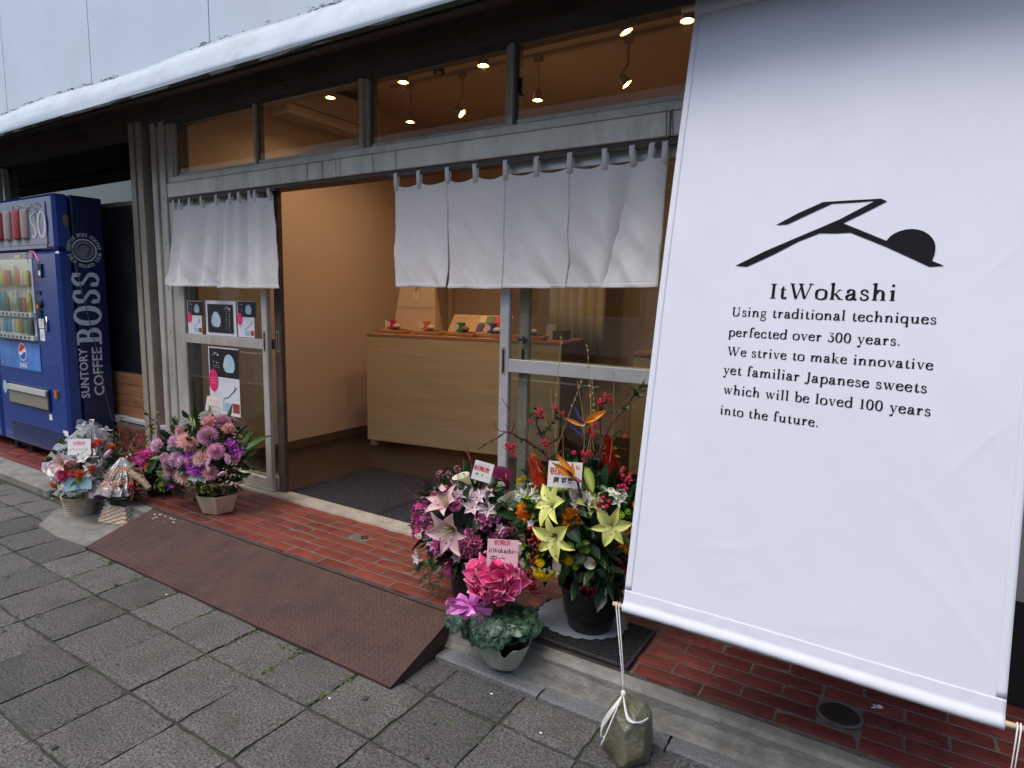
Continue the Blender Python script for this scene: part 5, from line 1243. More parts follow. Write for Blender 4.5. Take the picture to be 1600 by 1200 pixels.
def lily(c0, c1, mid, spot=None, open_=.55):
    def f(mb, r):
        for i in range(6):
            a = math.pi/3*i + r.uniform(-.06, .06); w = .30 if i % 2 else .21
            mb.petal(.62*r.uniform(.95, 1.05), w*1.15, 1.25*open_+.35, -1.15-.35*(1-open_)+r.uniform(-.15, .15), .16, Rz(a), c0, c1, n=8, point=True, shape=.85, mid=mid, r0=.02, nx=2)
        for i in range(6):
            a = math.pi/3*i+.5; mb.cur = (.55, .62, .25); e = (.16*math.cos(a), .16*math.sin(a), .36)
            mb.tube([(0, 0, 0), (.08*math.cos(a), .08*math.sin(a), .2), e], .008, 4); mb.cur = spot or (.5, .35, .05); mb.ball(e, .028, 6, 4, (1, 1, .6))
        mb.cur = (.45, .55, .15); mb.tube([(0, 0, 0), (0, .02, .4)], .012, 5); mb.ball((0, .02, .41), .025, 6, 4)
    return f
def bud(c0, c1):
    def f(mb, r):
        mb.lathe([(.01, -.5), (.09, -.42), (.15, -.15), (.13, .15), (.07, .38), (.005, .5)], 9, cols=[c0, c0, lerp(c0, c1, .3), lerp(c0, c1, .7), c1, c1], mod=lambda g, i: 1+.1*math.cos(3*g))
    return f
def calla(c0, c1):
    def f(mb, r):
        # funnel spathe, axis +z, lip opening to +x
        def g(u, v):
            a = 2*math.pi*u; rad = .05+.36*v**1.7*(1+.35*math.cos(a)) ; z = -.5+.85*v+.16*v*v*math.cos(a)*1.2 - (.12*v**4*(1+math.cos(a)))
            if v > .9 and math.cos(a) > .9: z += .02
            return Vector((rad*math.cos(a)+.1*v*v, rad*math.sin(a)*.85, z))
        mb.grid(g, 22, 12, lambda u, v: lerp(c1, c0, v)); mb.cur = (.7, .5, .05); mb.tube([(0, 0, -.35), (.03, 0, .12), (.04, 0, .22)], [.03, .035, .01], 6)
    return f
def smallf(c0, c1, cc, n=5, w=.36, tilt=.35, spotc=None):
    def f(mb, r):
        for i in range(n):
            a = 2*math.pi*i/n+r.uniform(-.1, .1); mb.petal(.5, w, tilt+r.uniform(-.15, .2), -.4, .2, Rz(a), c0, c1, n=5, shape=.75, r0=.02, mid=spotc, nx=2)
        mb.cur = cc; mb.ball((0, 0, .07), .07, 7, 4)
    return f
def cluster(c, n=16, rad=.09, kind='berry', c2=None):
    def f(mb, r):
        for i in range(n):
            d = Vector((r.gauss(0, 1), r.gauss(0, 1), r.gauss(.3, .8))).normalized(); p = d*r.uniform(.25, .42); mb.cur = lerp(c, c2 or c, r.random()*.7)
            mb.ball(p, rad*r.uniform(.8, 1.15), 8, 5)
            mb.cur = (.10, .04, .02); mb.tube([p*.1, p*.9], .012, 3, cap=False)
    return f
def bunch(sub, n=12, size=.34):
    def f(mb, r):
        for i in range(n):
            d = Vector((r.gauss(0, 1), r.gauss(0, 1), abs(r.gauss(.5, .6)))).normalized(); p = d*.34
            t = MB(); t.sm = True; sub(t, r); m = frame(p, *orient(d)) @ S3(size, size, size)
            mb.add([m @ Vector(v) for v in t.v], t.f, t.c)
    return f
def button(c0, c1):
    def f(mb, r):
        for k, (L, n, tl) in enumerate(((.42, 12, .25), (.33, 10, .7), (.22, 8, 1.1))):
            for i in range(n): mb.petal(L, .2, tl, .5, .2, Rz(2*math.pi*i/n+k), c0, c1, n=3, nx=1, r0=.06)
        mb.cur = lerp(c0, c1, .2); mb.ball((0, 0, .1), .2, 8, 4, (1, 1, .5))
    return f
def celosia(c0, c1):
    def f(mb, r):
        for i in range(420):
            t = r.random()**.8; rad = .40*(1-t)**.8*(.75+.4*r.random())+.015; a = r.uniform(0, 6.283); z = -.5+1.05*t
            mb.petal(.12*r.uniform(.7, 1.4), .035, r.uniform(.1, .9), .5, .2, T(rad*math.cos(a)*.6, rad*math.sin(a)*.6, z) @ Rz(a), c0, lerp(c1, c0, r.random()*.5), n=3, nx=1)
        mb.cur = c0; mb.lathe([(.001, -.5), (.20, -.42), (.14, 0), (.02, .5)], 8)
    return f
def leafm(c0, c1, w=.42, point=True, curl=-.5, mid=None, edge=None, wav=0, cup=.15, shape=.9, n=8):
    def f(mb, r):
        mb.mi = 1; mb.petal(1, w*r.uniform(.85, 1.15), .25, curl*r.uniform(.5, 1.4), cup, None, c0, c1, n=n, point=point, shape=shape, mid=mid, edge=edge, wav=wav, nx=2)
        mb.cur = c0; mb.mi = 1; mb.tube([(-.12, 0, -.02), (.1, 0, .01)], .012, 4)
    return f
def orient(d, spin=None):
    z = Vector(d).normalized(); a = z.orthogonal().normalized()
    if abs(z.z) < .98: a = Vector((0, 0, 1)).cross(z).normalized()
    b = z.cross(a)
    if spin is not None: a, b = a*math.cos(spin)+b*math.sin(spin), b*math.cos(spin)-a*math.sin(spin)
    return a, b, z

# colours
C = dict(pinkpale=(.80, .40, .38), pinkpale2=(.86, .55, .47), pink=(.72, .28, .34), mauve=(.50, .20, .42), mauve2=(.68, .38, .58), orch=(.28, .02, .32), orch2=(.42, .06, .45),
         white=(.78, .76, .72), cream=(.74, .72, .50), lime=(.25, .42, .03), lime2=(.38, .55, .06), magenta=(.55, .02, .22), magenta2=(.68, .10, .38), burg=(.16, .008, .06), burg2=(.28, .02, .12),
         lilypink=(.76, .42, .50), lilypink2=(.80, .58, .60), lilyy=(.76, .74, .18), lilyy2=(.82, .82, .36), orange=(.78, .22, .02), orange2=(.85, .42, .04), red=(.55, .01, .02), red2=(.62, .05, .04),
         yel=(.78, .60, .01), coral=(.78, .10, .05), g0=(.018, .055, .012), g1=(.045, .11, .02), gy=(.14, .20, .03), gd=(.008, .028, .010), gd2=(.02, .06, .02))
FL = dict(
 gerbera=mum((.88, .46, .44), (.92, .68, .62), (.30, .38, .03)), pinkmum=mum((.82, .34, .42), (.90, .58, .60), (.3, .3, .05), disc=0, curl=.7), mauvemum=pom((.68, .26, .44), (.88, .56, .70), 150, .1), lilacmum=pom((.70, .40, .58), (.90, .66, .80), 110, .12), 
 salmon=ruffle((.86, .42, .42), (.92, .60, .58)), orchid=smallf(C['orch'], C['orch2'], (.5, .3, .5), 5, .42, .2), whitef=ruffle(C['white'], (.82, .80, .78), n=36, pw=.26), white5=smallf(C['white'], C['white'], (.5, .5, .2)),
 lilacbunch=bunch(button((.66, .34, .56), (.86, .60, .76)), 9, .42), pinkbud=bud((.5, .35, .3), (.78, .45, .55)), babies=cluster((.74, .72, .55), 22, .035), greenfine=cluster(C['lime'], 18, .05),
 rosep=rose((.50, .06, .25), (.62, .22, .42)), carn=ruffle((.58, .03, .22), (.72, .15, .38), (.75, .35, .5), 80, .2), callab=calla(C['burg'], C['burg2']), callaw=calla((.80, .78, .66), (.55, .60, .25)), lilyp=lily(C['lilypink'], C['lilypink2'], (.80, .62, .50), (.45, .2, .05), .75),
 alstro=smallf((.76, .60, .66), (.80, .74, .74), (.6, .5, .1), 6, .32, .5, (.55, .10, .25)), magbunch=bunch(smallf(C['magenta'], C['magenta2'], (.6, .4, .4), 5, .4), 8, .5), pinkberry=cluster((.55, .16, .28), 16, .07, c2=(.6, .35, .35)),
 lilyy=lily(C['lilyy2'], C['lilyy'], (.42, .55, .08), (.40, .34, .08), .5), wstar=bunch(smallf((.74, .78, .62), (.80, .82, .72), (.4, .5, .1), 5, .3), 5, .62), gbutton=button(C['lime'], C['lime2']), omum=mum((.80, .20, .01), (.85, .45, .04), (.45, .08, .01), disc=.15), ofan=ruffle((.75, .20, .01), (.85, .34, .03), n=50),
 ybunch=bunch(button((.62, .42, .01), (.82, .66, .01)), 12, .36), yflower=button((.6, .35, .02), (.82, .6, .02)), berries=cluster((.45, .008, .02), 18, .085, c2=(.6, .05, .08)), celo=celosia((.70, .06, .02), (.82, .16, .05)), celr=celosia((.55, .01, .01), (.70, .04, .02)), creambud=bud((.72, .66, .45), (.80, .76, .62)), quince=bunch(rose((.55, .01, .03), (.70, .05, .10)), 3, .6), redsmall=cluster((.42, .01, .05), 9, .16, c2=(.5, .05, .1)), orangered=ruffle((.75, .12, .03), (.85, .25, .08), n=40), peach=rose((.80, .36, .20), (.85, .52, .38)), hotpink=ruffle((.75, .06, .20), (.82, .2, .35), n=50), tulip=bud((.76, .45, .50), (.80, .52, .62)), whiteorc=bunch(smallf((.74, .66, .70), (.80, .76, .76), (.6, .3, .4), 5, .4), 3, .62),
)
NAMES = dict(gerbera='gerbera', pinkmum='chrysanthemum', mauvemum='chrysanthemum', lilacmum='chrysanthemum', salmon='carnation', orchid='orchid', whitef='white_flower', white5='white_flower', lilacbunch='button_flower_bunch', pinkbud='flower_bud', babies='seed_cluster', greenfine='seed_cluster', rosep='rose', carn='carnation', callab='calla', callaw='calla', lilyp='lily', alstro='alstroemeria', magbunch='flower_bunch', pinkberry='bud_cluster', lilyy='lily', wstar='white_flower', gbutton='button_flower', omum='gerbera', ofan='carnation', ybunch='button_flower_bunch', yflower='button_flower', berries='berry_cluster', celo='celosia', celr='celosia', creambud='flower_bud', quince='blossom', redsmall='berry_cluster', orangered='carnation', peach='rose', hotpink='carnation', tulip='flower_bud', whiteorc='white_flower')
LV = dict(leaf=leafm(C['g0'], C['g1']), leafd=leafm(C['gd'], C['gd2'], .5, mid=(.05, .1, .03)), leafy=leafm(C['g1'], C['gy'], .3), blade=leafm(C['gd'], C['g1'], .26, curl=-.9, n=12, mid=(.08, .16, .05)), round=leafm(C['g0'], (.03, .10, .02), .85, point=False, shape=.7), lilybud=lambda mb, r: bud((.18, .26, .04), (.35, .45, .10))(mb, r), burgleaf=leafm((.08, .01, .04), (.14, .02, .08), .5))
class Arr:
    def __init__(s, nm, base, cen, rad, label, group='congratulatory flower arrangements before the shop'):
        s.o = empty(nm, base, label, 'flower arrangement', group); s.c = Vector(cen); s.r = Vector(rad); s.base = Vector(base)
    def hit(s, px, py, k=1.0):
        d = ray(px, py); o = CAM - s.c; R_ = s.r*k
        oo = Vector([o[i]/R_[i] for i in range(3)]); dd = Vector([d[i]/R_[i] for i in range(3)])
        a = dd.dot(dd); b = 2*oo.dot(dd); c = oo.dot(oo)-1; D = b*b-4*a*c
        t = (-b-math.sqrt(D))/(2*a) if D > 0 else -b/(2*a)
        p = CAM + d*t; q = p-s.c; n = Vector([q[i]/(R_[i]**2) for i in range(3)]).normalized()
        return p, n, t
    def fl(s, kind, px, py, dpx, k=1.0, up=.25, cam=.45, dirv=None, spin=None, zs=1):
        p, n, t = s.hit(px, py, k); size = dpx*t/FOC*1.3
        d = Vector(dirv).normalized() if dirv else (n + (CAM-p).normalized()*cam + Vector((0, 0, up)) + Vector((rp_(-.15, .15), rp_(-.15, .15), rp_(-.1, .1)))).normalized()
        a, b, z = orient(d, rp_(0, 6.28) if spin is None else spin)
        return inst(NAMES.get(kind, kind), fm(kind, FL[kind]), s.o, frame(p, a, b, z) @ S3(size, size, size*zs))
    def leaf(s, kind, px0, py0, px1, py1, k=1.0, k1=1.1, roll=0, w=1.0, nm='leaf', drop=0):
        a, _, _ = s.hit(px0, py0, k); b, _, _ = s.hit(px1, py1, k1); x = b-a; L = x.length; x.normalize()
        v = (CAM-a).normalized()*.6+Vector((0, 0, .8)); z = (v - x*v.dot(x)).normalized(); y = z.cross(x)
        m = frame(a, x, y, z) @ Rx(roll)
        if kind == 'lilybud': m = frame((a+b)/2, y, z, x) 
        return inst(nm, fm(kind, LV[kind]), s.o, m @ S3(L, L*w, L))
    def foliage(s, n, kinds, size=(.05, .09), shell=(.45, .95), zmin=-.6, nm='foliage', w=1.0, seed=1):
        r = random.Random(seed); mb = MB(); mb.sm = True; mb.mi = 1
        for i in range(n):
            d = Vector((r.gauss(0, 1), r.gauss(0, 1), r.gauss(0, 1))).normalized()
            if d.z < zmin: d.z = abs(d.z)*.3; d.normalize()
            p = s.c + Vector([d[j]*s.r[j] for j in range(3)])*r.uniform(*shell)
            L = r.uniform(*size); c0, c1, ww = kinds[r.randrange(len(kinds))]
            out = (d+Vector((r.gauss(0, .5), r.gauss(0, .5), r.gauss(0, .5)))).normalized(); a, b, z = orient(out, r.uniform(0, 6.28))
            m = frame(p, z, a, b) @ S3(L, L, L)
            mb.petal(1, ww*w, r.uniform(-.3, .3), r.uniform(-.9, .3), .15, m, c0, lerp(c0, c1, r.random()), n=4, point=True, shape=.9, nx=1)
        o = mb.build(nm, [M['petal'], M['leaf'], M['bark']], s.o, kind='stuff'); return o
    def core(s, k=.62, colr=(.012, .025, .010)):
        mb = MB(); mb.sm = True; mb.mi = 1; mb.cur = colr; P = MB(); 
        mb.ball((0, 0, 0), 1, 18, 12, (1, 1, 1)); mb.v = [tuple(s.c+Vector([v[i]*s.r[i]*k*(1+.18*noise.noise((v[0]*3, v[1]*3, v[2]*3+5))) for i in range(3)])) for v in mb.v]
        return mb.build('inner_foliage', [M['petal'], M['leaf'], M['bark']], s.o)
    def fine(s, n, size, colr, pts, nm='fern', spread=.05):
        """feathery sprigs at pixel spots"""
        for (px, py, L) in pts:
            p, nrm, t = s.hit(px, py, .9); mb = MB(); mb.sm = True; mb.mi = 1; r = random.Random(int(px*7+py)); L = L*t/FOC
            for q in range(n):
                d = (nrm+Vector((r.gauss(0, .6), r.gauss(0, .6), r.gauss(0, .5)))).normalized()
                e = p+d*L*r.uniform(.6, 1.1); mb.cur = colr; mb.tube([p, (p+e)/2+Vector((0, 0, .01)), e], [.0014, .001, .0006], 4, cap=False)
                for h in range(7):
                    f_ = .3+.7*h/7; b_ = p.lerp(e, f_); 
                    for sg in (-1, 1):
                        a_, b2, z_ = orient(d, r.uniform(0, 6)); m = frame(b_, (d*.6+a_*sg).normalized(), b2, z_) @ S3(size, size, size); 
                        mb.petal(1, .3, 0, -.2, .1, m, colr, lerp(colr, (.2, .3, .05), .4), n=2, nx=1, point=True)
            mb.build(nm, [M['petal'], M['leaf'], M['bark']], s.o)
    def card(s, corners, k, lines, m='cardwhite', nm='message_card', depth=None):
        """card: corners TL,TR,BR,BL pixels; upright rectangle at the depth of the arrangement surface"""
        cxp = sum(c[0] for c in corners)/4; cyp = sum(c[1] for c in corners)/4
        p, n, t = s.hit(cxp, cyp, k)
        if depth is not None: t = depth
        P = [CAM+ray(*c)*t for c in corners]   # plane facing the camera, slightly turned
        ctr_ = sum(P, Vector())/4; ux = ((P[1]-P[0])+(P[2]-P[3])).normalized(); w = ((P[1]-P[0]).length+(P[2]-P[3]).length)/2; uy = ((P[0]-P[3])+(P[1]-P[2])); h = uy.length/2; uy = (uy-ux*uy.dot(ux)).normalized(); uz = ux.cross(uy)
        F = frame(ctr_, ux, uy, uz)
        mb = MB(); mb.box(-w/2, w/2, -h/2, h/2, -.0008, .0, M=F, bev=0); c_ = mb.build(nm, M[m], s.o)
        for txt, x, y, sz, ink in lines:
            if txt.startswith('#'):
                mk = MB(); nn = int(txt[1:]); marks(mk, nn, nn*sz*h*.95, sz*h*.8, F @ T(x*w, y*h, .0006), nn); mk.build('small_print', M[ink], c_, kind='stuff')
            elif txt == 'ItWokashi':
                mk = MB(); ww = sz*h*3.6; put_text(mk, txt, lambda a, b_, k: F @ Vector((x*w-ww/2+ww*a, y*h+(b_-.8)*sz*h*.42, .0006+.00001*k)), .1); mk.build('lettering', M[ink], c_, kind='stuff')
            else: me = font_mesh(txt, sz*h, M[ink], 'lettering', bold=.0005 if sz > .2 else .0002); inst('lettering', me, c_, F @ T(x*w, y*h, .0006))
        mb = MB(); mb.cur = (.1, .15, .05); mb.tube([ctr_-uy*h*.5-uz*.003, ctr_-uy*(h*.5+.10)-uz*.02], .0016, 5); mb.build('card_stick', M['bark'], s.o)
        return c_, F, w, h
G_ = [(C['g0'], C['g1'], .42), (C['gd'], C['g0'], .5), (C['g1'], C['gy'], .32)]
GD = [(C['gd'], C['gd2'], .5), (C['gd'], C['g0'], .45), (C['g0'], C['g1'], .4)]
M['creamcard'] = cm('creamcard', (.80, .70, .62))
def q4(cx, cy): return 50+cx/4, 600+cy/4
def q6(cx, cy): return 620+cx/4, 600+cy/4
def q7(cx, cy): return 620+cx*.3167, 820+cy*.3167

# ---------------- pink and mauve basket beside the left door
b3 = at(338, 795, 'z', .124); c3 = at(322, 712, 'y', -.36)
A = Arr('flower_basket', (b3.x, -.36, .125), (c3.x, -.36, c3.z), (.30, .20, .25), 'pink and mauve chrysanthemum arrangement in a pale six sided basket by the left door')
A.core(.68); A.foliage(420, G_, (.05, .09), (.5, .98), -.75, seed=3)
bx, by = at(338, 785, 'y', -.40).x, -.385
mb = MB(); mb.lathe([(.085, .126), (.090, .13), (.122, .225), (.126, .235), (.118, .236), (.085, .14)], 6, M=T(bx, by, 0) @ Rz(.35), cap0=True); mb.build('basket', M['whitewood'], A.o)
for k, cx, cy, s in [('gerbera', 955, 355, 100), ('gerbera', 1060, 465, 100), ('gerbera', 945, 575, 95), ('salmon', 1000, 385, 85), ('salmon', 1105, 245, 80), ('pinkmum', 865, 540, 75), ('pinkmum', 1115, 555, 95), ('salmon', 1225, 290, 75), ('mauvemum', 1100, 325, 110), ('mauvemum', 1185, 240, 95), ('mauvemum', 1150, 420, 95), ('lilacmum', 905, 470, 90), ('mauvemum', 860, 490, 80), ('lilacmum', 900, 360, 80), ('lilacmum', 940, 490, 80), ('salmon', 930, 300, 60),
                      ('lilacbunch', 1170, 500, 130), ('lilacmum', 790, 385, 80), ('mauvemum', 1250, 240, 60), ('orchid', 1005, 430, 75), ('orchid', 950, 480, 75), ('orchid', 870, 600, 100), ('orchid', 1265, 420, 90), ('orchid', 1010, 520, 85), ('orchid', 1235, 370, 60), ('orchid', 1050, 545, 60), ('magbunch', 715, 465, 90), ('whitef', 965, 260, 75), ('whitef', 1085, 210, 70), ('white5', 1020, 575, 75), ('white5', 1075, 590, 50), ('whitef', 870, 400, 40), ('salmon', 985, 480, 45), ('pinkbud', 1195, 660, 55), ('pinkbud', 910, 270, 35),
                      ('babies', 1270, 330, 90), ('babies', 1240, 530, 110), ('babies', 990, 620, 80), ('babies', 1200, 600, 80), ('greenfine', 1090, 640, 90), ('greenfine', 1290, 600, 70), ('greenfine', 1060, 400, 60), ('greenfine', 830, 640, 70), ('babies', 1300, 420, 60), ('pinkmum', 1270, 470, 55), ('mauvemum', 830, 460, 55)]:
    A.fl(k, *q4(cx, cy), s/4)
for k, a, b, w in [('blade', (1280, 420), (1290, 235), .9), ('blade', (1310, 440), (1490, 300), 1), ('blade', (1290, 420), (1370, 270), .8), ('blade', (1300, 480), (1420, 400), .8), ('leaf', (1230, 520), (1390, 540), 1), ('round', (1080, 690), (1080, 760), 1.1), ('round', (1165, 690), (1175, 775), 1.1), ('leaf', (900, 620), (780, 560), .8), ('leafy', (830, 560), (760, 545), .8), ('leafy', (850, 600), (790, 640), 1), ('leaf', (800, 450), (740, 480), 1.2), ('leaf', (780, 470), (720, 560), 1), ('leafy', (1110, 240), (1105, 150), .5), ('leafy', (1230, 230), (1255, 120), .5), ('leafy', (1000, 300), (975, 200), .6), ('leafy', (1020, 280), (1010, 210), .6), ('leafy', (1220, 220), (1235, 160), .5), ('leafy', (1130, 230), (1140, 190), .5), ('leaf', (1060, 620), (1040, 690), 1), ('leafy', (1100, 610), (1180, 650), 1), ('leafy', (1250, 600), (1310, 560), 1), ('leafy', (1260, 630), (1300, 660), 1), ('leafd', (930, 620), (910, 700), 1), ('leaf', (1210, 640), (1260, 660), 1), ('round', (905, 400), (925, 425), 1.3), ('round', (1215, 460), (1255, 455), .8)]:
    A.leaf(k, *q4(*a), *q4(*b), .98, 1.12 if k == 'blade' else 1.06, rnd.uniform(-.4, .4), w)
A.fine(5, .012, (.10, .17, .02), [(*q4(820, 590), 18), (*q4(1280, 590), 16), (*q4(1110, 640), 16), (*q4(1010, 260), 18), (*q4(1250, 250), 14), (*q4(840, 640), 14), (*q4(1290, 640), 12)])
A.card([(321, 618), (346, 622), (349, 652), (322, 648)], 1.0, [('#3', -.05, .25, .16, 'pink_ink'), ('#6', 0, -.02, .12, 'ink'), ('#7', 0, -.26, .12, 'ink')], 'creamcard', depth=(at(335, 640, 'y', -.30)-CAM).dot(CF))

# ---------------- bouquet with cellophane (far left)
b1 = at(127, 802, 'z', .0)
c1 = at(127, 730, 'y', b1.y-.0)
A = Arr('flower_basket', (b1.x, b1.y, .002), (c1.x, b1.y+.02, c1.z), (.25, .16, .19), 'cellophane wrapped basket of pink lilies and coral carnations with a blue card, farthest left')
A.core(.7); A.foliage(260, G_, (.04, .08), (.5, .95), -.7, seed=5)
mb = MB()
for k in range(7):
    z0 = .002+.017*k; mb.lathe([(.075+.003*k, z0), (.082+.003*k, z0+.004), (.082+.003*k, z0+.012), (.076+.003*k, z0+.0165)], 28, M=T(b1.x, b1.y, 0), mod=lambda g, i, k=k: 1+.03*math.sin(g*14+math.pi*(k % 2)))
mb.sm = True; mb.build('basket', M['basket'], A.o, smooth=True)
for k, cx, cy, s in [('tulip', 265, 490, 110), ('whiteorc', 140, 530, 80), ('whiteorc', 165, 580, 70), ('white5', 320, 465, 70), ('whiteorc', 390, 490, 70), ('hotpink', 205, 570, 75), ('orangered', 220, 530, 60), ('orangered', 155, 620, 60), ('orangered', 300, 560, 60), ('orangered', 415, 370, 50), ('hotpink', 380, 390, 55), ('orangered', 375, 530, 55), ('orangered', 490, 405, 60), ('tulip', 470, 440, 80), ('whiteorc', 385, 560, 60), ('white5', 350, 520, 50), ('salmon', 240, 500, 50), ('lilyp', 200, 500, 110), ('gbutton', 300, 600, 40), ('white5', 330, 565, 40), ('hotpink', 255, 560, 50)]:
    A.fl(k, *q4(cx, cy), s/4)
for k, a, b, w in [('leaf', (400, 370), (480, 345), .7), ('leafd', (180, 640), (140, 690), 1), ('leafd', (240, 650), (250, 720), 1), ('leaf', (300, 660), (320, 720), 1), ('leaf', (350, 640), (380, 700), 1), ('leafd', (430, 470), (460, 500), 1), ('leafd', (200, 660), (160, 720), 1), ('leaf', (280, 640), (285, 700), 1)]: A.leaf(k, *q4(*a), *q4(*b), 1, 1.05, 0, w)
d1 = (Vector((b1.x, b1.y-.13, .3))-CAM).dot(CF)
A.card([(q4(218, 345)), (q4(362, 343)), (q4(372, 442)), (q4(228, 444))], 1.1, [('祝開店', 0, .22, .26, 'pink_ink'), ('#7', 0, -.15, .18, 'ink')], depth=d1-.05)
bc = cm('bluecard', (.38, .58, .66), .5); M['bluecard'] = bc
A.card([(q4(193, 585)), (q4(290, 570)), (q4(295, 655)), (q4(205, 678))], 1.1, [('#9', 0, .15, .06, 'blueprint'), ('#9', 0, .0, .06, 'blueprint'), ('#8', 0, -.15, .06, 'blueprint')], 'bluecard', 'blue_card', depth=d1-.08)
A.card([(q4(290, 570)), (q4(375, 572)), (q4(370, 655)), (q4(295, 655))], 1.1, [('#7', 0, .15, .06, 'blueprint'), ('#8', 0, .0, .06, 'blueprint'), ('#8', 0, -.15, .06, 'blueprint')], 'bluecard', 'blue_card', depth=d1-.08)
def cello(parent, apex, ring, seed, nm='cellophane', low=None, pts=44, amp=.018):
    """wrinkled sheet from gathered apex down to a flared ring: ring = list of points"""
    r = random.Random(seed); n = len(ring)
    def f(u, v):
        x = u*(n-1); i = min(int(x), n-2); t = x-i; e = ring[i].lerp(ring[i+1], t)
        p = Vector(apex).lerp(e, v); b = math.sin(math.pi*v)*.28
        side = (e-Vector(apex)); cen = sum(ring, Vector())/n; out = (e-cen); out.z = 0
        p += out*b*.55 + Vector((noise.noise((u*9, v*3, seed)), noise.noise((u*9, v*3, seed+7)), noise.noise((u*7, v*4, seed+3))))*amp*(.3+1.2*v)
        p += out.normalized()*.010*math.sin(u*70+v*3)*(1-v*.6) if out.length > .001 else Vector()
        return p
    mb = MB(); mb.sm = True; mb.grid(f, pts*2, 24); return mb.build(nm, M['cello'], parent)
dA = (Vector((b1.x, b1.y, .25))-CAM).dot(CF)
def P_(cx, cy, dd=0): return CAM+ray(*q4(cx, cy))*(dA+dd)
cello(A.o, P_(360, 250, -.02), [P_(60, 500, -.02), P_(120, 620, -.15), P_(230, 690, -.20), P_(340, 690, -.2), P_(430, 600, -.15), P_(500, 420, -.02), P_(500, 345, .1)], 4)
cello(A.o, P_(330, 330, -.03), [P_(285, 225, -.02), P_(340, 235, -.05), P_(400, 250, -.03), P_(440, 270, 0), P_(500, 280, .02)], 9, amp=.03)
mb = MB(); 
for s_ in range(4): mb.tube(catm3([P_(210+10*s_, 345, -.1), P_(280, 315-8*s_, -.1), P_(360, 290-6*s_, -.06), P_(380, 235+8*s_, -.03)]), .0016, 5)
for k in range(3): mb.tube(catm3([P_(365, 260, -.05), P_(360+10*k, 225, -.06), P_(380+4*k, 228, -.07), P_(385, 262, -.05)]), .0022, 5)
mb.build('white_ribbon', M['rope'], A.o, kind='stuff')

# ---------------- small wrapped basket in front, with driftwood
b2 = at(185, 815, 'z', .0)
A = Arr('flower_basket', (b2.x, b2.y, .008), (b2.x, b2.y+.03, .21), (.13, .09, .10), 'low woven square basket wrapped in cellophane with peach roses beside the ramp')
cb = at(184, 822, 'z', .008)
mb = MB(); m = T(b2.x+.01, b2.y+.035, .008) @ Rz(R(14)); nz = 9
for k in range(nz):
    z0 = .0115*k; s0 = 1-.30*k/nz; s1 = 1-.30*(k+1)/nz
    def ring(sc, z, off): 
        out = []
        for side in range(4):
            for j in range(7):
                t = j/7*2-1; c_ = [(t, -1), (1, t), (-t, 1), (-1, -t)][side]; w_ = 1+off*(1.8 if (j+k) % 2 else -1.8)
                out.append(m @ Vector((c_[0]*.112*sc*w_, c_[1]*.090*sc*w_, z)))
        return out
    A1, A2, A3 = ring(s0, z0, 0), ring((s0+s1)/2*1.01, z0+.0057, .025), ring(s1, z0+.0114, 0)
    n0 = 28
    mb.add(A1+A2+A3, [(i, (i+1) % n0, n0+(i+1) % n0, n0+i) for i in range(n0)]+[(n0+i, n0+(i+1) % n0, 2*n0+(i+1) % n0, 2*n0+i) for i in range(n0)])
mb.build('basket', M['basket'], A.o)
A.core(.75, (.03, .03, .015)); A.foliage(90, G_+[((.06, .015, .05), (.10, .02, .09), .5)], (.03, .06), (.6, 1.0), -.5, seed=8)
for k, cx, cy, s in [('peach', 480, 660, 90), ('peach', 560, 620, 60), ('orangered', 420, 620, 40), ('peach', 520, 640, 70), ('whiteorc', 450, 620, 50), ('creambud', 600, 690, 45), ('white5', 480, 740, 50), ('redsmall', 625, 640, 50)]: A.fl(k, *q4(cx, cy), s/4)
for k, a, b, w in [('burgleaf', (440, 700), (390, 700), 1.2), ('leaf', (470, 720), (430, 740), 1), ('leaf', (500, 720), (550, 720), .8), ('leaf', (510, 640), (545, 590), .8), ('burgleaf', (420, 690), (400, 740), 1), ('leafy', (480, 730), (490, 760), 1)]: A.leaf(k, *q4(*a), *q4(*b), 1.05, 1.1, 0, w)
dA = (Vector((b2.x, b2.y, .2))-CAM).dot(CF)
cello(A.o, P_(560, 462, .03), [P_(345, 710, -.06), P_(400, 700, -.1), P_(470, 700, -.14), P_(560, 715, -.13), P_(610, 690, -.08), P_(640, 600, 0), P_(625, 540, .05)], 12, amp=.014)
mb = MB()
for k in range(7): mb.tube(catm3([P_(470-12*k, 560+22*k, -.09), P_(520, 520+8*k, -.08), P_(600+2*k, 540, -.05), P_(612+4*k, 620+9*k, -.06), P_(618, 735, -.05)]), .0013, 4)
mb.build('raffia', cm('raffia', (.50, .16, .04)), A.o, kind='stuff')
for kk, (a_, b_) in enumerate((((460, 740), (405, 735)), ((470, 735), (530, 720)), ((540, 722), (600, 712)))):
    A.leaf('leaf', *q4(*a_), *q4(*b_), 1.1, 1.15, .5, .5, 'ribbon_leaf')
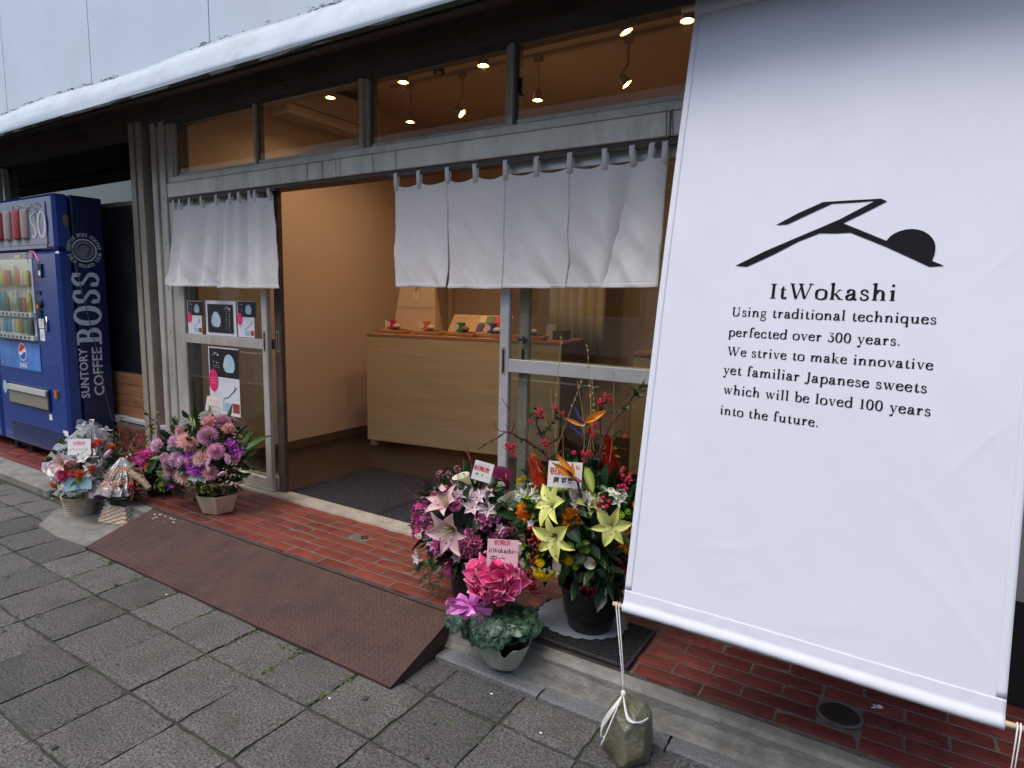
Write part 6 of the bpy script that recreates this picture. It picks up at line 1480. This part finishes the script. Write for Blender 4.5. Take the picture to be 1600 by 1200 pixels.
# ---------------- driftwood piece and the branchy arrangement behind
dwp = P_(600, 540, .05)
A = Arr('branch_arrangement', (-2.30, -.40, .125), (-2.30, -.38, .27), (.17, .12, .12), 'dark arrangement of mossy branches and driftwood between the two baskets and the pink one')
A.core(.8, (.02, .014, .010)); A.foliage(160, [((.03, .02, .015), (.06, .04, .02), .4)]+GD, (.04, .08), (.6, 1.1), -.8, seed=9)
mb = MB(); mb.lathe([(.07, .126), (.09, .22), (.085, .22), (.065, .13)], 14, M=T(-2.30, -.40, 0), cap0=True); mb.build('pot', M['black_pot'], A.o)
dB = (Vector((-2.3, -.42, .3))-CAM).dot(CF)
def Q_(cx, cy, dd=0): return CAM+ray(*q4(cx, cy))*(dB+dd)
mb = MB(); mb.sm = True; mb.mi = 0; pts_ = catm3([Q_(585, 530, -.15), Q_(640, 570, -.2), Q_(690, 605, -.22), Q_(735, 655, -.24)], 8)
mb.tube(pts_, [(.022+.006*noise.noise((i*.4, 0, 0)))*(1-.35*abs(i/len(pts_)-.5)*2) for i in range(len(pts_))], 9); mb.tube([pts_[14], pts_[14]+Vector((.02, 0, .03))], [.01, .004], 6)
mb.v = [tuple(Vector(v)+Vector((noise.noise(Vector(v)*60), noise.noise(Vector(v)*60+Vector((5, 0, 0))), noise.noise(Vector(v)*60+Vector((0, 9, 0)))))*.006) for v in mb.v]
mb.build('driftwood', M['driftwood'], A.o)
def branch(arr, pts, r0, r1, colr=(.09, .05, .035), Qf=Q_, nm='branch', knots=True, seed=0):
    P = catm3([Qf(*p) for p in pts], 7); r = random.Random(seed); mb = MB(); mb.sm = True; mb.mi = 2; mb.cur = colr
    P = [p+Vector((r.gauss(0, 1), r.gauss(0, 1), r.gauss(0, 1)))*(r0*.35) for p in P]
    n = len(P); mb.tube(P, [(r0+(r1-r0)*i/n)*(1+.2*(i % 4 == 0)*knots) for i in range(n)], 6)
    if knots:
        for i in range(3, n, 4):
            d = Vector((r.gauss(0, 1), r.gauss(0, 1), r.gauss(.3, 1))).normalized(); mb.tube([P[i], P[i]+d*r0*2.6], [r0*.6, r0*.3], 4)
    mb.build(nm, [M['petal'], M['leaf'], M['bark']], arr.o); return P
def leaflets(arr, P, n, L, c0, c1, w=.45, nm='leaves', seed=0, frac=(0, 1)):
    r = random.Random(seed+77); mb = MB(); mb.sm = True; mb.mi = 1
    for k in range(n):
        p = P[int(len(P)*r.uniform(*frac)*.999)]; d = Vector((r.gauss(0, 1), r.gauss(0, 1), r.gauss(.5, .7))).normalized(); a, b, z = orient(d, r.uniform(0, 6))
        s_ = L*r.uniform(.6, 1.2); mb.petal(1, w, r.uniform(-.2, .3), -.6, .2, frame(p, z, a, b) @ S3(s_, s_, s_), c0, lerp(c0, c1, r.random()), n=4, point=True, nx=1)
    mb.build(nm, [M['petal'], M['leaf'], M['bark']], arr.o, kind='stuff')
for i, pts_ in enumerate([[(640, 480), (620, 400), (650, 330), (700, 280), (770, 250)], [(610, 460), (560, 380), (545, 290), (540, 205)], [(600, 450), (620, 340), (600, 280), (540, 230)], [(660, 460), (690, 400), (740, 330), (750, 260)], [(620, 430), (560, 420), (500, 330)], [(790, 300), (780, 250), (740, 210), (700, 160), (640, 110)], [(650, 460), (720, 330), (850, 300), (930, 290)], [(700, 300), (760, 220), (810, 180)]]):
    P = branch(A, [(x, y, rnd.uniform(-.06, .06)) for x, y in pts_], .0045 if i < 5 else .0022, .0015, (.20, .15, .05) if i in (0, 3) else (.08, .055, .035), seed=i)
    leaflets(A, P, 16 if i < 5 else 5, .032, (.06, .08, .012), (.20, .22, .03), .4, seed=i, frac=(.25, 1))
A.fl('white5', *q4(612, 448), 13, 1.2); A.fl('magbunch', *q4(700, 465), 26, 1.1); A.fl('redsmall', *q4(740, 450), 14, 1.1); A.fl('ofan', *q4(735, 520), 13, 1.2)
A.leaf('leafy', *q4(700, 540), *q4(750, 560), 1.1, 1.2, 0, .8); A.leaf('leafd', *q4(690, 500), *q4(760, 490), 1.1, 1.2, 0, .8)

# ---------------- purple arrangement behind the cyclamen
c4 = at(724, 820, 'y', -.44)
A = Arr('flower_arrangement', (c4.x, -.42, .125), (c4.x, -.40, c4.z), (.215, .17, .225), 'magenta and pink calla lily arrangement with a small card, left of the yellow lilies')
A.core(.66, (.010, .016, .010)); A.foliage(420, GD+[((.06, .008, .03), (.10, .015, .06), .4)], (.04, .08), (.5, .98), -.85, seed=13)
mb = MB(); mb.lathe([(.08, .126), (.105, .26), (.095, .26), (.07, .13)], 20, M=T(c4.x+.02, -.40, 0), cap0=True); mb.build('pot', M['black_pot'], A.o)
for k, cx, cy, s, kw in [('callab', 325, 650, 110, dict(dirv=(-.3, -.5, .8))), ('callab', 690, 590, 130, dict(dirv=(.2, -.4, .9))), ('callab', 320, 1110, 120, dict(dirv=(-.2, -.9, -.1))), ('callaw', 440, 595, 110, dict(dirv=(-.4, -.3, .9))), ('callaw', 260, 715, 90, dict(dirv=(-.6, -.6, .5))), ('callaw', 690, 755, 120, dict(dirv=(.6, -.6, .3))),
                      ('lilyp', 320, 770, 190, dict(dirv=(-.1, -.7, .8))), ('lilyp', 370, 900, 240, dict(dirv=(.0, -.95, -.1), k=1.2)), ('rosep', 365, 750, 90, {}), ('rosep', 545, 860, 110, {}), ('rosep', 255, 1020, 110, {}), ('rosep', 205, 930, 75, {}), ('rosep', 665, 920, 85, {}), ('carn', 465, 1005, 135, {}), ('magbunch', 150, 790, 90, {}), ('magbunch', 175, 870, 90, {}), ('magbunch', 150, 935, 95, {}),
                      ('alstro', 440, 690, 85, {}), ('alstro', 500, 710, 85, {}), ('alstro', 560, 690, 80, {}), ('alstro', 470, 770, 100, {}), ('alstro', 560, 785, 95, {}), ('alstro', 140, 1080, 85, {}), ('alstro', 375, 1080, 60, {}), ('alstro', 215, 985, 60, {}), ('alstro', 380, 690, 60, {}), ('pinkberry', 270, 570, 60, dict(k=1.1)), ('pinkberry', 380, 530, 45, dict(k=1.15)), ('pinkberry', 190, 800, 90, {}), ('pinkberry', 105, 830, 40, {}), ('pinkberry', 510, 840, 70, {}), ('pinkberry', 330, 560, 50, dict(k=1.1)),
                      ('magbunch', 240, 700, 55, {}), ('rosep', 620, 840, 60, {}), ('carn', 600, 960, 70, {}), ('magbunch', 430, 1040, 80, {}), ('pinkberry', 230, 880, 60, {}), ('callab', 700, 860, 90, dict(dirv=(.7, -.6, .1))), ('magbunch', 120, 880, 60, {}), ('alstro', 640, 900, 60, {}), ('rosep', 450, 930, 60, {}), ('magbunch', 330, 1000, 70, {})]:
    A.fl(k, *q6(cx, cy), s/4, **kw)
for k, a, b, w in [('lilybud', (235, 850), (285, 965), 1.15), ('lilybud', (600, 590), (670, 605), .7), ('lilybud', (620, 640), (660, 620), .6), ('leaf', (150, 900), (65, 885), .9), ('leaf', (220, 1110), (105, 1160), 1.1), ('leafd', (300, 950), (330, 1050), 1), ('leafd', (560, 700), (680, 650), .8), ('leafd', (600, 800), (700, 790), .9), ('leafd', (560, 930), (660, 990), .9), ('burgleaf', (520, 620), (480, 590), 1), ('leaf', (200, 1090), (250, 1180), 1), ('leafd', (500, 830), (490, 930), 1), ('leaf', (620, 760), (600, 850), 1), ('leafd', (300, 700), (210, 670), .8), ('leaf', (400, 1060), (480, 1120), 1)]: A.leaf(k, *q6(*a), *q6(*b), 1.0, 1.08, rnd.uniform(-.3, .3), w)
A.fine(7, .014, (.03, .07, .03), [(*q6(240, 1130), 28), (*q6(200, 1180), 26), (*q6(300, 1170), 24), (*q6(150, 1120), 18), (*q6(260, 1230), 24)])
dC = (Vector((c4.x, -.45, .6))-CAM).dot(CF)
A.card([(q6(480, 472)), (q6(598, 502)), (q6(592, 625)), (q6(475, 590))], 1.1, [('#6', -.02, .34, .10, 'ink'), ('祝開店', -.08, .10, .28, 'red_ink'), ('大', -.25, -.20, .2, 'ink'), ('#1', .05, -.22, .2, 'ink'), ('#2', .33, -.26, .09, 'ink')], depth=dC-.08)
def W_(cx, cy, dd=0): return CAM+ray(*q6(cx, cy))*(dC+dd)
for i, pts_ in enumerate([[(470, 700), (460, 470), (420, 360)], [(460, 480), (440, 430), (380, 400)], [(280, 780), (150, 720), (10, 620)], [(300, 700), (270, 620), (262, 560)], [(390, 640), (380, 560), (372, 520)], [(330, 600), (320, 570), (300, 550)], [(190, 820), (140, 760), (110, 700)]]):
    branch(A, [(x, y, rnd.uniform(-.03, .03)) for x, y in pts_], .0016, .0008, (.16, .03, .04), Qf=W_, seed=20+i, nm='twig')

# ---------------- large yellow lily arrangement in the black pot
pot_b = at(911, 985, 'z', .142); c5 = at(905, 825, 'y', -.42)
A = Arr('flower_arrangement', (pot_b.x, -.37, .142), (c5.x, -.38, c5.z), (.275, .19, .235), 'big yellow lily, celosia and strelitzia arrangement with tall branches in a black pot')
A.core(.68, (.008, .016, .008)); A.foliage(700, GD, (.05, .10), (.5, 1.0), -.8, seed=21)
pc = Vector((pot_b.x+.002, -.375, 0))
mb = MB(); mb.sm = True
prof = [(.078, .1425), (.082, .144)] + [(.083+.0018*k, .148+.0085*k+(.0)) for k in range(20)] + [(.126, .315), (.118, .315), (.10, .2)]
mb.lathe(prof, 48, M=T(*pc), cap0=True, mod=lambda g, i: 1+(.012*(-1)**i if 2 <= i < 22 else 0)*math.sin(g*20+ (0 if i % 2 else 1.57))); mb.build('pot', M['black_pot'], A.o)
YL = [('celo', 885, 585, 185, dict(dirv=(-.25, -.1, .95), k=1.08)), ('celr', 1325, 485, 190, dict(dirv=(-.05, 0, 1), k=1.05)),
      ('lilyy', 985, 755, 190, dict(dirv=(-.35, -.75, .35), k=1.15)), ('lilyy', 1000, 950, 200, dict(dirv=(-.1, -1, -.05), k=1.25)), ('lilyy', 1345, 880, 175, dict(dirv=(.25, -.95, .05), k=1.18)), ('lilyy', 1195, 760, 170, dict(dirv=(.5, -.2, .8), k=.92)),
      ('wstar', 805, 680, 110, {}), ('wstar', 900, 695, 110, {}), ('whitef', 1130, 700, 100, {}), ('white5', 1130, 750, 80, {}), ('wstar', 1330, 730, 130, {}), ('white5', 1240, 820, 80, {}), ('white5', 1190, 720, 80, {}), ('wstar', 860, 660, 80, {}), ('white5', 1280, 790, 50, {}), ('wstar', 1400, 700, 70, {}), ('white5', 840, 870, 50, {}), ('whitef', 940, 680, 60, {}),
      ('ofan', 1100, 835, 120, {}), ('ofan', 1080, 890, 70, {}), ('ofan', 810, 800, 110, {}), ('omum', 1445, 975, 165, {}), ('yflower', 1495, 765, 70, {}), ('ybunch', 925, 1145, 150, {}), ('yflower', 1075, 1095, 75, {}), ('yflower', 1055, 1070, 50, {}), ('ybunch', 790, 610, 70, {}), ('yflower', 815, 595, 40, dict(k=1.05)), ('yflower', 1350, 410, 50, dict(k=1.1)), ('yflower', 1310, 405, 45, dict(k=1.1)), ('yflower', 1375, 460, 40, dict(k=1.1)), ('yflower', 1300, 440, 40, dict(k=1.1)),
      ('berries', 865, 945, 100, {}), ('berries', 890, 1000, 80, {}), ('berries', 870, 1090, 80, {}), ('berries', 1430, 1130, 90, {}), ('berries', 1370, 1030, 75, {}), ('redsmall', 1430, 570, 85, {}), ('redsmall', 1440, 610, 60, {}), ('redsmall', 1495, 645, 55, {}), ('berries', 940, 890, 40, {}), ('berries', 830, 1190, 90, {}), ('redsmall', 1290, 740, 80, {}), ('redsmall', 1410, 660, 60, {}), ('berries', 1190, 1240, 100, {}), ('berries', 1150, 1280, 90, {}), ('berries', 1220, 1290, 80, {}), ('berries', 820, 1240, 90, {}), ('berries', 860, 1280, 70, {}), ('berries', 1330, 1260, 70, {}),
      ('creambud', 1300, 985, 60, {}), ('callaw', 1230, 1130, 80, dict(dirv=(0, -1, .2)))]
for k, cx, cy, s, kw in YL: A.fl(k, *q6(cx, cy), s/4, **kw)
for cx, cy, s in [(820, 720, 55), (790, 745, 50), (850, 740, 55), (905, 725, 60), (880, 735, 45), (910, 800, 50), (800, 1010, 45), (830, 1065, 50), (770, 1080, 50), (815, 1110, 45), (860, 820, 45), (1085, 1015, 65), (1180, 1000, 55), (1185, 1030, 55), (1160, 1035, 40), (1120, 1140, 45), (1140, 1010, 40), (1170, 1090, 40), (920, 870, 35), (870, 780, 45), (1400, 820, 50), (1440, 800, 45), (1380, 790, 40), (760, 1120, 40), (900, 1010, 35), (1390, 860, 40), (850, 690, 35)]: A.fl('gbutton', *q6(cx, cy), s/4, 1.03)
for k, a, b, w in [('leafd', (1100, 900), (1060, 860), 1.4), ('leafd', (1170, 880), (1060, 840), 1.2), ('leafd', (1150, 830), (1310, 850), 1.0), ('leafd', (1180, 900), (1230, 970), 1.2), ('leafd', (1210, 1000), (1265, 1100), 1.2), ('leafd', (1190, 1080), (1105, 1120), 1.4), ('leafd', (1300, 1020), (1375, 1110), 1.2), ('leafd', (800, 860), (720, 880), 1.2), ('leafd', (820, 910), (740, 960), 1), ('leafd', (930, 850), (840, 870), 1.1), ('leafd', (1120, 780), (1190, 830), 1.2), ('leaf', (1400, 1000), (1330, 960), 1.0), ('leafd', (1060, 1120), (1060, 1200), 1.2), ('leafd', (1250, 1160), (1330, 1210), 1.1), ('leafd', (1180, 1180), (1130, 1240), 1.1), ('leafd', (1280, 1200), (1240, 1290), 1.1), ('leafd', (1320, 1150), (1420, 1190), 1.1), ('leafd', (1060, 870), (1150, 1000), 1.3), ('leafd', (1040, 800), (1090, 700), .6), ('leafd', (1380, 1180), (1430, 1260), 1.1), ('leafd', (960, 850), (860, 800), .9), ('leafd', (1250, 640), (1330, 670), .8), ('leafd', (1330, 690), (1260, 660), .9), ('lilybud', (1185, 520), (1225, 680), 1.1), ('lilybud', (950, 655), (1075, 660), 1.0), ('leafd', (1350, 560), (1420, 560), .6), ('leaf', (1330, 390), (1400, 290), .6), ('leafd', (1400, 1080), (1450, 1090), 1.2), ('lilybud', (740, 670), (725, 700), 1), ('lilybud', (735, 640), (770, 620), .7), ('lilybud', (1400, 730), (1440, 745), .7)]: A.leaf(k, *q6(*a), *q6(*b), 1.03, 1.1, rnd.uniform(-.4, .4), w)
dD = (Vector((pot_b.x, -.42, .7))-CAM).dot(CF)
A.card([(q6(935, 480)), (q6(1150, 492)), (q6(1165, 655)), (q6(955, 640))], 1.1, [('#5', -.10, .36, .11, 'ink'), ('祝開店', -.12, .10, .30, 'red_ink'), ('#1', .38, .25, .3, 'red_ink'), ('原 将晃', -.04, -.24, .24, 'ink')], depth=dD-.13)
def Y_(cx, cy, dd=0): return CAM+ray(*q6(cx, cy))*(dD+dd)
BR = [([(980, 640), (950, 470), (850, 385), (720, 310), (690, 300), (600, 350), (510, 405)], .0052, .0018), ([(950, 470), (925, 380), (890, 290), (865, 220), (845, 160)], .0036, .0016), ([(910, 365), (930, 300), (985, 220), (990, 165)], .0032, .0014), ([(1270, 780), (1272, 640), (1268, 470), (1290, 340), (1370, 220), (1450, 110), (1540, 20)], .0062, .0022), ([(1268, 470), (1275, 300), (1270, 180), (1290, 110)], .0034, .0016), ([(1290, 345), (1400, 400), (1505, 412)], .0014, .0009), ([(720, 310), (730, 240), (700, 160), (655, 90)], .0022, .0010), ([(690, 300), (640, 290), (600, 240)], .0018, .0009), ([(1450, 110), (1500, 40), (1550, 10)], .002, .0012), ([(1150, 640), (1140, 560), (1180, 440)], .0022, .0012), ([(950, 470), (1010, 430), (1080, 400)], .0025, .0012), ([(1300, 640), (1420, 540), (1500, 520)], .0014, .0008)]
bp_ = []
for i, (pts_, r0, r1) in enumerate(BR): bp_.append(branch(A, [(x, y, rnd.uniform(-.02, .05)) for x, y in pts_], r0, r1, (.085, .030, .022), Qf=Y_, seed=40+i))
for i in (1, 2, 3, 4, 8, 9): leaflets(A, bp_[i], 14 if i != 8 else 18, .026, (.02, .07, .012), (.05, .14, .02), .55, seed=i, frac=(.3, 1))
leaflets(A, bp_[0], 6, .022, (.02, .07, .012), (.05, .14, .02), .55, seed=77, frac=(.2, .5))
for cx, cy, s in [(710, 385, 70), (738, 438, 48), (890, 180, 65), (835, 235, 34), (990, 148, 46), (1035, 178, 38), (930, 370, 58), (1232, 285, 68), (1222, 322, 42), (1315, 70, 46), (1290, 115, 66), (1335, 105, 34), (1185, 430, 60), (1180, 475, 50), (1425, 330, 34), (1160, 222, 32), (1110, 435, 40), (905, 200, 45), (1215, 440, 34)]:
    p = Y_(cx, cy, -.01+rnd.uniform(-.01, .01)); sz = s/4*(dD)/FOC*1.1; a, b, z = orient((rnd.uniform(-.6, .6), -1, rnd.uniform(0, .8)), rnd.uniform(0, 6)); inst('blossom', fm('quince', FL['quince']), A.o, frame(p, a, b, z) @ S3(sz, sz, sz))
for cx, cy in [(720, 405), (690, 410), (860, 230), (880, 260), (850, 190), (985, 370), (1010, 345), (965, 400), (1180, 195), (1190, 250), (1245, 140), (1330, 180)]:
    p = Y_(cx, cy, rnd.uniform(-.01, .01)); a, b, z = orient((rnd.uniform(-1, 1), -.6, rnd.uniform(-.3, .8)), rnd.uniform(0, 6)); inst('leaf', fm('leaf', LV['leaf']), A.o, frame(p, z, a, b) @ S3(.026, .03, .026))
# bird of paradise blooms
def strel(pts_beak, oranges, blue=None):
    mb = MB(); mb.sm = True; mb.mi = 0
    P = catm3([Y_(*p) for p in pts_beak], 6); n = len(P); mb.tube(P, [max(.001, .0075*math.sin(math.pi*(i+.6)/(n+.4))**.7) for i in range(n)], 8, cols=[lerp((.10, .10, .12), (.62, .12, .16), i/n) for i in range(n)])
    mb.build('strelitzia_beak', [M['petal'], M['leaf'], M['bark']], A.o)
    for a_, b_, w, c0, c1 in oranges:
        a, b = Y_(*a_), Y_(*b_); x = (b-a); L = x.length; x.normalize(); v = (CAM-a).normalized(); z = (v-x*v.dot(x)).normalized(); y = z.cross(x)
        mb = MB(); mb.sm = True; mb.petal(1, w, .12, -.3, .4, frame(a, x, y, z) @ S3(L, L, L), c0, c1, n=8, point=True, shape=.8, nx=2); mb.build('strelitzia_petal', [M['petal'], M['leaf'], M['bark']], A.o)
O1, O2, BL_ = (.78, .26, .02), (.84, .36, .04), (.05, .04, .16)
strel([(1070, 545, -.16), (1110, 590, -.16), (1160, 612, -.165)], [((1110, 590, -.16), (1000, 435, -.15), .26, O1, O2), ((1105, 585, -.165), (968, 488, -.17), .24, O1, O2), ((1108, 590, -.165), (1095, 480, -.17), .2, O2, O1), ((1100, 575, -.17), (1060, 535, -.175), .3, (.02, .02, .05), BL_)])
strel([(1040, 210, .0), (1110, 270, -.01), (1178, 335, -.02)], [((1160, 262, -.02), (1050, 208, -.02), .2, O2, O1), ((1180, 235, -.02), (1310, 165, -.03), .3, O1, O2), ((1170, 240, -.02), (1270, 215, -.03), .28, O1, O2), ((1165, 255, -.03), (1105, 130, -.03), .12, BL_, (.10, .09, .25)), ((1175, 330, -.02), (1055, 225, -.025), .16, (.12, .08, .14), BL_), ((1178, 250, -.03), (1140, 262, -.03), .4, (.75, .6, .4), (.78, .6, .5))])
mb = MB(); mb.sm = True; mb.mi = 2; mb.cur = (.12, .02, .03); mb.tube([Y_(1130, 612, -.15), Y_(1150, 700, -.12), Y_(1150, 790, -.06)], .0045, 6); mb.build('strelitzia_stem', [M['petal'], M['leaf'], M['bark']], A.o)
# thin straw coloured twigs rising in front of the glass
for i, (x0, y0, x1, y1) in enumerate([(1000, 560, 1030, -290), (1020, 600, 960, 40), (1000, 400, 1170, -60), (1190, 420, 1225, -20), (1210, 500, 1190, -240), (1330, 500, 1350, -80), (900, 560, 800, 200), (920, 560, 700, 330), (860, 600, 770, 60), (960, 600, 920, 180), (1170, 500, 1130, -20), (1050, 560, 1040, 180), (1230, 420, 1215, -60), (900, 560, 665, 240)]):
    mx_, my_ = (x0+x1)/2+rnd.uniform(-25, 25), (y0+y1)/2
    P = branch(A, [(x0, y0, .0), (mx_, my_, .05), (x1, y1, .06)], .0014, .0007, (.30, .20, .07) if i not in (7, 8, 13) else (.18, .05, .04), Qf=Y_, knots=False, seed=60+i, nm='twig')
    if i in (0, 2, 3, 4):
        mb = MB(); mb.mi = 2; mb.cur = (.38, .27, .10)
        for k in range(12): p = P[int(len(P)*(.55+.44*k/12))]; mb.ball(p+Vector((rnd.uniform(-.004, .004), 0, 0)), .0024, 5, 3, (1, 1, 2.2))
        mb.build('twig_buds', [M['petal'], M['leaf'], M['bark']], A.o, kind='stuff')

# ---------------- cyclamen
bc_ = at(768, 1052, 'z', .028); cc = at(770, 905, 'y', bc_.y+.03)
A = Arr('potted_cyclamen', (bc_.x, bc_.y+.06, .03), (cc.x, bc_.y+.05, cc.z), (.115, .10, .09), 'potted pink cyclamen in pale green wrapping with a lilac bow', group=None)
A.o['category'] = 'potted plant'
PCX, PCY = bc_.x+.002, bc_.y+.085
mb = MB(); mb.sm = True; mb.lathe([(.055, .032), (.06, .036), (.078, .135), (.082, .15), (.074, .15), (.07, .12)], 28, M=T(PCX, PCY, 0), cap0=True); mb.lathe([(.001, .14), (.075, .14)], 20, M=T(PCX, PCY, 0)); mb.build('pot', M['black_pot'], A.o)
def wrapf(u, v):
    a = 2*math.pi*u - math.pi/2 - .0
    sq = 1/(abs(math.cos(a-.3))**3+abs(math.sin(a-.3))**3)**(1/3)
    r0 = .062*(1+.18*(sq-1)*2); r_ = r0+(.122*sq*.92-r0)*v**.9
    zt = .172+.03*math.cos(4*(a-.3)+math.pi)*-1
    notch = math.exp(-((a+math.pi/2-.50)/.22)**2)
    zt -= .075*notch; r_ += .012*notch*v
    fold = .006*math.sin(a*13+2*math.sin(a*3))*v
    return Vector((PCX+(r_+fold)*math.cos(a), PCY+(r_+fold)*math.sin(a), .032+(zt-.032)*v))
mb = MB(); mb.sm = True; mb.grid(wrapf, 96, 16); solid(mb.build('paper_wrap', M['wrap'], A.o), .0012)
# leaves with silver marbling
def cycleaf(mb, r):
    mb.mi = 1
    def f(u, v):
        a = 2*math.pi*u; rr = v*.5*(1+.10*math.cos(a)-.34*math.exp(-((abs(a-math.pi))/.35)**2)+.03*math.sin(9*a))
        return Vector((rr*math.cos(a)+.02, rr*math.sin(a)*.95, -.25*rr*rr+.03*math.sin(5*a)*v))
    def cf(u, v):
        a = 2*math.pi*u; s_ = abs(math.sin(a*4.5)); ring = math.exp(-((v-.62-.08*math.sin(a*9))/.13)**2)
        t = max(ring*.8, .9*(s_ < .16)*(v < .75)); t *= .7+.5*noise.noise((math.cos(a)*v*6, math.sin(a)*v*6, 1)); t = max(0, min(1, t))*(v < .86); return lerp((.007, .030, .014) if v < .9 else (.02, .06, .02), (.12, .22, .14), t)
    mb.grid(f, 40, 10, cf); mb.cur = (.2, .05, .05); mb.tube([(0, 0, -.01), (-.1, 0, -.3)], .03, 4)
LV['cyc'] = cycleaf
lfc = Vector((PCX, PCY, .195))
A2 = (lfc, Vector((.155, .14, .055)))
sv = (A.c.copy(), A.r.copy()); A.c, A.r = lfc, Vector((.150, .14, .06))
for cx, cy, s in [(262, 490, 100), (250, 445, 70), (310, 520, 90), (360, 535, 95), (430, 548, 95), (505, 560, 120), (540, 490, 90), (590, 510, 100), (650, 500, 100), (690, 500, 70), (480, 500, 90), (620, 450, 90), (570, 440, 90), (520, 430, 90), (400, 490, 90), (340, 470, 90), (660, 450, 70), (380, 440, 80), (620, 540, 60)]:
    p, n, t = A.hit(*q7(cx, cy), 1.0); sz = s*.3167*t/FOC*1.15; p = p+n*rnd.uniform(-.012, .014); a, b, z = orient((n*1.2+Vector((rnd.uniform(-.5, .5), rnd.uniform(-.5, .3), .1+rnd.uniform(-.3, .5)))+(CAM-p).normalized()*.4).normalized(), rnd.uniform(0, 6.28)); inst('leaf', fm('cyc', LV['cyc'], 4), A.o, frame(p, a, b, z) @ S3(sz, sz, sz))
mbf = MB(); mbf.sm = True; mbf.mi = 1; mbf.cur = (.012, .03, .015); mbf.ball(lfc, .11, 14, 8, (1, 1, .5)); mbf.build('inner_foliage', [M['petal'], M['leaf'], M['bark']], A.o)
A.c, A.r = sv
def cycpetal(mb, r):
    mb.petal(1, .80, .2, -.35, .18, None, (.74, .025, .19), (.88, .10, .32), n=8, shape=.62, edge=(.88, .46, .60), nx=5, wav=.02)
FL['cycp'] = cycpetal; NAMES['cycp'] = 'petal'
core = MB(); core.sm = True; core.cur = (.25, .02, .06); core.ball((0, 0, 0), 1, 14, 10); core.v = [tuple(A.c+Vector((v[0]*A.r.x*.7, v[1]*A.r.y*.7, v[2]*A.r.z*.7))) for v in core.v]; core.build('flower_core', [M['petal'], M['leaf'], M['bark']], A.o)
r = random.Random(4)
for i in range(130):
    d = Vector((r.gauss(0, 1), r.gauss(0, 1)-.4, r.gauss(.0, .8))).normalized(); p = A.c+Vector([d[j]*A.r[j] for j in range(3)])*r.uniform(.6, .93)
    x = (Vector((d.x*.6+r.gauss(0, .45), d.y*.3+r.gauss(0, .45), .6+r.gauss(0, .4)))).normalized(); v = d+Vector((0, 0, -.1)); z = (v-x*v.dot(x)).normalized(); y = z.cross(x); L = r.uniform(.046, .066)
    inst('petal', fm('cycp', FL['cycp'], 5), A.o, frame(p-x*L*.35, x, y, z) @ Rx(r.uniform(-.4, .4)) @ S3(L, L, L))
mb = MB(); mb.sm = True; mb.mi = 2; mb.cur = (.18, .05, .04)
for i in range(22):
    a = r.uniform(0, 6.28); q = r.uniform(.01, .07); mb.tube([(PCX+q*.4*math.cos(a), PCY+q*.4*math.sin(a), .15), (A.c.x+q*math.cos(a), A.c.y+q*math.sin(a), A.c.z-.03)], .0022, 5)
mb.build('flower_stems', [M['petal'], M['leaf'], M['bark']], A.o, kind='stuff')
dE = (Vector((PCX, PCY-.13, .22))-CAM).dot(CF)
def E_(cx, cy, dd=0): return CAM+ray(*q7(cx, cy))*(dE+dd)
cen = E_(365, 405, .0)
for i, (ax, ay, L) in enumerate([(-110, -30, 1), (-60, -50, 1), (20, -55, .8), (85, -25, 1), (95, 25, 1), (50, 60, .9), (-40, 45, .8), (-95, 10, .8), (0, 40, .7), (60, -10, .9)]):
    e = E_(365+ax, 405+ay, -.01+r.uniform(-.01, .01)); out = (e-cen); side = out.cross(CF).normalized(); w_ = .0125
    lift = -CF*.022
    pts_ = [cen, cen+out*.5+side*.006+lift*.6, cen+out*1.0+side*.007+lift*.3, cen+out*1.08, cen+out*.95-side*.006, cen+out*.5-side*.009-lift*.2, cen+Vector((0, 0, -.002))]
    PP = catm3(pts_, 5); n_ = len(PP)-1
    mb = MB(); mb.sm = True
    nn = (CF*.6+side*.8).normalized() if i % 2 else (CF*.9+Vector((0, 0, .5))).normalized()
    mb.grid(lambda u, v: PP[min(n_, int(round(v*n_)))]+(out.normalized().cross(side) if False else nn.cross(out).normalized())*w_*(u-.5)*2*(.35+.65*math.sin(math.pi*v)), 2, n_); mb.build('ribbon_loop', M['ribbon'], A.o)
mb = MB(); mb.sm = True; mb.ball(cen, .010, 8, 6); mb.build('ribbon_knot', M['ribbon'], A.o)
for e_ in ((245, 435), (330, 470)):
    a = cen; b = E_(*e_, -.0); mb = MB(); mb.sm = True; sd_ = (b-a).cross(CF).normalized(); mb.grid(lambda u, v: a.lerp(b, v)+sd_*.008*(u-.5)*2+Vector((0, 0, .01*math.sin(v*3))), 2, 8); mb.build('ribbon_tail', M['ribbon'], A.o)
A.card([(758, 840), (807, 846), (811, 905), (763, 905)], 1.0, [('祝開店', -.03, .41, .14, 'red_ink'), ('ItWokashi', -.06, .22, .17, 'ink'), ('さん', .42, .20, .08, 'red_ink'), ('安ナ', -.15, -.02, .2, 'ink'), ('山俊博', .12, -.28, .2, 'ink')], 'pinkcard', depth=dE+.03)
